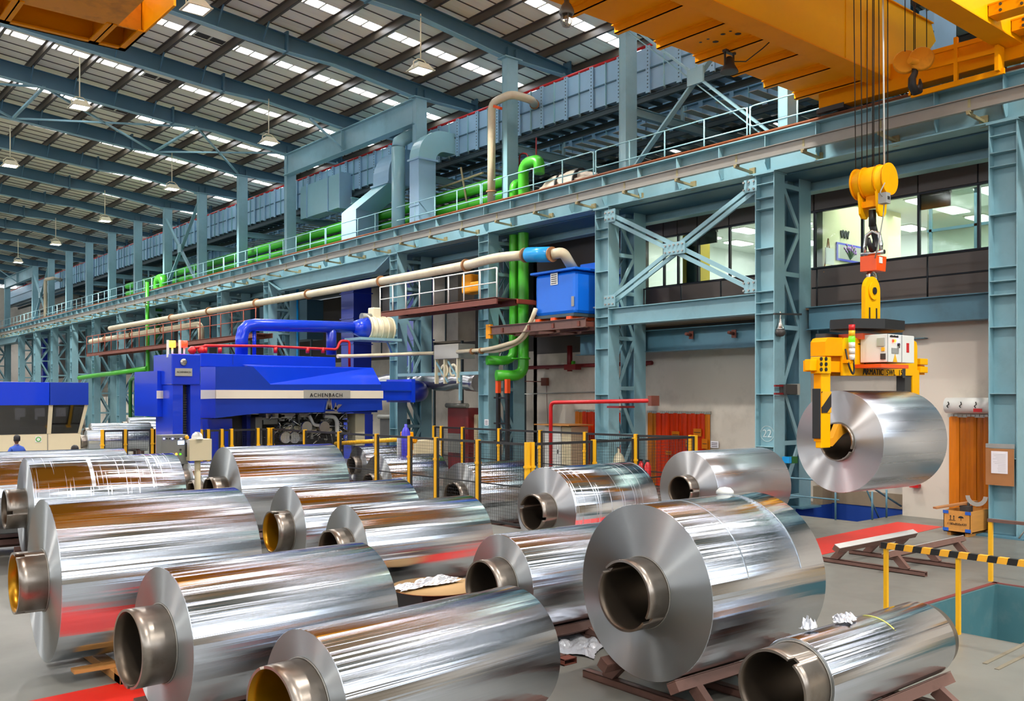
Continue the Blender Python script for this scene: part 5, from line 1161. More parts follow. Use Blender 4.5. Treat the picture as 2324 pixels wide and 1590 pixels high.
# clutter between the fences and the columns (machines, cabinets)
for i, (x0, x1, y0_, y1_, X, mt, nm, lab, cat) in enumerate((
    (1016, 1063, 925, 1010, 22.5, 'red_dark', 'machine', 'dark red machine box seen between the fourth and fifth columns', 'machine'),
    (1065, 1082, 940, 1010, 22.8, 'cabin_cream', 'cabinet', 'narrow pinkish cabinet beside the dark red machine', 'cabinet'),
    (936, 948, 998, 1045, 16.5, 'cabin_cream', 'cabinet', 'small cream cabinet with red side behind the blue gas cylinder', 'cabinet'),
    (862, 892, 950, 1000, 21.5, 'machine_dark', 'gear_unit', 'dark gear unit behind the yellow tube', 'machine'),
    (1236, 1272, 965, 1060, 22.6, 'white', 'locker', 'white steel locker under a loose wooden board', 'locker'),
    (230, 289, 978, 1004, 17.0, 'cabin_cream', 'cabinet', 'beige cabinet right of the control cabin', 'cabinet'),
    (268, 345, 895, 990, 23.0, 'wall_beige', 'partition', 'tall beige panel wall behind far laced columns', 'partition'),
    (203, 262, 900, 990, 24.0, 'wall_beige', 'partition', 'farther beige panel wall right of the control cabin', 'partition'))):
    a, b = aX(x0, y0_, X), aX(x1, y1_, X); t = thing(nm, lab, cat, (X, (a.y + b.y) / 2, 0))
    m = MB(); m.box((X, b.y, 0), (X + (.9 if cat != 'partition' else .1), a.y, a.z)); m.build('body', mt, t, bevel=.015)
    if cat == 'partition':
        for j in range(1, 3): y = b.y + (a.y - b.y) * j / 3; m = MB(); m.box((X - .04, y - .05, 0), (X, y + .05, a.z)); m.build('panel_joint', 'grey_paint', t)
        m = MB(); m.box((X - .04, b.y, a.z * .55), (X, a.y, a.z * .55 + .06)); m.build('panel_joint', 'grey_paint', t)
    elif cat != 'machine':
        m = MB(); m.box((X - .015, b.y + .04, .1), (X, a.y - .04, a.z - .05)); dd = m.build('door', mt, t); m = MB(); m.box((X - .04, b.y + .1, a.z * .5), (X - .015, b.y + .13, a.z * .5 + .15)); m.build('handle', 'black', dd)
    else:
        m = MB(); m.tube([(X - .05, b.y, a.z + .1), (X - .05, a.y, a.z + .1)], .1, 10); m.box((X - .2, b.y + .2, a.z * .3), (X, a.y - .3, a.z * .6)); m.build('fittings', 'machine_grey', t)
    if nm == 'locker':
        m = MB(); m.box((X - .3, b.y - .75, a.z + .02), (X + .9, a.y + .25, a.z + .06)); tag(m.build('loose_board', 'wood'), 'loose wooden board lying on top of the white locker', 'board')
        m = MB(); m.box((X + .05, b.y - .5, 0), (X + .9, b.y - .02, a.z - .02)); tag(m.build('cupboard', 'cabin_cream'), 'cream cupboard standing right beside the white locker', 'cupboard')
t = thing('access_frame', 'dark scaffold of black tubes and orange tipped uprights beside the fourth column', 'frame', (21.9, 24.5, 0))
for x, ztop in ((1128, 860), (1149, 860)):
    a = aX(x, ztop, 21.0); m = MB(); m.box((21.0, a.y - .06, .0), (21.12, a.y + .06, a.z)); m.build('upright', 'black', t); m = MB(); m.box((20.98, a.y - .07, a.z - .5), (21.13, a.y + .07, a.z)); m.build('orange_tip', 'orange', t)
for y_ in (902, 960, 1000): m = MB(); m.bar(aX(1122, y_, 21.05), aX(1155, y_ + 1, 21.05), .06, .06); m.build('rung', 'black', t)
# fire extinguisher and cylinder behind the fence
for (x, y, X, mt, h_, r_, lab) in ((1455, 1048, 19.0, 'red', .5, .08, 'left of two red fire extinguishers by the fence corner'), (1470, 1050, 19.0, 'red', .5, .08, 'right of two red fire extinguishers by the fence corner')):
    a = aX(x, y, X); t = thing('fire_extinguisher', lab, 'extinguisher', (a.x, a.y, 0)); zt_ = a.z
    m = MB(); m.lathe([(r_ * 1.2, 0), (r_ * 1.2, zt_ - .1), (r_ * .6, zt_), (.03, zt_ + .03)], (a.x, a.y, 0), (0, 0, 1), 14); m.build('bottle', mt, t)
    m = MB(); m.box((a.x - .02, a.y - .05, zt_ + .03), (a.x + .02, a.y + .08, zt_ + .08)); m.build('lever', 'black', t)
    m = MB(); m.tube(bend([(a.x, a.y + .05, zt_ + .04), (a.x - .02, a.y + .14, zt_ - .05), (a.x, a.y + .12, zt_ - .3)], .06, 3), .012, 6); m.build('hose', 'black', t)
a = aX(1404, 1025, 21.4); t = thing('gas_cylinder', 'grey gas cylinder between the legs of the third laced column', 'cylinder', (a.x, a.y, 0))
m = MB(); m.lathe([(.2, 0), (.2, a.z - .25), (.12, a.z - .08), (.04, a.z - .02), (.04, a.z + .12)], (a.x, a.y, 0), (0, 0, 1), 16); m.build('bottle', 'lamp_body', t)
m = MB(); m.box((a.x - .03, a.y - .05, a.z + .1), (a.x + .03, a.y + .05, a.z + .16)); m.build('valve', 'machine_grey', t)
# notices on columns and walls
for (x0, x1, y0_, y1_, X, lab) in ((1100, 1109, 951, 965, 20.98, 'white notice stuck on the fourth laced column'), (1613, 1631, 1000, 1016, 23.95, 'white notice with small figure beside the red strip curtain')):
    a, b = aX(x0, y0_, X), aX(x1, y1_, X); m = MB(); m.box((X - .01, b.y, b.z), (X, a.y, a.z)); o = tag(m.build('notice', 'paper'), lab, 'notice')
    m = MB()
    for j in range(3): z = b.z + (a.z - b.z) * (j + .8) / 4; m.box((X - .013, b.y + .04, z - .01), (X - .01, a.y - .04, z + .01))
    m2_ = m.build('print', 'ink', o, world=False)

# ================================================================ OVERHEAD CRANE
HB = 10.6
t = thing('overhead_crane', 'bright yellow double girder overhead crane at upper right', 'crane', (20, 10, HB))
Yg1, Yg2 = 11.0, 8.08
xe1 = aY(2052, 191, Yg1).x
ztop = aY(2011, 0, Yg1).z
pts = [(-18, Yg1, HB), (xe1, Yg1, HB), tuple(aY(2124, 93, Yg1)), tuple(aY(2114, 55, Yg1)), tuple(aY(2011, 0, Yg1)), (-18, Yg1, ztop)]
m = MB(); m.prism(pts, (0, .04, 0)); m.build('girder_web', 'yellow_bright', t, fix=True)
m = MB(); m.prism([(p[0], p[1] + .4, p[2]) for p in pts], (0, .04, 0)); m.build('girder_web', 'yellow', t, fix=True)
m = MB(); m.box((-18, Yg1 - .04, HB - .03), (xe1, Yg1 + .48, HB)); m.build('girder_bottom_plate', 'yellow', t)
m = MB(); p, q2 = aY(2114, 55, Yg1), aY(2011, 0, Yg1); m.prism([(q2.x, Yg1 - .06, q2.z), (p.x, Yg1 - .06, p.z), (p.x, Yg1 + .5, p.z), (q2.x, Yg1 + .5, q2.z)], (0, 0, .03)); m.box((-18, Yg1 - .06, ztop), (q2.x, Yg1 + .5, ztop + .03)); m.build('girder_top_plate', 'yellow', t, fix=True)
for x in (19.0, 19.9, 20.7): m = MB(); m.box((x, Yg1 - .02, HB), (x + .03, Yg1, ztop - .5)); m.build('weld_rib', 'yellow_bright', t)
xe2 = 21.6
m = MB(); m.box((-18, Yg2, HB), (xe2, Yg2 + .04, HB + 1.55)); m.build('girder_web', 'yellow_bright', t)
m = MB(); m.box((-18, Yg2 + .36, HB), (xe2, Yg2 + .4, HB + 1.55)); m.build('girder_web', 'yellow', t)
m = MB(); m.box((-18, Yg2 - .04, HB - .03), (xe2, Yg2 + .44, HB)); m.build('girder_bottom_plate', 'yellow', t)
# service platform under/behind the first girder
tips = [aZ(x, y, HB + .15) for x, y in ((1312, 20), (1408, 55), (1504, 90), (1592, 130), (1673, 163), (1750, 191), (1813, 215), (1867, 236))]
py = sum(v.y for v in tips[1:]) / 7; zp = HB + .15
m = MB(); m.box((-18, Yg1 + .44, zp), (tips[-1].x + .7, py, zp + .03)); pf = m.build('platform_plate', 'yellow', t)
X = tips[-1].x; dx = (tips[-1].x - tips[1].x) / 6
for i in range(14):
    x = X - dx * i
    m = MB(); m.box((x - .03, Yg1 + .46, zp - .16), (x, py + .05, zp)); m.box((x - .03, Yg1 + .46, zp - .16), (x + .09, py + .05, zp - .145)); m.box((x - .12, Yg1 + .46, zp - .02), (x + .09, py + .05, zp)); m.build('platform_channel', 'yellow', t)
m = MB(); rr = random.Random(4)
for i in range(7): c = aZ(1590 + 17 * i, 100 - 6 * i + rr.uniform(-8, 8), zp - .002); m.lathe([(0, 0), (rr.uniform(.03, .08), .002), (rr.uniform(.02, .06), .003)], c, (0, 0, -1), 7)
m.build('torn_holes', 'black', t, kind='stuff')
# end carriage on the runway rail
m = MB(); m.box((21.02, 6.2, 10.3), (21.42, 12.9, 10.95)); m.build('end_carriage', 'yellow', t, bevel=.015)
for y in (12.55, 6.6): m = MB(); m.tube([(21.14, y, 10.4), (21.3, y, 10.4)], .21, 18); m.build('wheel', 'steel_dark', t)
m = MB(); m.box((21.0, 12.2, 10.22), (21.45, 12.95, 10.34)); m.build('wheel_guard', 'machine_dark', t)
fr_ = [aX(2068, 217, 20.75), aX(2280, 160, 20.75), aX(2280, 108, 20.75), aX(2085, 118, 20.75)]
m = MB(); m.bar(fr_[0], fr_[1], .06, .12); m.bar(fr_[0], fr_[3], .06, .12, (0, 1, 0)); m.build('bumper_frame', 'yellow', t)
m = MB(); m.bar(aX(2085, 128, 20.75), aX(2268, 78, 20.75), .06, .1); m.build('frame_rail', 'yellow', t)
m = MB(); m.bar(aX(2100, 155, 20.75), aX(2268, 113, 20.75), .06, .1); m.build('frame_rail', 'yellow', t)
for x, a_, b_ in ((2170, 85, 185), (2268, 105, 163)): m = MB(); m.bar(aX(x, a_, 20.75), aX(x, b_, 20.75), .08 if x < 2200 else .3, .08, (0, 1, 0)); m.build('frame_post', 'yellow', t)
# bolted brackets at the far end of girder two
for (x, y) in ((2252, 28), (2304, 62)):
    a = aY(x, y, Yg2 - .03); m = MB(); m.box((a.x - .15, Yg2 - .9, a.z - .12), (a.x + .25, Yg2 - .02, a.z + .12)); m.box((a.x - .16, Yg2 - .9, a.z + .1), (a.x + .4, Yg2, a.z + .13)); br_ = m.build('bolted_bracket', 'yellow', t)
    m = MB()
    for i in (-1, 1):
        for j in (-1, 1): m.lathe([(.03, 0), (.03, -.02)], (a.x - .15, Yg2 - .45 + i * .2, a.z + j * .06), (1, 0, 0), 8)
    m.build('bolt_heads', 'machine_dark', br_, kind='stuff')
m = MB(); m.box((15.6, 8.1, 12.9), (15.8, 11.4, 13.1)); m.box((17.3, 8.1, 12.9), (17.5, 11.4, 13.1)); m.box((15.8, 8.6, 12.88), (17.3, 10.3, 13.0)); m.tube([(15.9, 9.3, 13.4), (17.2, 9.3, 13.4)], .3, 14); m.build('trolley', 'yellow', t)
# lamps under the crane
for (x, y, Y_, kind_) in ((1286, 30, 12.9, 0), (1655, 150, 12.6, 1)):
    a = aZ(x, y, zp - .35 - .1 * kind_)
    if kind_ == 0:
        t3 = thing('bulkhead_lamp', 'caged clear glass lamp hanging from the crane platform corner', 'lamp', a)
        m = MB(); m.lathe([(.05, .35), (.05, .2), (.09, .16), (.14, .06), (.15, 0), (.13, -.03)], a, (0, 0, 1), 16); m.build('housing', 'machine_grey', t3)
        m = MB(); m.lathe([(.1, -.03), (.105, -.15), (.07, -.24), (0, -.27)], a, (0, 0, 1), 16); m.build('globe', 'plastic_clear', t3)
        m = MB()
        for i in range(6): w_ = i * PI / 3; u = Vector((math.cos(w_), math.sin(w_), 0)); m.tube([a + u * .115 + Vector((0, 0, -.02)), a + u * .12 + Vector((0, 0, -.15)), a + u * .075 + Vector((0, 0, -.25)), a + Vector((0, 0, -.28))], .006, 5)
        m.build('cage', 'grey_paint', t3)
        m = MB(); m.lathe([(.03, -.04), (.045, -.1), (.03, -.18)], a, (0, 0, 1), 10); m.build('bulb', 'white', t3)
    else:
        t3 = thing('work_light', 'round black work light bolted under the crane platform', 'lamp', a)
        m = MB(); m.lathe([(.06, .2), (.1, .14), (.12, .02), (.19, -.1), (.2, -.14), (.185, -.14)], a, (0, 0, 1), 20); m.build('housing', 'machine_dark', t3)
        m = MB(); m.lathe([(.18, -.13), (.17, -.12)], a, (0, 0, 1), 20); m.build('lens', 'plate_grey', t3)
        m = MB(); m.bar(a + Vector((-.15, 0, 0)), a + Vector((-.15, 0, .3)), .02, .05); m.bar(a + Vector((.15, 0, 0)), a + Vector((.15, 0, .3)), .02, .05); m.box((a.x - .18, a.y - .05, a.z + .28), (a.x + .18, a.y + .05, a.z + .33)); m.build('yoke', 'machine_dark', t3)
        b = aZ(1750, 92, zp); m = MB(); m.tube([a + Vector((0, 0, .1)), a.lerp(b, .4) + Vector((0, 0, -.12)), a.lerp(b, .8) + Vector((0, 0, -.06)), b], .012, 6); m.build('cable', 'black', t3)
# second crane seen at the top left
t = thing('overhead_crane', 'worn yellow crane underside with open frame at the upper left corner', 'crane', (5, 20, 11))
zc = 11.0
m = MB(); m.box((-6, 14, zc + .02), (6.29, 20.75, zc + .08)); m.build('bottom_plate', 'yellow_dirty', t)
m = MB(); m.box((-6, 21.85, zc), (6.87, 22.04, zc + .04)); m.box((-6, 21.98, zc), (6.87, 22.04, zc + .75)); m.build('outer_beam', 'yellow', t)
m = MB(); m.box((6.7, 20.6, zc), (6.87, 22.04, zc + .04)); m.box((6.82, 18.8, zc), (6.87, 22.04, zc + .75)); m.build('end_beam', 'yellow', t)
for x in (6.05, 4.25, 2.0, 0): m = MB(); m.box((x, 20.6, zc), (x + .22, 21.98, zc + .04)); m.box((x + .1, 20.6, zc), (x + .13, 21.98, zc + .7)); m.build('cross_member', 'yellow', t)
m = MB(); m.box((-6, 20.7, zc + .05), (6.8, 20.76, zc + .7)); m.build('inner_web', 'yellow_dirty', t)
m = MB(); m.box((-6, 20.7, zc + .7), (6.87, 22.04, zc + .75)); m.build('top_plate', 'yellow_dirty', t)

# ================================================================ HOIST, HOOK, COIL LIFTER
HY_ = 9.3
def h(x, y, Y=HY_): return aY(x, y, Y)
c = h(1980, 413)
t = thing('hook_block', 'yellow hook block with round drum ends and grey junction box', 'hoist', (c.x, c.y, c.z))
m = MB(); m.tube([c - Vector((0, .33, 0)), c + Vector((0, .33, 0))], .29, 28); m.build('drum', 'yellow_bright', t)
for dy in (-.35, -.17, .13, .31): m = MB(); m.lathe([(.31, -.015), (.31, .015)], c + Vector((0, dy, 0)), (0, 1, 0), 28); m.build('flange', 'yellow', t)
m = MB()
for dy in (-.26, -.08, .05, .22): m.box((c.x - .06, c.y + dy - .03, c.z + .23), (c.x + .06, c.y + dy + .03, c.z + .31))
m.build('rope_slots', 'black', t, kind='stuff')
for dy in (-.2, .16): m = MB(); m.prism([(c.x - .22, c.y + dy, c.z - .1), (c.x + .22, c.y + dy, c.z - .1), (c.x + .16, c.y + dy, c.z - .62), (c.x + .08, c.y + dy, c.z - .7), (c.x - .08, c.y + dy, c.z - .7), (c.x - .16, c.y + dy, c.z - .62)], (0, .04, 0)); m.build('cheek_plate', 'yellow_bright', t)
m = MB(); m.box((c.x - .1, c.y - .17, c.z - .5), (c.x + .1, c.y + .17, c.z - .38)); m.box((c.x - .07, c.y - .1, c.z - .4), (c.x + .07, c.y + .1, c.z - .2)); m.build('cross_head', 'yellow', t)
a = h(2007, 450, HY_ - .45); m = MB(); m.box((a.x - .08, a.y - .08, a.z - .1), (a.x + .08, a.y + .08, a.z + .1)); bx = m.build('junction_box', 'grey_paint', t)
m = MB(); m.box((a.x - .03, a.y - .085, a.z - .03), (a.x + .05, a.y - .08, a.z + .03)); m.build('print', 'ink', bx)
m = MB(); e = h(1982, 600); m.tube(bend([h(2008, 415, HY_ - .42), h(1996, 438, HY_ - .45), a, h(2005, 490, HY_ - .4), h(1990, 570, HY_ - .3), e], .2, 3), .012, 6); m.build('cable', 'grey_paint', t)
a = c + Vector((0, 0, -.55)); m = MB(); b = h(1980, 566)
zhk = b.z; m.tube([a, (c.x, c.y, zhk + .45)], .07, 12)
m.tube([(c.x, c.y, zhk + .5), (c.x + .06, c.y, zhk + .38), (c.x + .13, c.y, zhk + .2), (c.x + .08, c.y, zhk + .03), (c.x - .03, c.y, zhk), (c.x - .12, c.y, zhk + .1), (c.x - .13, c.y, zhk + .22)], [.07, .07, .06, .06, .06, .05, .02], 12); m.build('hook', 'black', t)
# ropes to the trolley
t = thing('hoist_rope', 'bundle of thin steel hoist ropes above the yellow hook block', 'rope', (c.x, c.y, 12.8))
for xt, xb in ((1935, 1943), (1952, 1957), (1969, 1968), (1981, 1980), (1984, 1983), (1993, 1995), (2003, 2004), (2013, 2013)):
    b = h(xb, 392, HY_); b.y = HY_ - (xb - 1980) / 109 * .8; b.x = c.x; v0 = Vector((c.x, c.y + (1980 - xb) / 105, c.z + .25)); v1 = Vector((v0.x, v0.y + (xb - xt) * .008, 12.9))
    m = MB(); m.tube([v0, v1], .011, 6); m.build('rope', 'rope', t)
m = MB(); v0 = Vector((c.x - .1, c.y - .3, c.z + .1)); m.tube([v0, (v0.x, v0.y + .05, 12.9)], .018, 6); m.build('cable', 'white', t)
# shackle + load cell
t = thing('load_cell', 'orange red load cell with chrome shackles under the hook', 'load cell', h(1981, 600))
o_ = h(1981, 602); m = MB(); m.prism([(o_.x - .2, o_.y - .18, o_.z - .13), (o_.x + .16, o_.y - .18, o_.z - .13), (o_.x + .2, o_.y - .18, o_.z + .17), (o_.x - .2, o_.y - .18, o_.z + .17)], (0, .34, 0)); bd = m.build('body', 'orange', t, bevel=.01)
m = MB(); m.box((o_.x - .1, o_.y - .19, o_.z + .02), (o_.x + .02, o_.y - .18, o_.z + .14)); m.build('label_plate', 'white', t)
s0 = h(1980, 560); m = MB(); m.tube([(o_.x, o_.y - .16, o_.z + .2), (o_.x, o_.y - .17, o_.z + .4), (o_.x, o_.y - .13, o_.z + .6), (o_.x, o_.y, o_.z + .68), (o_.x, o_.y + .13, o_.z + .6), (o_.x, o_.y + .17, o_.z + .4), (o_.x, o_.y + .16, o_.z + .2)], .04, 10); m.tube([(o_.x, o_.y - .24, o_.z + .24), (o_.x, o_.y + .24, o_.z + .24)], .045, 10); m.build('shackle', 'chrome', t)
m = MB(); r0 = h(1979, 631); m.lathe([(.1, -.04), (.16, -.04), (.16, .04), (.1, .04)], r0, (0, 1, 0), 20, closed=True); m.tube([(r0.x, r0.y, r0.z + .1), (r0.x, r0.y, o_.z - .1)], .05, 10); m.build('ring', 'chrome', t)
# coil lifter
FY = HY_ - .14
def g(x, y, Y=None): v = aY(x, y, FY if Y is None else Y); return (v.x, v.y, v.z)
t = thing('coil_lifter', 'yellow motorised coil lifting tongs with white switch cabinet', 'lifter', h(1980, 760))
mt = g(1981, 660); R_ = .28
xc_ = mt[0]; m = MB(); zt0 = g(1981, 737)[2]
m.prism([(xc_ + R_ * math.cos(i * PI / 12), FY, mt[2] + R_ * math.sin(i * PI / 12)) for i in range(13)] + [(xc_ - R_, FY, zt0), (xc_ + R_, FY, zt0)], (0, .08, 0)); m.build('mast', 'yellow_bright', t)
m = MB(); m.lathe([(.17, 0), (.17, -.03)], (xc_, FY, mt[2]), (0, 1, 0), 24); m.build('boss', 'yellow_bright', t)
m = MB(); m.lathe([(.07, 0), (.07, -.02)], (xc_, FY - .03, mt[2]), (0, 1, 0), 16)
for dx in (-.13, .13): m.box((xc_ + dx - .02, FY - .01, zt0), (xc_ + dx + .02, FY, zt0 + .33))
m.build('hole', 'black', t)
m = MB(); a, b = g(1921, 732), g(2040, 755); cc = (a[0] + b[0]) / 2; hw = (b[0] - a[0]) / 2
m.prism([(cc + hw * math.cos(PI / 8 + i * PI / 4), HY_ + .62 * math.sin(PI / 8 + i * PI / 4), b[2]) for i in range(8)], (0, 0, a[2] - b[2] + .08)); m.build('guard_ring', 'black', t)
m = MB(); a, b = g(1930, 757, HY_), g(1990, 775, HY_); m.box((a[0], HY_ - .25, b[2]), (b[0], HY_ + .25, a[2])); m.build('turntable', 'orange', t)
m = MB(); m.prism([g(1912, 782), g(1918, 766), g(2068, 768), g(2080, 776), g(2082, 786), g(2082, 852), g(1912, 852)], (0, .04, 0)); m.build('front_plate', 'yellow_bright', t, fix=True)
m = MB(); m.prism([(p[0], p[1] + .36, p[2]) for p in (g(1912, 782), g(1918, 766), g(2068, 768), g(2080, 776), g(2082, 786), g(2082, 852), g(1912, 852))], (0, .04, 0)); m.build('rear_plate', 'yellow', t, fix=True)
a, b = g(1913, 780), g(2080, 848); m = MB(); m.box((a[0] + .03, FY + .05, b[2] + .05), (b[0] - .05, FY + .35, a[2] - .05)); m.build('housing', 'yellow', t)
m = MB(); m.prism([g(1873, 807), g(1873, 775), g(1878, 767), g(1884, 765), g(1912, 766), g(1912, 807)], (0, .3, 0)); m.build('motor_cover', 'yellow', t, fix=True)
a, b = g(1862, 757, FY + .5), g(1895, 795, FY + .5); m = MB(); m.box((a[0], FY + .4, b[2]), (b[0] + .3, FY + .6, a[2])); m.build('drive_box', 'machine_dark', t)
# slide beams
zb0, zb1 = g(1880, 843)[2], g(1880, 812)[2]
xL, xR = g(1845, 830)[0], g(2104, 830)[0]
m = MB(); m.box((xL, FY + .05, zb0), (xR, FY + .13, zb1 - .05)); m.box((xL + .1, FY + .18, zb0), (xR, FY + .26, zb1 - .05)); m.build('slide_beam', 'yellow', t)
a, b = g(1857, 809), g(1882, 848); m = MB(); m.box((a[0], FY - .04, b[2]), (b[0], FY + .16, a[2])); m.box((a[0] - .22, FY + .02, b[2] + .05), (a[0], FY + .14, a[2] - .05)); ep = m.build('end_block', 'yellow_bright', t, bevel=.012)
m = MB()
for x in (1864, 1875):
    for y in (814, 826, 838): v = g(x, y, FY - .05); m.lathe([(.035, 0), (.035, -.02)], (v[0], FY - .04, v[2]), (0, 1, 0), 10)
m.build('bolt_holes', 'ink', ep, kind='stuff')
a, b = g(2086, 813), g(2103, 846); m = MB(); m.box((a[0], FY - .03, b[2]), (b[0], FY + .25, (a[2] + b[2]) / 2 - .02)); m.box((a[0], FY - .03, (a[2] + b[2]) / 2 + .02), (b[0], FY + .25, a[2])); m.build('end_block', 'yellow_bright', t, bevel=.012)
# arms
HC_ = Vector((15.82, 9.3, 2.20))     # axis point of the hanging coil's near face
xa = g(1866, 900)[0]
ax0, ax1 = g(1864, 900)[0], g(1885, 900)[0]
za1 = g(1868, 846)[2]; ztc = HC_.z + .332
m = MB(); m.box((ax0, FY, ztc - .42), (ax1, FY + .12, za1)); m.build('left_arm', 'yellow_bright', t, bevel=.012)
m = MB(); m.box((ax0 - .02, FY - .0, ztc - .3), (ax0 + .0, FY + .14, za1)); m.box((ax0 - .12, FY + .06, ztc + 1.1), (ax0, FY + .12, za1)); m.build('arm_side_plate', 'yellow', t)
m = MB(); m.prism([(ax1 - .1, FY + .02, ztc - .4), (ax1 - .1, FY + .02, ztc - .27), (ax1 + .12, FY + .02, ztc - .24), (ax1 + .3, FY + .02, ztc), (ax1 + .75, FY + .02, ztc), (ax1 + .75, FY + .02, ztc - .12), (ax1 + .45, FY + .02, ztc - .2), (ax1 + .1, FY + .02, ztc - .4)], (0, .1, 0)); m.build('toe', 'yellow_dirty', t)
a, b = g(1848, 885), g(1863, 995); m = MB(); m.box((ax0 - .06, FY - .005, b[2]), (ax0 - .021, FY + .15, a[2] + .03)); m.build('rubber_buffer', 'black', t, bevel=.01)
a, b = g(1864, 888), g(1885.5, 936); m = MB(); m.box((a[0], FY - .012, b[2]), (b[0], FY - .002, a[2])); m.build('hazard_mark', 'hazard_arm', t)
a, b = g(2083, 851), g(2099, 890); xr0 = HC_.x + 2.04 + .55; m = MB(); m.box((xr0, FY, ztc - .42), (xr0 + .3, FY + .22, a[2] + .1)); m.build('right_arm', 'yellow_bright', t, bevel=.012)
m = MB(); m.prism([(xr0 + .1, FY, ztc - .38), (xr0 + .1, FY, ztc - .1), (xr0 - .12, FY, ztc), (xr0 - .75, FY, ztc), (xr0 - .75, FY, ztc - .12)], (0, .28, 0)); m.build('toe', 'yellow_dirty', t)
m = MB(); m.box((xr0 - .28, FY + .02, ztc + .2), (xr0 - .02, FY + .2, a[2] - .02)); m.build('rubber_buffer', 'machine_dark', t)
# lettering
v = g(2005, 845); text('ARMATIC  SWL  15T', .165, (v[0] + .05, FY - .006, v[2] + .0), FACE_Y, 'ink', t, 'lettering', .004, sx=1.12)
v = g(1962, 838); m = MB(); m.prism([(v[0] - .07, FY - .005, v[2] - .12), (v[0], FY - .005, v[2] + .2), (v[0] + .07, FY - .005, v[2] - .12), (v[0], FY - .005, v[2] - .02)], (0, -.005, 0)); m.build('maker_mark', 'ink', t, fix=True)
m = MB(); v = g(2051, 846); m.box((v[0] - .06, FY - .008, v[2] - .1), (v[0] + .06, FY - .003, v[2] + .1)); m.build('worn_mark', 'machine_dark', t)
m = MB(); a, b = g(1947, 779), g(1955, 782); m.box((a[0], FY - .006, b[2]), (b[0], FY - .002, a[2])); m.build('slot', 'ink', t)
# signal tower
v = g(1931, 790, FY - .08)
m = MB(); zz_ = g(1931, 817)[2]; sx_ = v[0]; sy = FY - .1
ts = m.tube([(sx_, sy, zz_), (sx_, sy, zz_ + .1)], .055, 14).build('signal_tower', 'white', t)
for i, mt_ in enumerate(('white', 'white', 'led_green', 'post_yellow', 'red')): m = MB(); m.tube([(sx_, sy, zz_ + .11 + i * .11), (sx_, sy, zz_ + .215 + i * .11)], .058, 14); m.build('light_segment', mt_, ts)
m = MB(); m.tube(bend([(sx_ - .12, sy + .06, zz_ + .2), (sx_ - .1, sy, zz_ - .12), (sx_, sy - .02, zz_ - .28), (sx_ + .09, sy, zz_ - .2), (sx_ + .06, sy, zz_)], .08, 4), .018, 7); m.build('cable_loop', 'black', t)
m = MB(); m.box((sx_ - .15, sy, zz_ - .06), (sx_ + .1, FY, zz_)); m.build('lamp_bracket', 'yellow', t)
# switch cabinet
CYc = FY - .55
a, b = aY(2013, 757, CYc), aY(2075, 824, CYc)
cab = MB(); cab.box((a.x, CYc, b.z), (b.x, FY - .02, a.z)); cab = cab.build('switch_cabinet', 'white', t, bevel=.012)
v = aY(2046, 790, CYc); m = MB(); m.box((v.x - .004, CYc - .012, b.z + .01), (v.x + .004, CYc - .002, a.z - .01)); m.box((a.x + .01, CYc - .01, b.z), (a.x + .02, CYc, a.z)); m.build('door_gap', 'grey_paint', cab)
m = MB(); v = aY(2029, 763, CYc)
for i in range(9): m.box((v.x - .16 + i * .036, CYc - .008, v.z - .02), (v.x - .135 + i * .036, CYc - .002, v.z + (.02 if i % 3 else .012)))
m.build('small_print', 'ink', cab, kind='stuff')
for x, mt_ in ((2026, 'led_red'), (2031, 'led_amber'), (2037, 'led_blue')): v = aY(x, 773, CYc); m = MB(); m.lathe([(.03, 0), (.025, -.025)], (v.x, CYc, v.z), (0, 1, 0), 12); m.build('indicator', mt_, cab)
v = aY(2038, 782, CYc); m = MB(); m.lathe([(.03, 0), (.03, -.03)], (v.x, CYc, v.z), (0, 1, 0), 10); m.bar((v.x, CYc - .03, v.z), (v.x - .03, CYc - .04, v.z - .06), .02, .02); m.build('key_switch', 'black', cab)
a2, b2 = aY(2023, 789, CYc), aY(2039, 802, CYc); m = MB(); m.box((a2.x, CYc - .01, b2.z), (b2.x, CYc, a2.z)); sc_ = m.build('display', 'grey_paint', cab)
v = aY(2031, 813, CYc); m = MB(); m.prism([(v.x - .08, CYc - .004, v.z - .07), (v.x + .08, CYc - .004, v.z - .07), (v.x, CYc - .004, v.z + .09)], (0, -.003, 0)); w_ = m.build('warning_triangle', 'post_yellow', cab, fix=True)
v = aY(2060, 789, CYc); m = MB(); m.box((v.x - .05, CYc - .005, v.z - .09), (v.x + .05, CYc, v.z + .09)); m.build('red_sticker', 'red', cab)
X_ = a.x
for (x0, x1, y0_, y1_, mt_, dd) in ((1992, 2008, 767, 785, 'plate_grey', .03), (2001, 2008, 788, 796, 'post_yellow', .02), (1999, 2010, 802, 815, 'machine_dark', .02)):
    a2, b2 = aX(x0, y0_, X_ - .0), aX(x1, y1_, X_ - .0); m = MB(); m.box((X_ - dd, b2.y, b2.z), (X_, a2.y, a2.z)); m.build('side_fitting', mt_, cab)
m = MB(); a2 = aY(2000, 825, CYc); m.box((a2[0], CYc, a2[2] - .07), (aY(2062, 826, CYc)[0], FY, a2[2] - .0)); m.build('cabinet_shelf', 'orange', t)

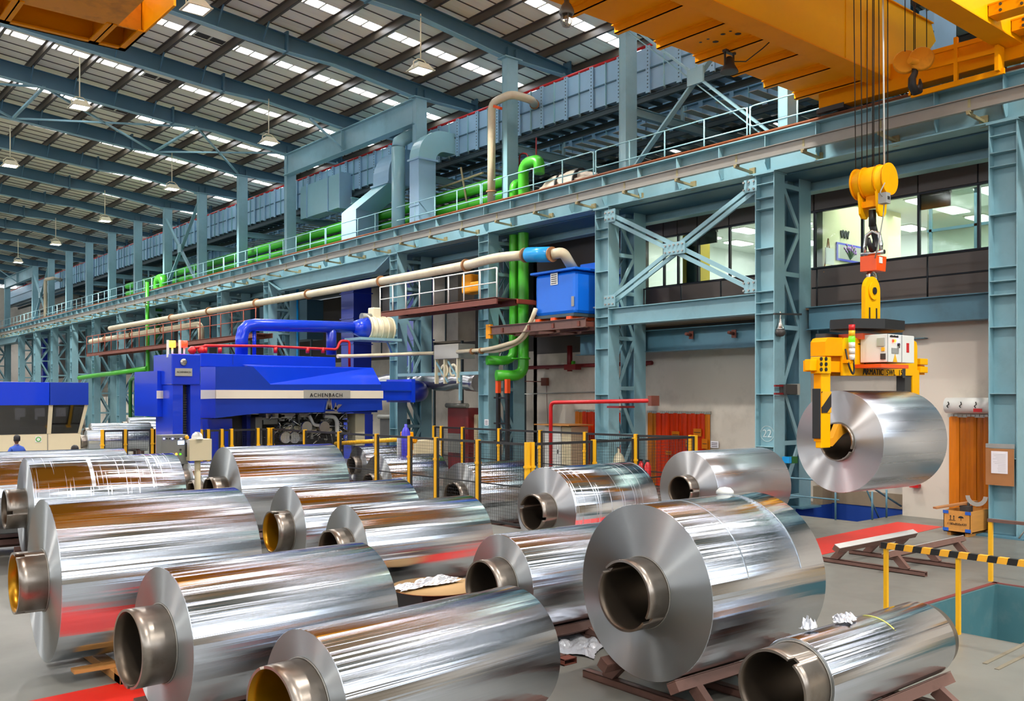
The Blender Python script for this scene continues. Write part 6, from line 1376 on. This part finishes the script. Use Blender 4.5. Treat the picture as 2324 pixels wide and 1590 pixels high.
# auxiliary hook
c = aY(2080, 150, 9.9)
t = thing('auxiliary_hook', 'small yellow twin sheave block with black hook beside the crane girder', 'hook', c)
for dx, dy in ((-.1, .2), (-.02, -.12)):
    m = MB(); m.lathe([(.24, -.07), (.27, 0), (.24, .07)], (c.x + dx, c.y + dy, c.z + .12), (.85, .5, 0), 20); m.build('sheave_cover', 'yellow_dirty', t)
m = MB(); m.tube([(c.x - .32, c.y, c.z + .05), (c.x + .13, c.y - .1, c.z + .05)], .07, 10); m.build('cross_pin', 'yellow_dirty', t)
m = MB(); m.tube([(c.x - .05, c.y, c.z + .05), (c.x - .08, c.y, c.z - .18), (c.x - .2, c.y, c.z - .32), (c.x - .2, c.y, c.z - .48), (c.x - .06, c.y, c.z - .58), (c.x + .12, c.y, c.z - .52), (c.x + .18, c.y, c.z - .36), (c.x + .15, c.y, c.z - .25)], [.06, .07, .08, .09, .09, .08, .05, .02], 12); m.build('hook', 'black', t)
for xx in (2054, 2074, 2077, 2103): v = aY(xx, 130, 9.9); m = MB(); m.tube([(v.x, v.y, c.z + .2), (v.x, v.y, 12.9)], .011, 6); m.build('rope', 'rope', t)

# ================================================================ HIGH BAY LAMPS
def bay():
    t = thing('high_bay_lamp', '', 'lamp', (0, 0, 0)); P = dict(world=False)
    m = MB(); m.tube([(0, 0, .35), (0, 0, 1.95)], .025, 8); m.build('rod', 'lamp_body', t, **P)
    m = MB(); m.tube([(-.3, 0, -.02), (-.3, 0, .22), (-.12, 0, .36), (.12, 0, .36), (.3, 0, .22), (.3, 0, -.02)], .02, 8); m.build('yoke', 'lamp_body', t, **P)
    m = MB(); m.v += [(-.2, -.2, .2), (.2, -.2, .2), (.2, .2, .2), (-.2, .2, .2), (-.34, -.34, -.02), (.34, -.34, -.02), (.34, .34, -.02), (-.34, .34, -.02)]
    for q_ in ((0, 1, 2, 3), (4, 5, 1, 0), (5, 6, 2, 1), (6, 7, 3, 2), (7, 4, 0, 3)): m.face(q_)
    m.box((-.37, -.37, -.05), (.37, -.3, -.02)); m.box((-.37, .3, -.05), (.37, .37, -.02)); m.box((-.37, -.3, -.05), (-.3, .3, -.02)); m.box((.3, -.3, -.05), (.37, .3, -.02)); m.build('reflector', 'lamp_body', t, **P)
    m = MB(); m.box((-.3, -.3, -.045), (.3, .3, -.035)); m.build('glass', 'lamp_glow', t, **P)
    return t
b0 = None; n = {0: 0, 1: 0}
for r_, row in enumerate((LA, LB)):
    for (x, y, z) in row:
        if y < 20: continue
        n[r_] += 1
        lab = 'cream square high bay lamp on a rod, %s in the %s row' % (ORD[n[r_] - 1], ('right hand', 'left hand')[r_])
        if b0 is None: b0 = bay(); b0.location = (x, y, z); b0['label'] = lab; b0['group'] = 'high bay lamps'
        else: dup(b0, (x, y, z), lab)

# ================================================================ COILS
def core_mesh(rc, x0, x1, wall=.022, notches=(.9, 4.1), n=72, nd=.09, inner='core_dark'):
    # steel spool tube with keyway notches cut in its near end
    m = MB(); ri = rc - wall; cuts = [x0, x0 + nd, x1]
    solid = [[True] * n for _ in range(2)]
    for a in notches:
        i0 = int(a / (2 * PI) * n)
        for i in (i0, i0 + 1): solid[0][i % n] = False
    P = {}
    def V(i, j, r):
        k = (i % n, j, r)
        if k not in P: t = 2 * PI * (i % n) / n; P[k] = len(m.v); m.v.append((cuts[j], math.cos(t) * (rc if r else ri), math.sin(t) * (rc if r else ri)))
        return P[k]
    for j in range(2):
        for i in range(n):
            if not solid[j][i]: continue
            m.face((V(i, j, 1), V(i, j + 1, 1), V(i + 1, j + 1, 1), V(i + 1, j, 1)), 0, True)
            m.face((V(i, j, 0), V(i + 1, j, 0), V(i + 1, j + 1, 0), V(i, j + 1, 0)), 1, True)
            if j == 0 or not solid[0][i]: m.face((V(i, j, 0), V(i, j, 1), V(i + 1, j, 1), V(i + 1, j, 0)), 0)
            if j == 1: m.face((V(i, 2, 0), V(i + 1, 2, 0), V(i + 1, 2, 1), V(i, 2, 1)), 0)
            if j == 0:
                if not solid[0][(i - 1) % n]: m.face((V(i, 0, 0), V(i, 1, 0), V(i, 1, 1), V(i, 0, 1)), 0)
                if not solid[0][(i + 1) % n]: m.face((V(i + 1, 0, 0), V(i + 1, 0, 1), V(i + 1, 1, 1), V(i + 1, 1, 0)), 0)
    return m.mesh('core', ['core_steel', inner])
def coil(X, Y, zc, R, L, th, rc, st, lab, sheet='coil_sheet', edge='coil_edge', back=.14, notches=(.9, 4.1), stand=True, group='wound aluminium coils', air=False):
    t = thing('aluminium_coil', lab, 'coil', (X, Y, zc - R), th, group)
    m = MB(); n = 128; b = .004
    prof = [(rc, 0), (R - b, 0), (R, b), (R, L - b), (R - b, L), (rc, L)]
    for (r, x) in prof:
        for k in range(n): a = 2 * PI * k / n; m.v.append((x, r * math.cos(a), r * math.sin(a)))
    for i in range(5):
        for k in range(n): k2 = (k + 1) % n; m.face((i * n + k, i * n + k2, (i + 1) * n + k2, (i + 1) * n + k), 0 if 1 <= i <= 3 else 1, i == 2)
    me = m.mesh('wound_sheet', [sheet, edge]); bm = bmesh.new(); bm.from_mesh(me); bmesh.ops.recalc_face_normals(bm, faces=bm.faces)
    bm.to_mesh(me); bm.free()
    # open ends: make sure normals point outwards
    if me.polygons[2 * n].normal.dot(Vector((0, me.polygons[2 * n].center.y, me.polygons[2 * n].center.z))) < 0: me.flip_normals()
    share('wound_sheet', me, t, (0, 0, R))
    cm = core_mesh(rc, -st, L + back, notches=notches, inner='core_glow_painted' if 'glow' in lab or 'wooden block' in lab or 'bottom edge' in lab else 'core_dark'); share('core', cm, t, (0, 0, R))
    m = MB(); m.lathe([(rc + .001, -.012), (rc + .012, -.012), (rc + .012, .0), (rc + .001, .0)], (0, 0, 0), (1, 0, 0), 48, closed=True); share('collar_ring', m.mesh('collar_ring', ['conductor']), t, (0, 0, R))
    return t
def stand(X, Y, zc, R, L, th, lab, top='stand_brown', x0=-.1, ext=.15, nb=3, grp='brown steel coil stands'):
    t = thing('coil_stand', lab, 'stand', (X, Y, 0), th, grp); P = dict(world=False)
    sy = (R + .075) * .5; z = zc - (R + .075) * .866; z = max(z, .12)
    for s in (-1, 1):
        m = MB(); u = Vector((0, -s * .5, .866)); m.bar((x0, s * sy, z), (L + ext, s * sy, z), .12, .1, u); ra = m.build('rail', 'stand_brown', t, **P)
        m = MB(); m.bar((x0, s * sy - s * .026, z + .051), (L + ext, s * sy - s * .026, z + .051), .12, .008, u); m.build('rail_pad', top, t, **P)
        for i in range(nb):
            x = x0 + .3 + (L + ext - x0 - .6) * i / (nb - 1)
            m = MB(); m.bar((x, s * (sy + .02), z - .04), (x, s * (sy + .22), .06), .12, .09, (1, 0, 0)); m.build('leg', 'stand_brown', t, **P)
    for i in range(nb):
        x = x0 + .3 + (L + ext - x0 - .6) * i / (nb - 1)
        m = MB(); m.box((x - .05, -sy - .55, 0), (x + .05, sy + .55, .012)); m.box((x - .05, -sy - .55, .07), (x + .05, sy + .55, .08)); m.box((x - .05, -sy - .55, 0), (x - .04, sy + .55, .08)); m.box((x + .04, -sy - .55, 0), (x + .05, sy + .55, .08)); m.build('floor_bar', 'stand_brown', t, **P)
    return t
COILS = [
 (6.865, 6.146, 1.11, .868, 1.84, -.017, .347, .278, 'largest foreground coil with two keyway notches in its brown core, on a stand', 'coil_sheet', 'coil_edge', (.62, 3.75)),
 (6.914, 4.456, .62, .365, 2.16, -.004, .33, .363, 'thin nearly empty coil on a big open core, bottom right corner', 'coil_sheet', 'coil_edge', (2.1,)),
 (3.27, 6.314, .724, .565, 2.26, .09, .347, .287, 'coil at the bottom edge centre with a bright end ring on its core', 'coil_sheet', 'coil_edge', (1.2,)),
 (2.914, 8.324, .84, .675, 2.107, .046, .346, .3, 'coil second from the left edge whose dark core shows a lit slot', 'coil_sheet', 'coil_edge', (4.6,)),
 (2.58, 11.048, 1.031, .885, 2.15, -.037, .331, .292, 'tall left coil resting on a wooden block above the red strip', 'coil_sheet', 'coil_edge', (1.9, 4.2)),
 (3.973, 18.3, 1.044, .891, 2.6, -.056, .35, .33, 'coil with white tape patches at the left edge of the floor', 'coil_sheet_scratched', 'coil_edge', (3.2,)),
 (3.35, 20.4, 1.06, .9, 2.9, -.06, .335, .3, 'coil cut by the left picture edge behind the taped one', 'coil_sheet', 'coil_edge', (1.2,)),
 (7.605, 18.142, 1.082, .935, 2.37, -.034, .335, .323, 'tall coil in front of the cream control cabinet', 'coil_sheet', 'coil_edge', (1.2,)),
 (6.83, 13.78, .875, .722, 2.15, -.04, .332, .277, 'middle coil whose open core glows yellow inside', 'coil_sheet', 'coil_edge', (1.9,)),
 (6.734, 11.728, .815, .663, 2.18, -.028, .332, .273, 'middle coil with fine scratches and a red floor reflection beneath', 'coil_sheet', 'coil_edge', (1.2,)),
 (7.074, 8.613, .765, .613, 2.16, -.027, .333, .293, 'coil half hidden behind the largest foreground coil', 'coil_sheet', 'coil_edge', (3.6,)),
 (11.337, 12.519, .95, .80, 2.2, -.003, .329, .349, 'heavily scuffed coil in front of the yellow corner post', 'coil_sheet_scratched', 'coil_edge_bright', (.2, 3.4)),
 (15.95, 12.969, 1.0, .85, 2.5, -.055, .33, .279, 'coil in front of the second laced column, below the hanging one', 'coil_sheet_satin', 'coil_edge_bright', (3.0,)),
 (13.98, 18.63, .51, .86, 2.1, -.05, .385, .25, 'coil inside the fence left of the thick corner post', 'coil_sheet', 'coil_edge', (1.2,)),
 (13.98, 22.55, .48, .9, 1.9, -.07, .385, .3, 'coil inside the fence just right of the tall coil', 'coil_sheet', 'coil_edge', (1.2,)),
]
SHORT = ['largest foreground coil', 'thin coil at bottom right', 'coil at the bottom edge centre', 'second coil from the left edge', '', 'coil with white tape patches', 'coil cut by the left picture edge',
         'tall coil near the cream cabinet', 'middle coil with the yellow glowing core', 'finely scratched middle coil', 'half hidden coil behind the largest one', 'heavily scuffed coil', 'coil below the hanging one', '', '']
for ci, (X, Y, zc, R, L, th, rc, st, lab, sh, ed, no) in enumerate(COILS):
    coil(X, Y, zc, R, L, th, rc, st, lab, sh, ed, notches=no)
    if 'inside the fence' in lab:
        o = stand(X, Y, zc + .58, R, L, th, 'coil stand in the shallow pit inside the fence, ' + ('nearer the corner post' if Y < 20 else 'nearer the mill')); o.location.z = -.58
    elif 'wooden block' not in lab:
        stand(X, Y, zc, R, L, th, 'brown steel stand under the ' + SHORT[ci])
# small distant coils
for i, (x, y, Z, R, L, lab) in enumerate(((425, 1085, 26.6, .5, 1.6, 'small far coil peeping out right of the taped coil'), (455, 1088, 24.0, .42, 2.0, 'small far coil just left of the tall coil in front of the cabinet'), (812, 1062, 30.5, .62, 2.2, 'far coil glimpsed between the tall coil and the fence'),
                               (205, 985, 42, .5, 2.6, 'upper coil of the pile right of the control cabin'), (195, 1002, 41, .5, 2.6, 'lower coil of the pile right of the control cabin'), (290, 970, 45, .5, 3.0, 'upper coil behind the far mesh fence'), (300, 985, 44, .5, 3.0, 'lower coil behind the far mesh fence'))):
    p = EV + ray(x, y) * Z
    if i < 3: p.z = R + .16
    coil(p.x, p.y, p.z, R, L, -.03, .3, .25, lab, 'coil_sheet', 'coil_edge')
    if i < 3: stand(p.x, p.y, p.z, R, L, -.03, 'brown stand under the ' + ('small far coil right of the taped one', 'small far coil left of the tall one', 'far coil glimpsed beside the fence')[i])
    if i >= 3:
        tt = thing('coil_rack', 'plain steel cradle frame carrying the ' + lab, 'stand', (p.x, p.y, 0)); zb_ = p.z - R
        for xx in (.4, L - .4):
            for sy in (-.3, .3): m = MB(); m.box((p.x + xx - .05, p.y + sy - .05, 0), (p.x + xx + .05, p.y + sy + .05, zb_ + .06)); m.build('leg', 'stand_brown', tt)
hc = coil(HC_.x, HC_.y, HC_.z, .955, 2.04, -.098, .36, .08, 'satin coil hanging in the yellow lifting tongs', 'coil_sheet_satin', 'coil_edge_bright', notches=(3.5,))
# paper inside the hanging core
m = MB(); m.box((HC_.x + .15, HC_.y - .22, HC_.z - .33), (HC_.x + .4, HC_.y + .0, HC_.z - .31)); tag(m.build('paper_slip', 'paper'), 'folded paper slip lying inside the core of the hanging coil', 'paper')

# empty stand at the right, wooden chock, loose pieces
stand(15.1, 8.45, 1.13, .87, 2.9, 0, 'empty brown coil stand with pale pads near the pit rail', top='stand_top', x0=0, ext=.0, nb=3)
a, b = aZ(137, 1508, .14), aZ(275, 1474, .14)
t = thing('wood_chock', 'wooden wedge plank on a block under the left coil', 'block', (a.x, a.y, 0))
m = MB(); m.bar((2.75, 10.55, .115), (3.75, 10.5, .115), .16, .035); m.bar((2.75, 11.5, .1), (4.4, 11.5, .1), .16, .05); m.build('plank', 'wood', t)
c = aZ(222, 1520, 0); m = MB(); m.box((3.1, 10.1, 0), (3.25, 11.9, .095)); m.box((3.1, 10.1, 0), (3.25, 10.3, .14)); m.build('block', 'wood', t, bevel=.008)
m = MB(); m.box((4.3, 10.3, 0), (4.45, 11.8, .14)); m.build('block', 'wood', t)
p = aZ(1285, 1506); m = MB(); m.box((p.x - .08, p.y - .05, 0), (p.x + .12, p.y + .08, .012)); m.box((p.x - .08, p.y - .05, .06), (p.x + .12, p.y + .08, .07)); m.box((p.x - .08, p.y - .05, 0), (p.x - .07, p.y + .08, .07)); m.box((p.x + .11, p.y - .05, 0), (p.x + .12, p.y + .08, .07))
tag(m.build('steel_offcut', 'catwalk_rust'), 'short rusty square tube offcut on the floor beside crumpled foil', 'offcut')
def crumple(name, w_, d_, n, amp, m_, seed):
    rr = random.Random(seed); bm = bmesh.new(); g_ = [[None] * (n + 1) for _ in range(n + 1)]
    ph = [(rr.uniform(-9, 9), rr.uniform(-9, 9), rr.uniform(0, 6)) for _ in range(7)]
    for i in range(n + 1):
        for j in range(n + 1):
            x, y = i / n - .5, j / n - .5; h_ = sum(abs(math.sin(a * x * 1.5 + b * y * 1.5 + c)) for a, b, c in ph) / 7
            e = min(1, (.5 - max(abs(x), abs(y))) * 6)
            g_[i][j] = bm.verts.new((x * w_ * (1 + .12 * math.sin(7 * y)) + rr.uniform(-.01, .01), y * d_ * (1 + .15 * math.sin(6 * x)) + rr.uniform(-.01, .01), .012 + max(0, h_ - .35) * amp * (.25 + .75 * e) + rr.uniform(0, .006)))
    for i in range(n):
        for j in range(n):
            bm.faces.new((g_[i][j], g_[i + 1][j], g_[i + 1][j + 1])); bm.faces.new((g_[i][j], g_[i + 1][j + 1], g_[i][j + 1]))
    me = bpy.data.meshes.new(name); bm.to_mesh(me); bm.free(); me.materials.append(MATS[m_]); o = bpy.data.objects.new(name, me); C.objects.link(o)
    so = o.modifiers.new('s', 'SOLIDIFY'); so.thickness = .003; return o
p = aZ(1318, 1462); o = crumple('crumpled_foil', 1.3, .8, 34, .13, 'foil', 5); o.location = (p.x + .05, p.y + .08, 0); o.rotation_euler = (0, 0, .5); tag(o, 'crumpled aluminium foil sheet on the floor left of the largest coil', 'foil')
m = MB(); m.box((6.85, 9.95, 0), (7.75, 10.7, .44)); m.box((6.83, 9.93, .4), (7.77, 10.72, .45)); tag(m.build('low_box', 'black'), 'low black box under the cardboard disc between coils', 'box')
m = MB(); m.lathe([(0, 0), (.62, 0), (.62, .012), (0, .012)], (7.32, 10.3, .452), (0, 0, 1), 48); tag(m.build('cardboard_disc', 'cardboard'), 'round brown cardboard disc lying on a low black box between coils', 'cardboard')
o = crumple('foil_strip', 1.1, .26, 30, .2, 'foil', 9); o.location = (7.2, 10.35, .466); o.rotation_euler = (0, 0, .1); tag(o, 'twisted strip of foil lying across the cardboard disc', 'foil')
o = crumple('foil_scrap', .26, .18, 14, .16, 'foil', 11); p = aX(1865, 1438, 7.9); o.location = (7.75, 4.5, .98); o.rotation_euler = (0, 0, .4); tag(o, 'small crumpled foil scrap sitting on top of the thin coil', 'foil')
o = crumple('foil_scrap', .12, .1, 8, .25, 'foil', 12); o.location = (7.2, 4.52, .985); tag(o, 'tiny foil scrap near the front end of the thin coil', 'foil')
m = MB(); m.lathe([(.1, 0), (.095, .035), (.06, .07), (0, .08)], (8.45, 6.35, 1.955), (0, 0, 1), 20); tag(m.build('plastic_cap', 'white'), 'round white plastic cap resting on top of the largest coil', 'cap')
t = thing('wood_pallet', 'small wooden pallet cut by the left picture edge', 'pallet', (1.75, 12.4, 0))
for i in range(4): m = MB(); m.box((.6, 12.0 + i * .22, .1), (1.95, 12.16 + i * .22, .125)); m.build('board', 'wood', t)
for x in (.65, 1.25, 1.85): m = MB(); m.box((x, 12.0, 0), (x + .09, 12.84, .1)); m.build('bearer', 'wood', t)
# tape strips on coils
def band(X, Y, zc, R, th, x, w_, a0, a1, m_, lab):
    t_ = MB(); c_, s_ = math.cos(th), math.sin(th); n = 24; pts = []
    for i in range(n + 1):
        a = a0 + (a1 - a0) * i / n; pts.append((a, -R * math.sin(a) * 1.0005, R * math.cos(a) * 1.0005))
    for i in range(n):
        q_ = []
        for (xx, (a, y, z)) in ((x, pts[i]), (x + w_, pts[i]), (x + w_, pts[i + 1]), (x, pts[i + 1])): q_.append((X + xx * c_ - y * s_, Y + xx * s_ + y * c_, zc + z))
        for (xx, (a, y, z)) in ((x, pts[i]), (x + w_, pts[i]), (x + w_, pts[i + 1]), (x, pts[i + 1])): y2, z2 = y * (1 + .003 / R), z * (1 + .003 / R); q_.append((X + xx * c_ - y2 * s_, Y + xx * s_ + y2 * c_, zc + z2))
        b_ = len(t_.v); t_.v += q_
        for f_ in ((0, 3, 2, 1), (4, 5, 6, 7), (0, 1, 5, 4), (1, 2, 6, 5), (2, 3, 7, 6), (3, 0, 4, 7)): t_.face([b_ + k for k in f_])
    return tag(t_.build('adhesive_tape', m_, fix=True), lab, 'tape')
mat('tape_clear', (214, 222, 230), .25, metal=.85, vary=.2, scale=20); mat('tape_yellow', (190, 190, 90), .5, vary=.1)
band(6.914, 4.456, .62, .365, 0, 1.22, .02, -.2, 1.5, 'tape_yellow', 'thin yellow tape line around the thin coil')
band(3.973, 18.3, 1.044, .891, -.056, .95, .07, -.3, 1.1, 'tape_clear', 'pale tape patch in the middle of the left taped coil')
band(3.973, 18.3, 1.044, .891, -.056, 2.0, .03, -.3, 1.2, 'tape_clear', 'narrow tape line near the far end of the left taped coil')
for x_, lab in ((.55, 'left of the two clear tape lines on the largest coil'), (1.42, 'right of the two clear tape lines on the largest coil')): band(6.865, 6.146, 1.11, .868, -.017, x_, .014, -.3, 1.35, 'tape_clear', lab)

# ================================================================ RIGHT SIDE OF THE FLOOR
t = thing('pit_rail', 'yellow post rail with black and yellow striped bar along the pit', 'handrail', (11.98, 5, 0))
for y in (6.33, 5.36, 3.9, 2.4): m = MB(); m.box((11.955, y - .025, 0), (12.005, y + .025, 1.0)); m.build('post', 'post_yellow', t)
m = MB(); m.box((11.93, 1.5, .98), (12.0, 6.38, 1.06)); m.build('striped_bar', 'hazard_tape', t)
t = thing('pit_rail', 'plain yellow rail at the far corner of the pit', 'handrail', (15.84, 5, 0))
for y in (6.56, 4.9, 3.2): m = MB(); m.box((15.81, y - .03, 0), (15.87, y + .03, 1.02)); m.build('post', 'post_yellow', t)
m = MB(); m.box((15.8, 1.5, .98), (15.88, 6.6, 1.03)); m.build('bar', 'stand_brown', t)
t = thing('pit_machine', 'dark roller bracket standing in the pit at the right edge', 'machine', (14.5, 4.6, -1.5))
m = MB(); m.box((14.2, 4.0, -1.5), (14.5, 5.0, -1.25)); m.box((14.25, 4.85, -1.25), (14.4, 5.0, -.95)); m.tube([(14.33, 4.2, -1.1), (14.33, 4.95, -1.05)], .09, 12); m.build('bracket', 'machine_dark', t)
# crate
t = thing('wooden_crate', 'small plywood crate with blue corner tape beside the right column', 'crate', (20.85, 9.16, 0))
x0, x1, y0, y1 = 20.4, 21.35, 8.87, 9.45
def cb(lo, hi, nm='panel', m_='crate_wood'): mm_ = MB(); mm_.box(lo, hi); return mm_.build(nm, m_, t)
cb((x0, y0, .08), (x0 + .015, y1, .55)); cb((x1 - .015, y0, .08), (x1, y1, .55)); cb((x0, y0, .08), (x1, y0 + .015, .55)); cb((x0, y1 - .015, .08), (x1, y1, .55)); cb((x0, y0, .08), (x1, y1, .1), 'floor_board')
for (xx, yy) in ((x0, y0), (x1 - .04, y0), (x1 - .04, y1 - .04)): cb((xx - .0, yy - .02, .08), (xx + .04, yy, .55), 'batten')
for (yy) in (y0 + .06, y1 - .14): cb((x0 + .05, yy, 0), (x1 - .05, yy + .08, .08), 'skid')
for yy in (y0 - .01, y1 - .11):
    for zz in (.1, .48): cb((x0 - .012, yy, zz), (x0 - .002, yy + .12, zz + .07), 'corner_tape', 'tape_blue')
text('1180x850x430', .07, (x0 - .005, (y0 + y1) / 2, .26), FACE_X, 'ink', t, 'stencil', .002)
m = MB(); yc = (y0 + y1) / 2 + .1
for dy in (-.035, .035): m.box((x0 - .006, yc + dy - .006, .35), (x0 - .002, yc + dy + .006, .42)); m.prism([(x0 - .006, yc + dy - .02, .42), (x0 - .006, yc + dy + .02, .42), (x0 - .006, yc + dy, .45)], (.003, 0, 0))
m.box((x0 - .006, yc - .07, .335), (x0 - .002, yc + .07, .345))
yc -= .19; m.prism([(x0 - .006, yc + .06 * math.cos(a * PI / 6), .4 + .045 * math.sin(a * PI / 6)) for a in range(7)], (.003, 0, 0)); m.box((x0 - .006, yc - .005, .345), (x0 - .002, yc + .005, .4)); m.build('stencil_symbols', 'ink', t, fix=True)
m = MB(); m.bar((20.35, 9.62, .575), (21.25, 9.12, .70), .13, .04); tag(m.build('loose_plank', 'board_wood'), 'rough plank lying across the top of the crate', 'plank')
t = thing('metal_bracket', 'silver crescent shaped metal plate sticking out of the crate', 'bracket', (21, 8.95, .5))
cp_ = [(20.95 + .0, 8.98 + .24 * math.cos(a), .86 + .24 * math.sin(a)) for a in [PI * (1.02 + i * .96 / 10) for i in range(11)]]; ci_ = [(20.95, 8.98 + .15 * math.cos(a), .86 + .15 * math.sin(a)) for a in [PI * (1.02 + i * .96 / 10) for i in range(11)]][::-1]
m = MB(); m.prism(cp_ + ci_, (.015, 0, 0)); m.build('plate', 'plate_grey', t, fix=True)
m = MB(); m.tube([(21.0, 9.2, .5), (21.0, 9.15, .75)], .03, 8); m.box((20.85, 9.1, .45), (21.05, 9.3, .62)); m.build('scrap_part', 'machine_dark', t)
# notice board on the column
t = thing('notice_board', 'brown plywood notice board with white sheet on the rightmost laced column', 'board', (20.95, 8.5, 1.1))
m = MB(); m.box((20.94, 8.2, 1.12), (20.97, 8.78, 1.92)); m.build('board', 'board_wood', t)
m = MB(); m.box((20.93, 8.32, 1.38), (20.938, 8.66, 1.86)); pp = m.build('sheet', 'paper', t)
m = MB()
for i in range(12): m.box((20.928, 8.36, 1.42 + i * .034), (20.93, 8.36 + random.uniform(.15, .27), 1.424 + i * .034))
m.build('print', 'grey_paint', pp, kind='stuff')
m = MB(); m.box((20.94, 8.2, 1.93), (21.0, 8.78, 2.02)); m.build('top_band', 'grey_paint', t)
# small fittings on the second column
def at2(x, y): return aY(x, y, 14.1)
c = at2(1771, 745); t = thing('gong_lamp', 'small bell shaped lamp on a chrome stem beside the second column', 'lamp', c)
m = MB(); m.lathe([(.02, .45), (.02, .3), (.05, .15), (.1, 0), (.12, -.02)], c, (0, 0, 1), 14); m.build('horn', 'chrome', t); m = MB(); m.lathe([(.11, -.02), (.14, -.12), (.09, -.2), (0, -.22)], c, (0, 0, 1), 14); m.build('bowl', 'machine_dark', t)
m = MB(); m.bar(at2(1757, 712), at2(1818, 713), .05, .05); m.build('arm', 'machine_dark', t)
a, b = at2(1776, 872), at2(1802, 894); t = thing('junction_box', 'grey box on dark red arms beside the second column', 'box', a)
m = MB(); m.box((a.x, 14.0, b.z), (b.x, 14.3, a.z)); m.build('box', 'machine_dark', t); m = MB(); m.box((b.x, 13.98, b.z - .02), (b.x + .1, 14.32, a.z + .02)); m.build('lid', 'plate_grey', t)
m = MB()
for y in (875, 893): m.bar(at2(1758, y), at2(1778, y), .05, .05)
m.build('arm', 'red_dark', t)
# far pit handrail and small wall fittings
t = thing('pit_handrail', 'thin grey green handrail around the blue pit by the wall', 'handrail', (21, 12, 0))
m = MB(); m.tube(bend([(20.8, 14.6, .95), (20.8, 12.2, .95), (21.3, 11.85, .95), (23.2, 11.85, .2)], .15, 3), .025, 7); m.tube([(20.8, 14.6, .5), (20.8, 12.2, .5)], .02, 6); m.tube([(21.3, 11.85, .95), (22.3, 11.9, -.2)], .022, 6); m.build('rail', 'steel_office', t)
for (x, y) in ((20.8, 14.4), (20.8, 12.3), (21.5, 11.72), (22.2, 11.72)): m = MB(); m.tube([(x, y, 0), (x, y, .95 if x < 21.4 else .7)], .025, 7); m.build('post', 'steel_office', t)
a, b = aX(2070, 1097, 22.9), aX(2090, 1106, 22.9); m = MB(); m.box((22.75, b.y, b.z), (22.9, a.y, a.z)); tag(m.build('alarm_box', 'red'), 'small red box low on the beige wall below the hanging coil', 'box')
t = thing('socket_box', 'blue and green socket boxes at the foot of second column', 'box', aY(1790, 1043, 14.0))
for (x0_, x1_, m_) in ((1783, 1789, 'cyan_blue'), (1790, 1803, 'green_dark')): a, b = aY(x0_, 1036, 14.0), aY(x1_, 1050, 14.0); m = MB(); m.box((a.x, 13.9, b.z), (b.x, 14.1, a.z)); m.build('socket', m_, t)
m = MB(); rr = random.Random(2)
for i in range(14): 
    y = rr.uniform(7.2, 7.9); x = rr.uniform(20.9, 21.6); m.tube([(x, y, .03), (x + rr.uniform(-.2, .2), y + rr.uniform(-.2, .2), rr.uniform(.2, .45)), (x + rr.uniform(-.3, .3), y + rr.uniform(-.3, .3), .04)], .02, 5)
tag(m.build('cable_heap', 'machine_grey'), 'heap of loose cables on the floor right of the notice board column', 'cables'); bpy.data.objects['cable_heap']['kind'] = 'stuff'
# dark plant behind the columns at mid height (silhouettes of ducts and cabinets)
for i, (y0_, y1_, z0_, z1_, x0_, m_, lab) in enumerate(((28, 31, 6.9, 8.6, 24, 'steel_dark', 'dark ventilation box high behind the white catwalk rail'), (46, 52, 6.2, 8.4, 24, 'steel_teal_and_shade', 'dark blue ducts high behind the rust red catwalk'), (54, 62, 6.4, 8.5, 24, 'steel_teal_and_shade', 'dark blue plant boxes high up at the far left of the catwalk'),
        (39, 43, 5.2, 8.6, 25, 'wall_beige', 'beige wall panel high behind the mill fan'), (33.5, 36, 5.6, 8.6, 25, 'wall_beige', 'beige wall panel between the deep blue duct legs'), (66, 71, 2.2, 5.0, 22.8, 'tank_blue', 'blue tank standing high up behind far laced columns'))):
    t = thing('plant_unit' if i != 5 else 'tank', lab, 'machine' if i != 5 else 'tank', (x0_, (y0_ + y1_) / 2, 0))
    m = MB(); m.box((x0_, y0_, z0_), (x0_ + 1.0, y1_, z1_)); m.build('body', m_, t)
    m = MB(); m.box((x0_ + .3, y0_ + .1, 0), (x0_ + .4, y0_ + .2, z0_)); m.box((x0_ + .3, y1_ - .2, 0), (x0_ + .4, y1_ - .1, z0_)); m.build('support', 'steel_dark', t)
    m = MB(); y = y0_ + .9
    while y < y1_ - .3: m.box((x0_ - .05, y, z0_), (x0_, y + .05, z1_)); y += 1.1
    m.build('seam', 'steel_dark', t)
# far bright windows on the back wall
for i, x in enumerate((38, 44, 65, 120, 128)):
    a = aX(x, 790 if i < 3 else 800, 28.95); w2 = bpy.data.objects.new('window_%d' % (i + 2), None); C.objects.link(w2); w2['kind'] = 'structure'
    m = MB(); m.box((28.95, a.y - .7, a.z - 2.4), (28.98, a.y + .7, a.z + 1.2)); m.build('lit_pane', 'lamp_panel', w2)
    m = MB(); m.box((28.92, a.y - .75, a.z - .6), (28.95, a.y + .75, a.z - .5)); m.box((28.92, a.y - .04, a.z - 2.4), (28.95, a.y + .04, a.z + 1.2)); m.build('bar', 'mullion', w2)
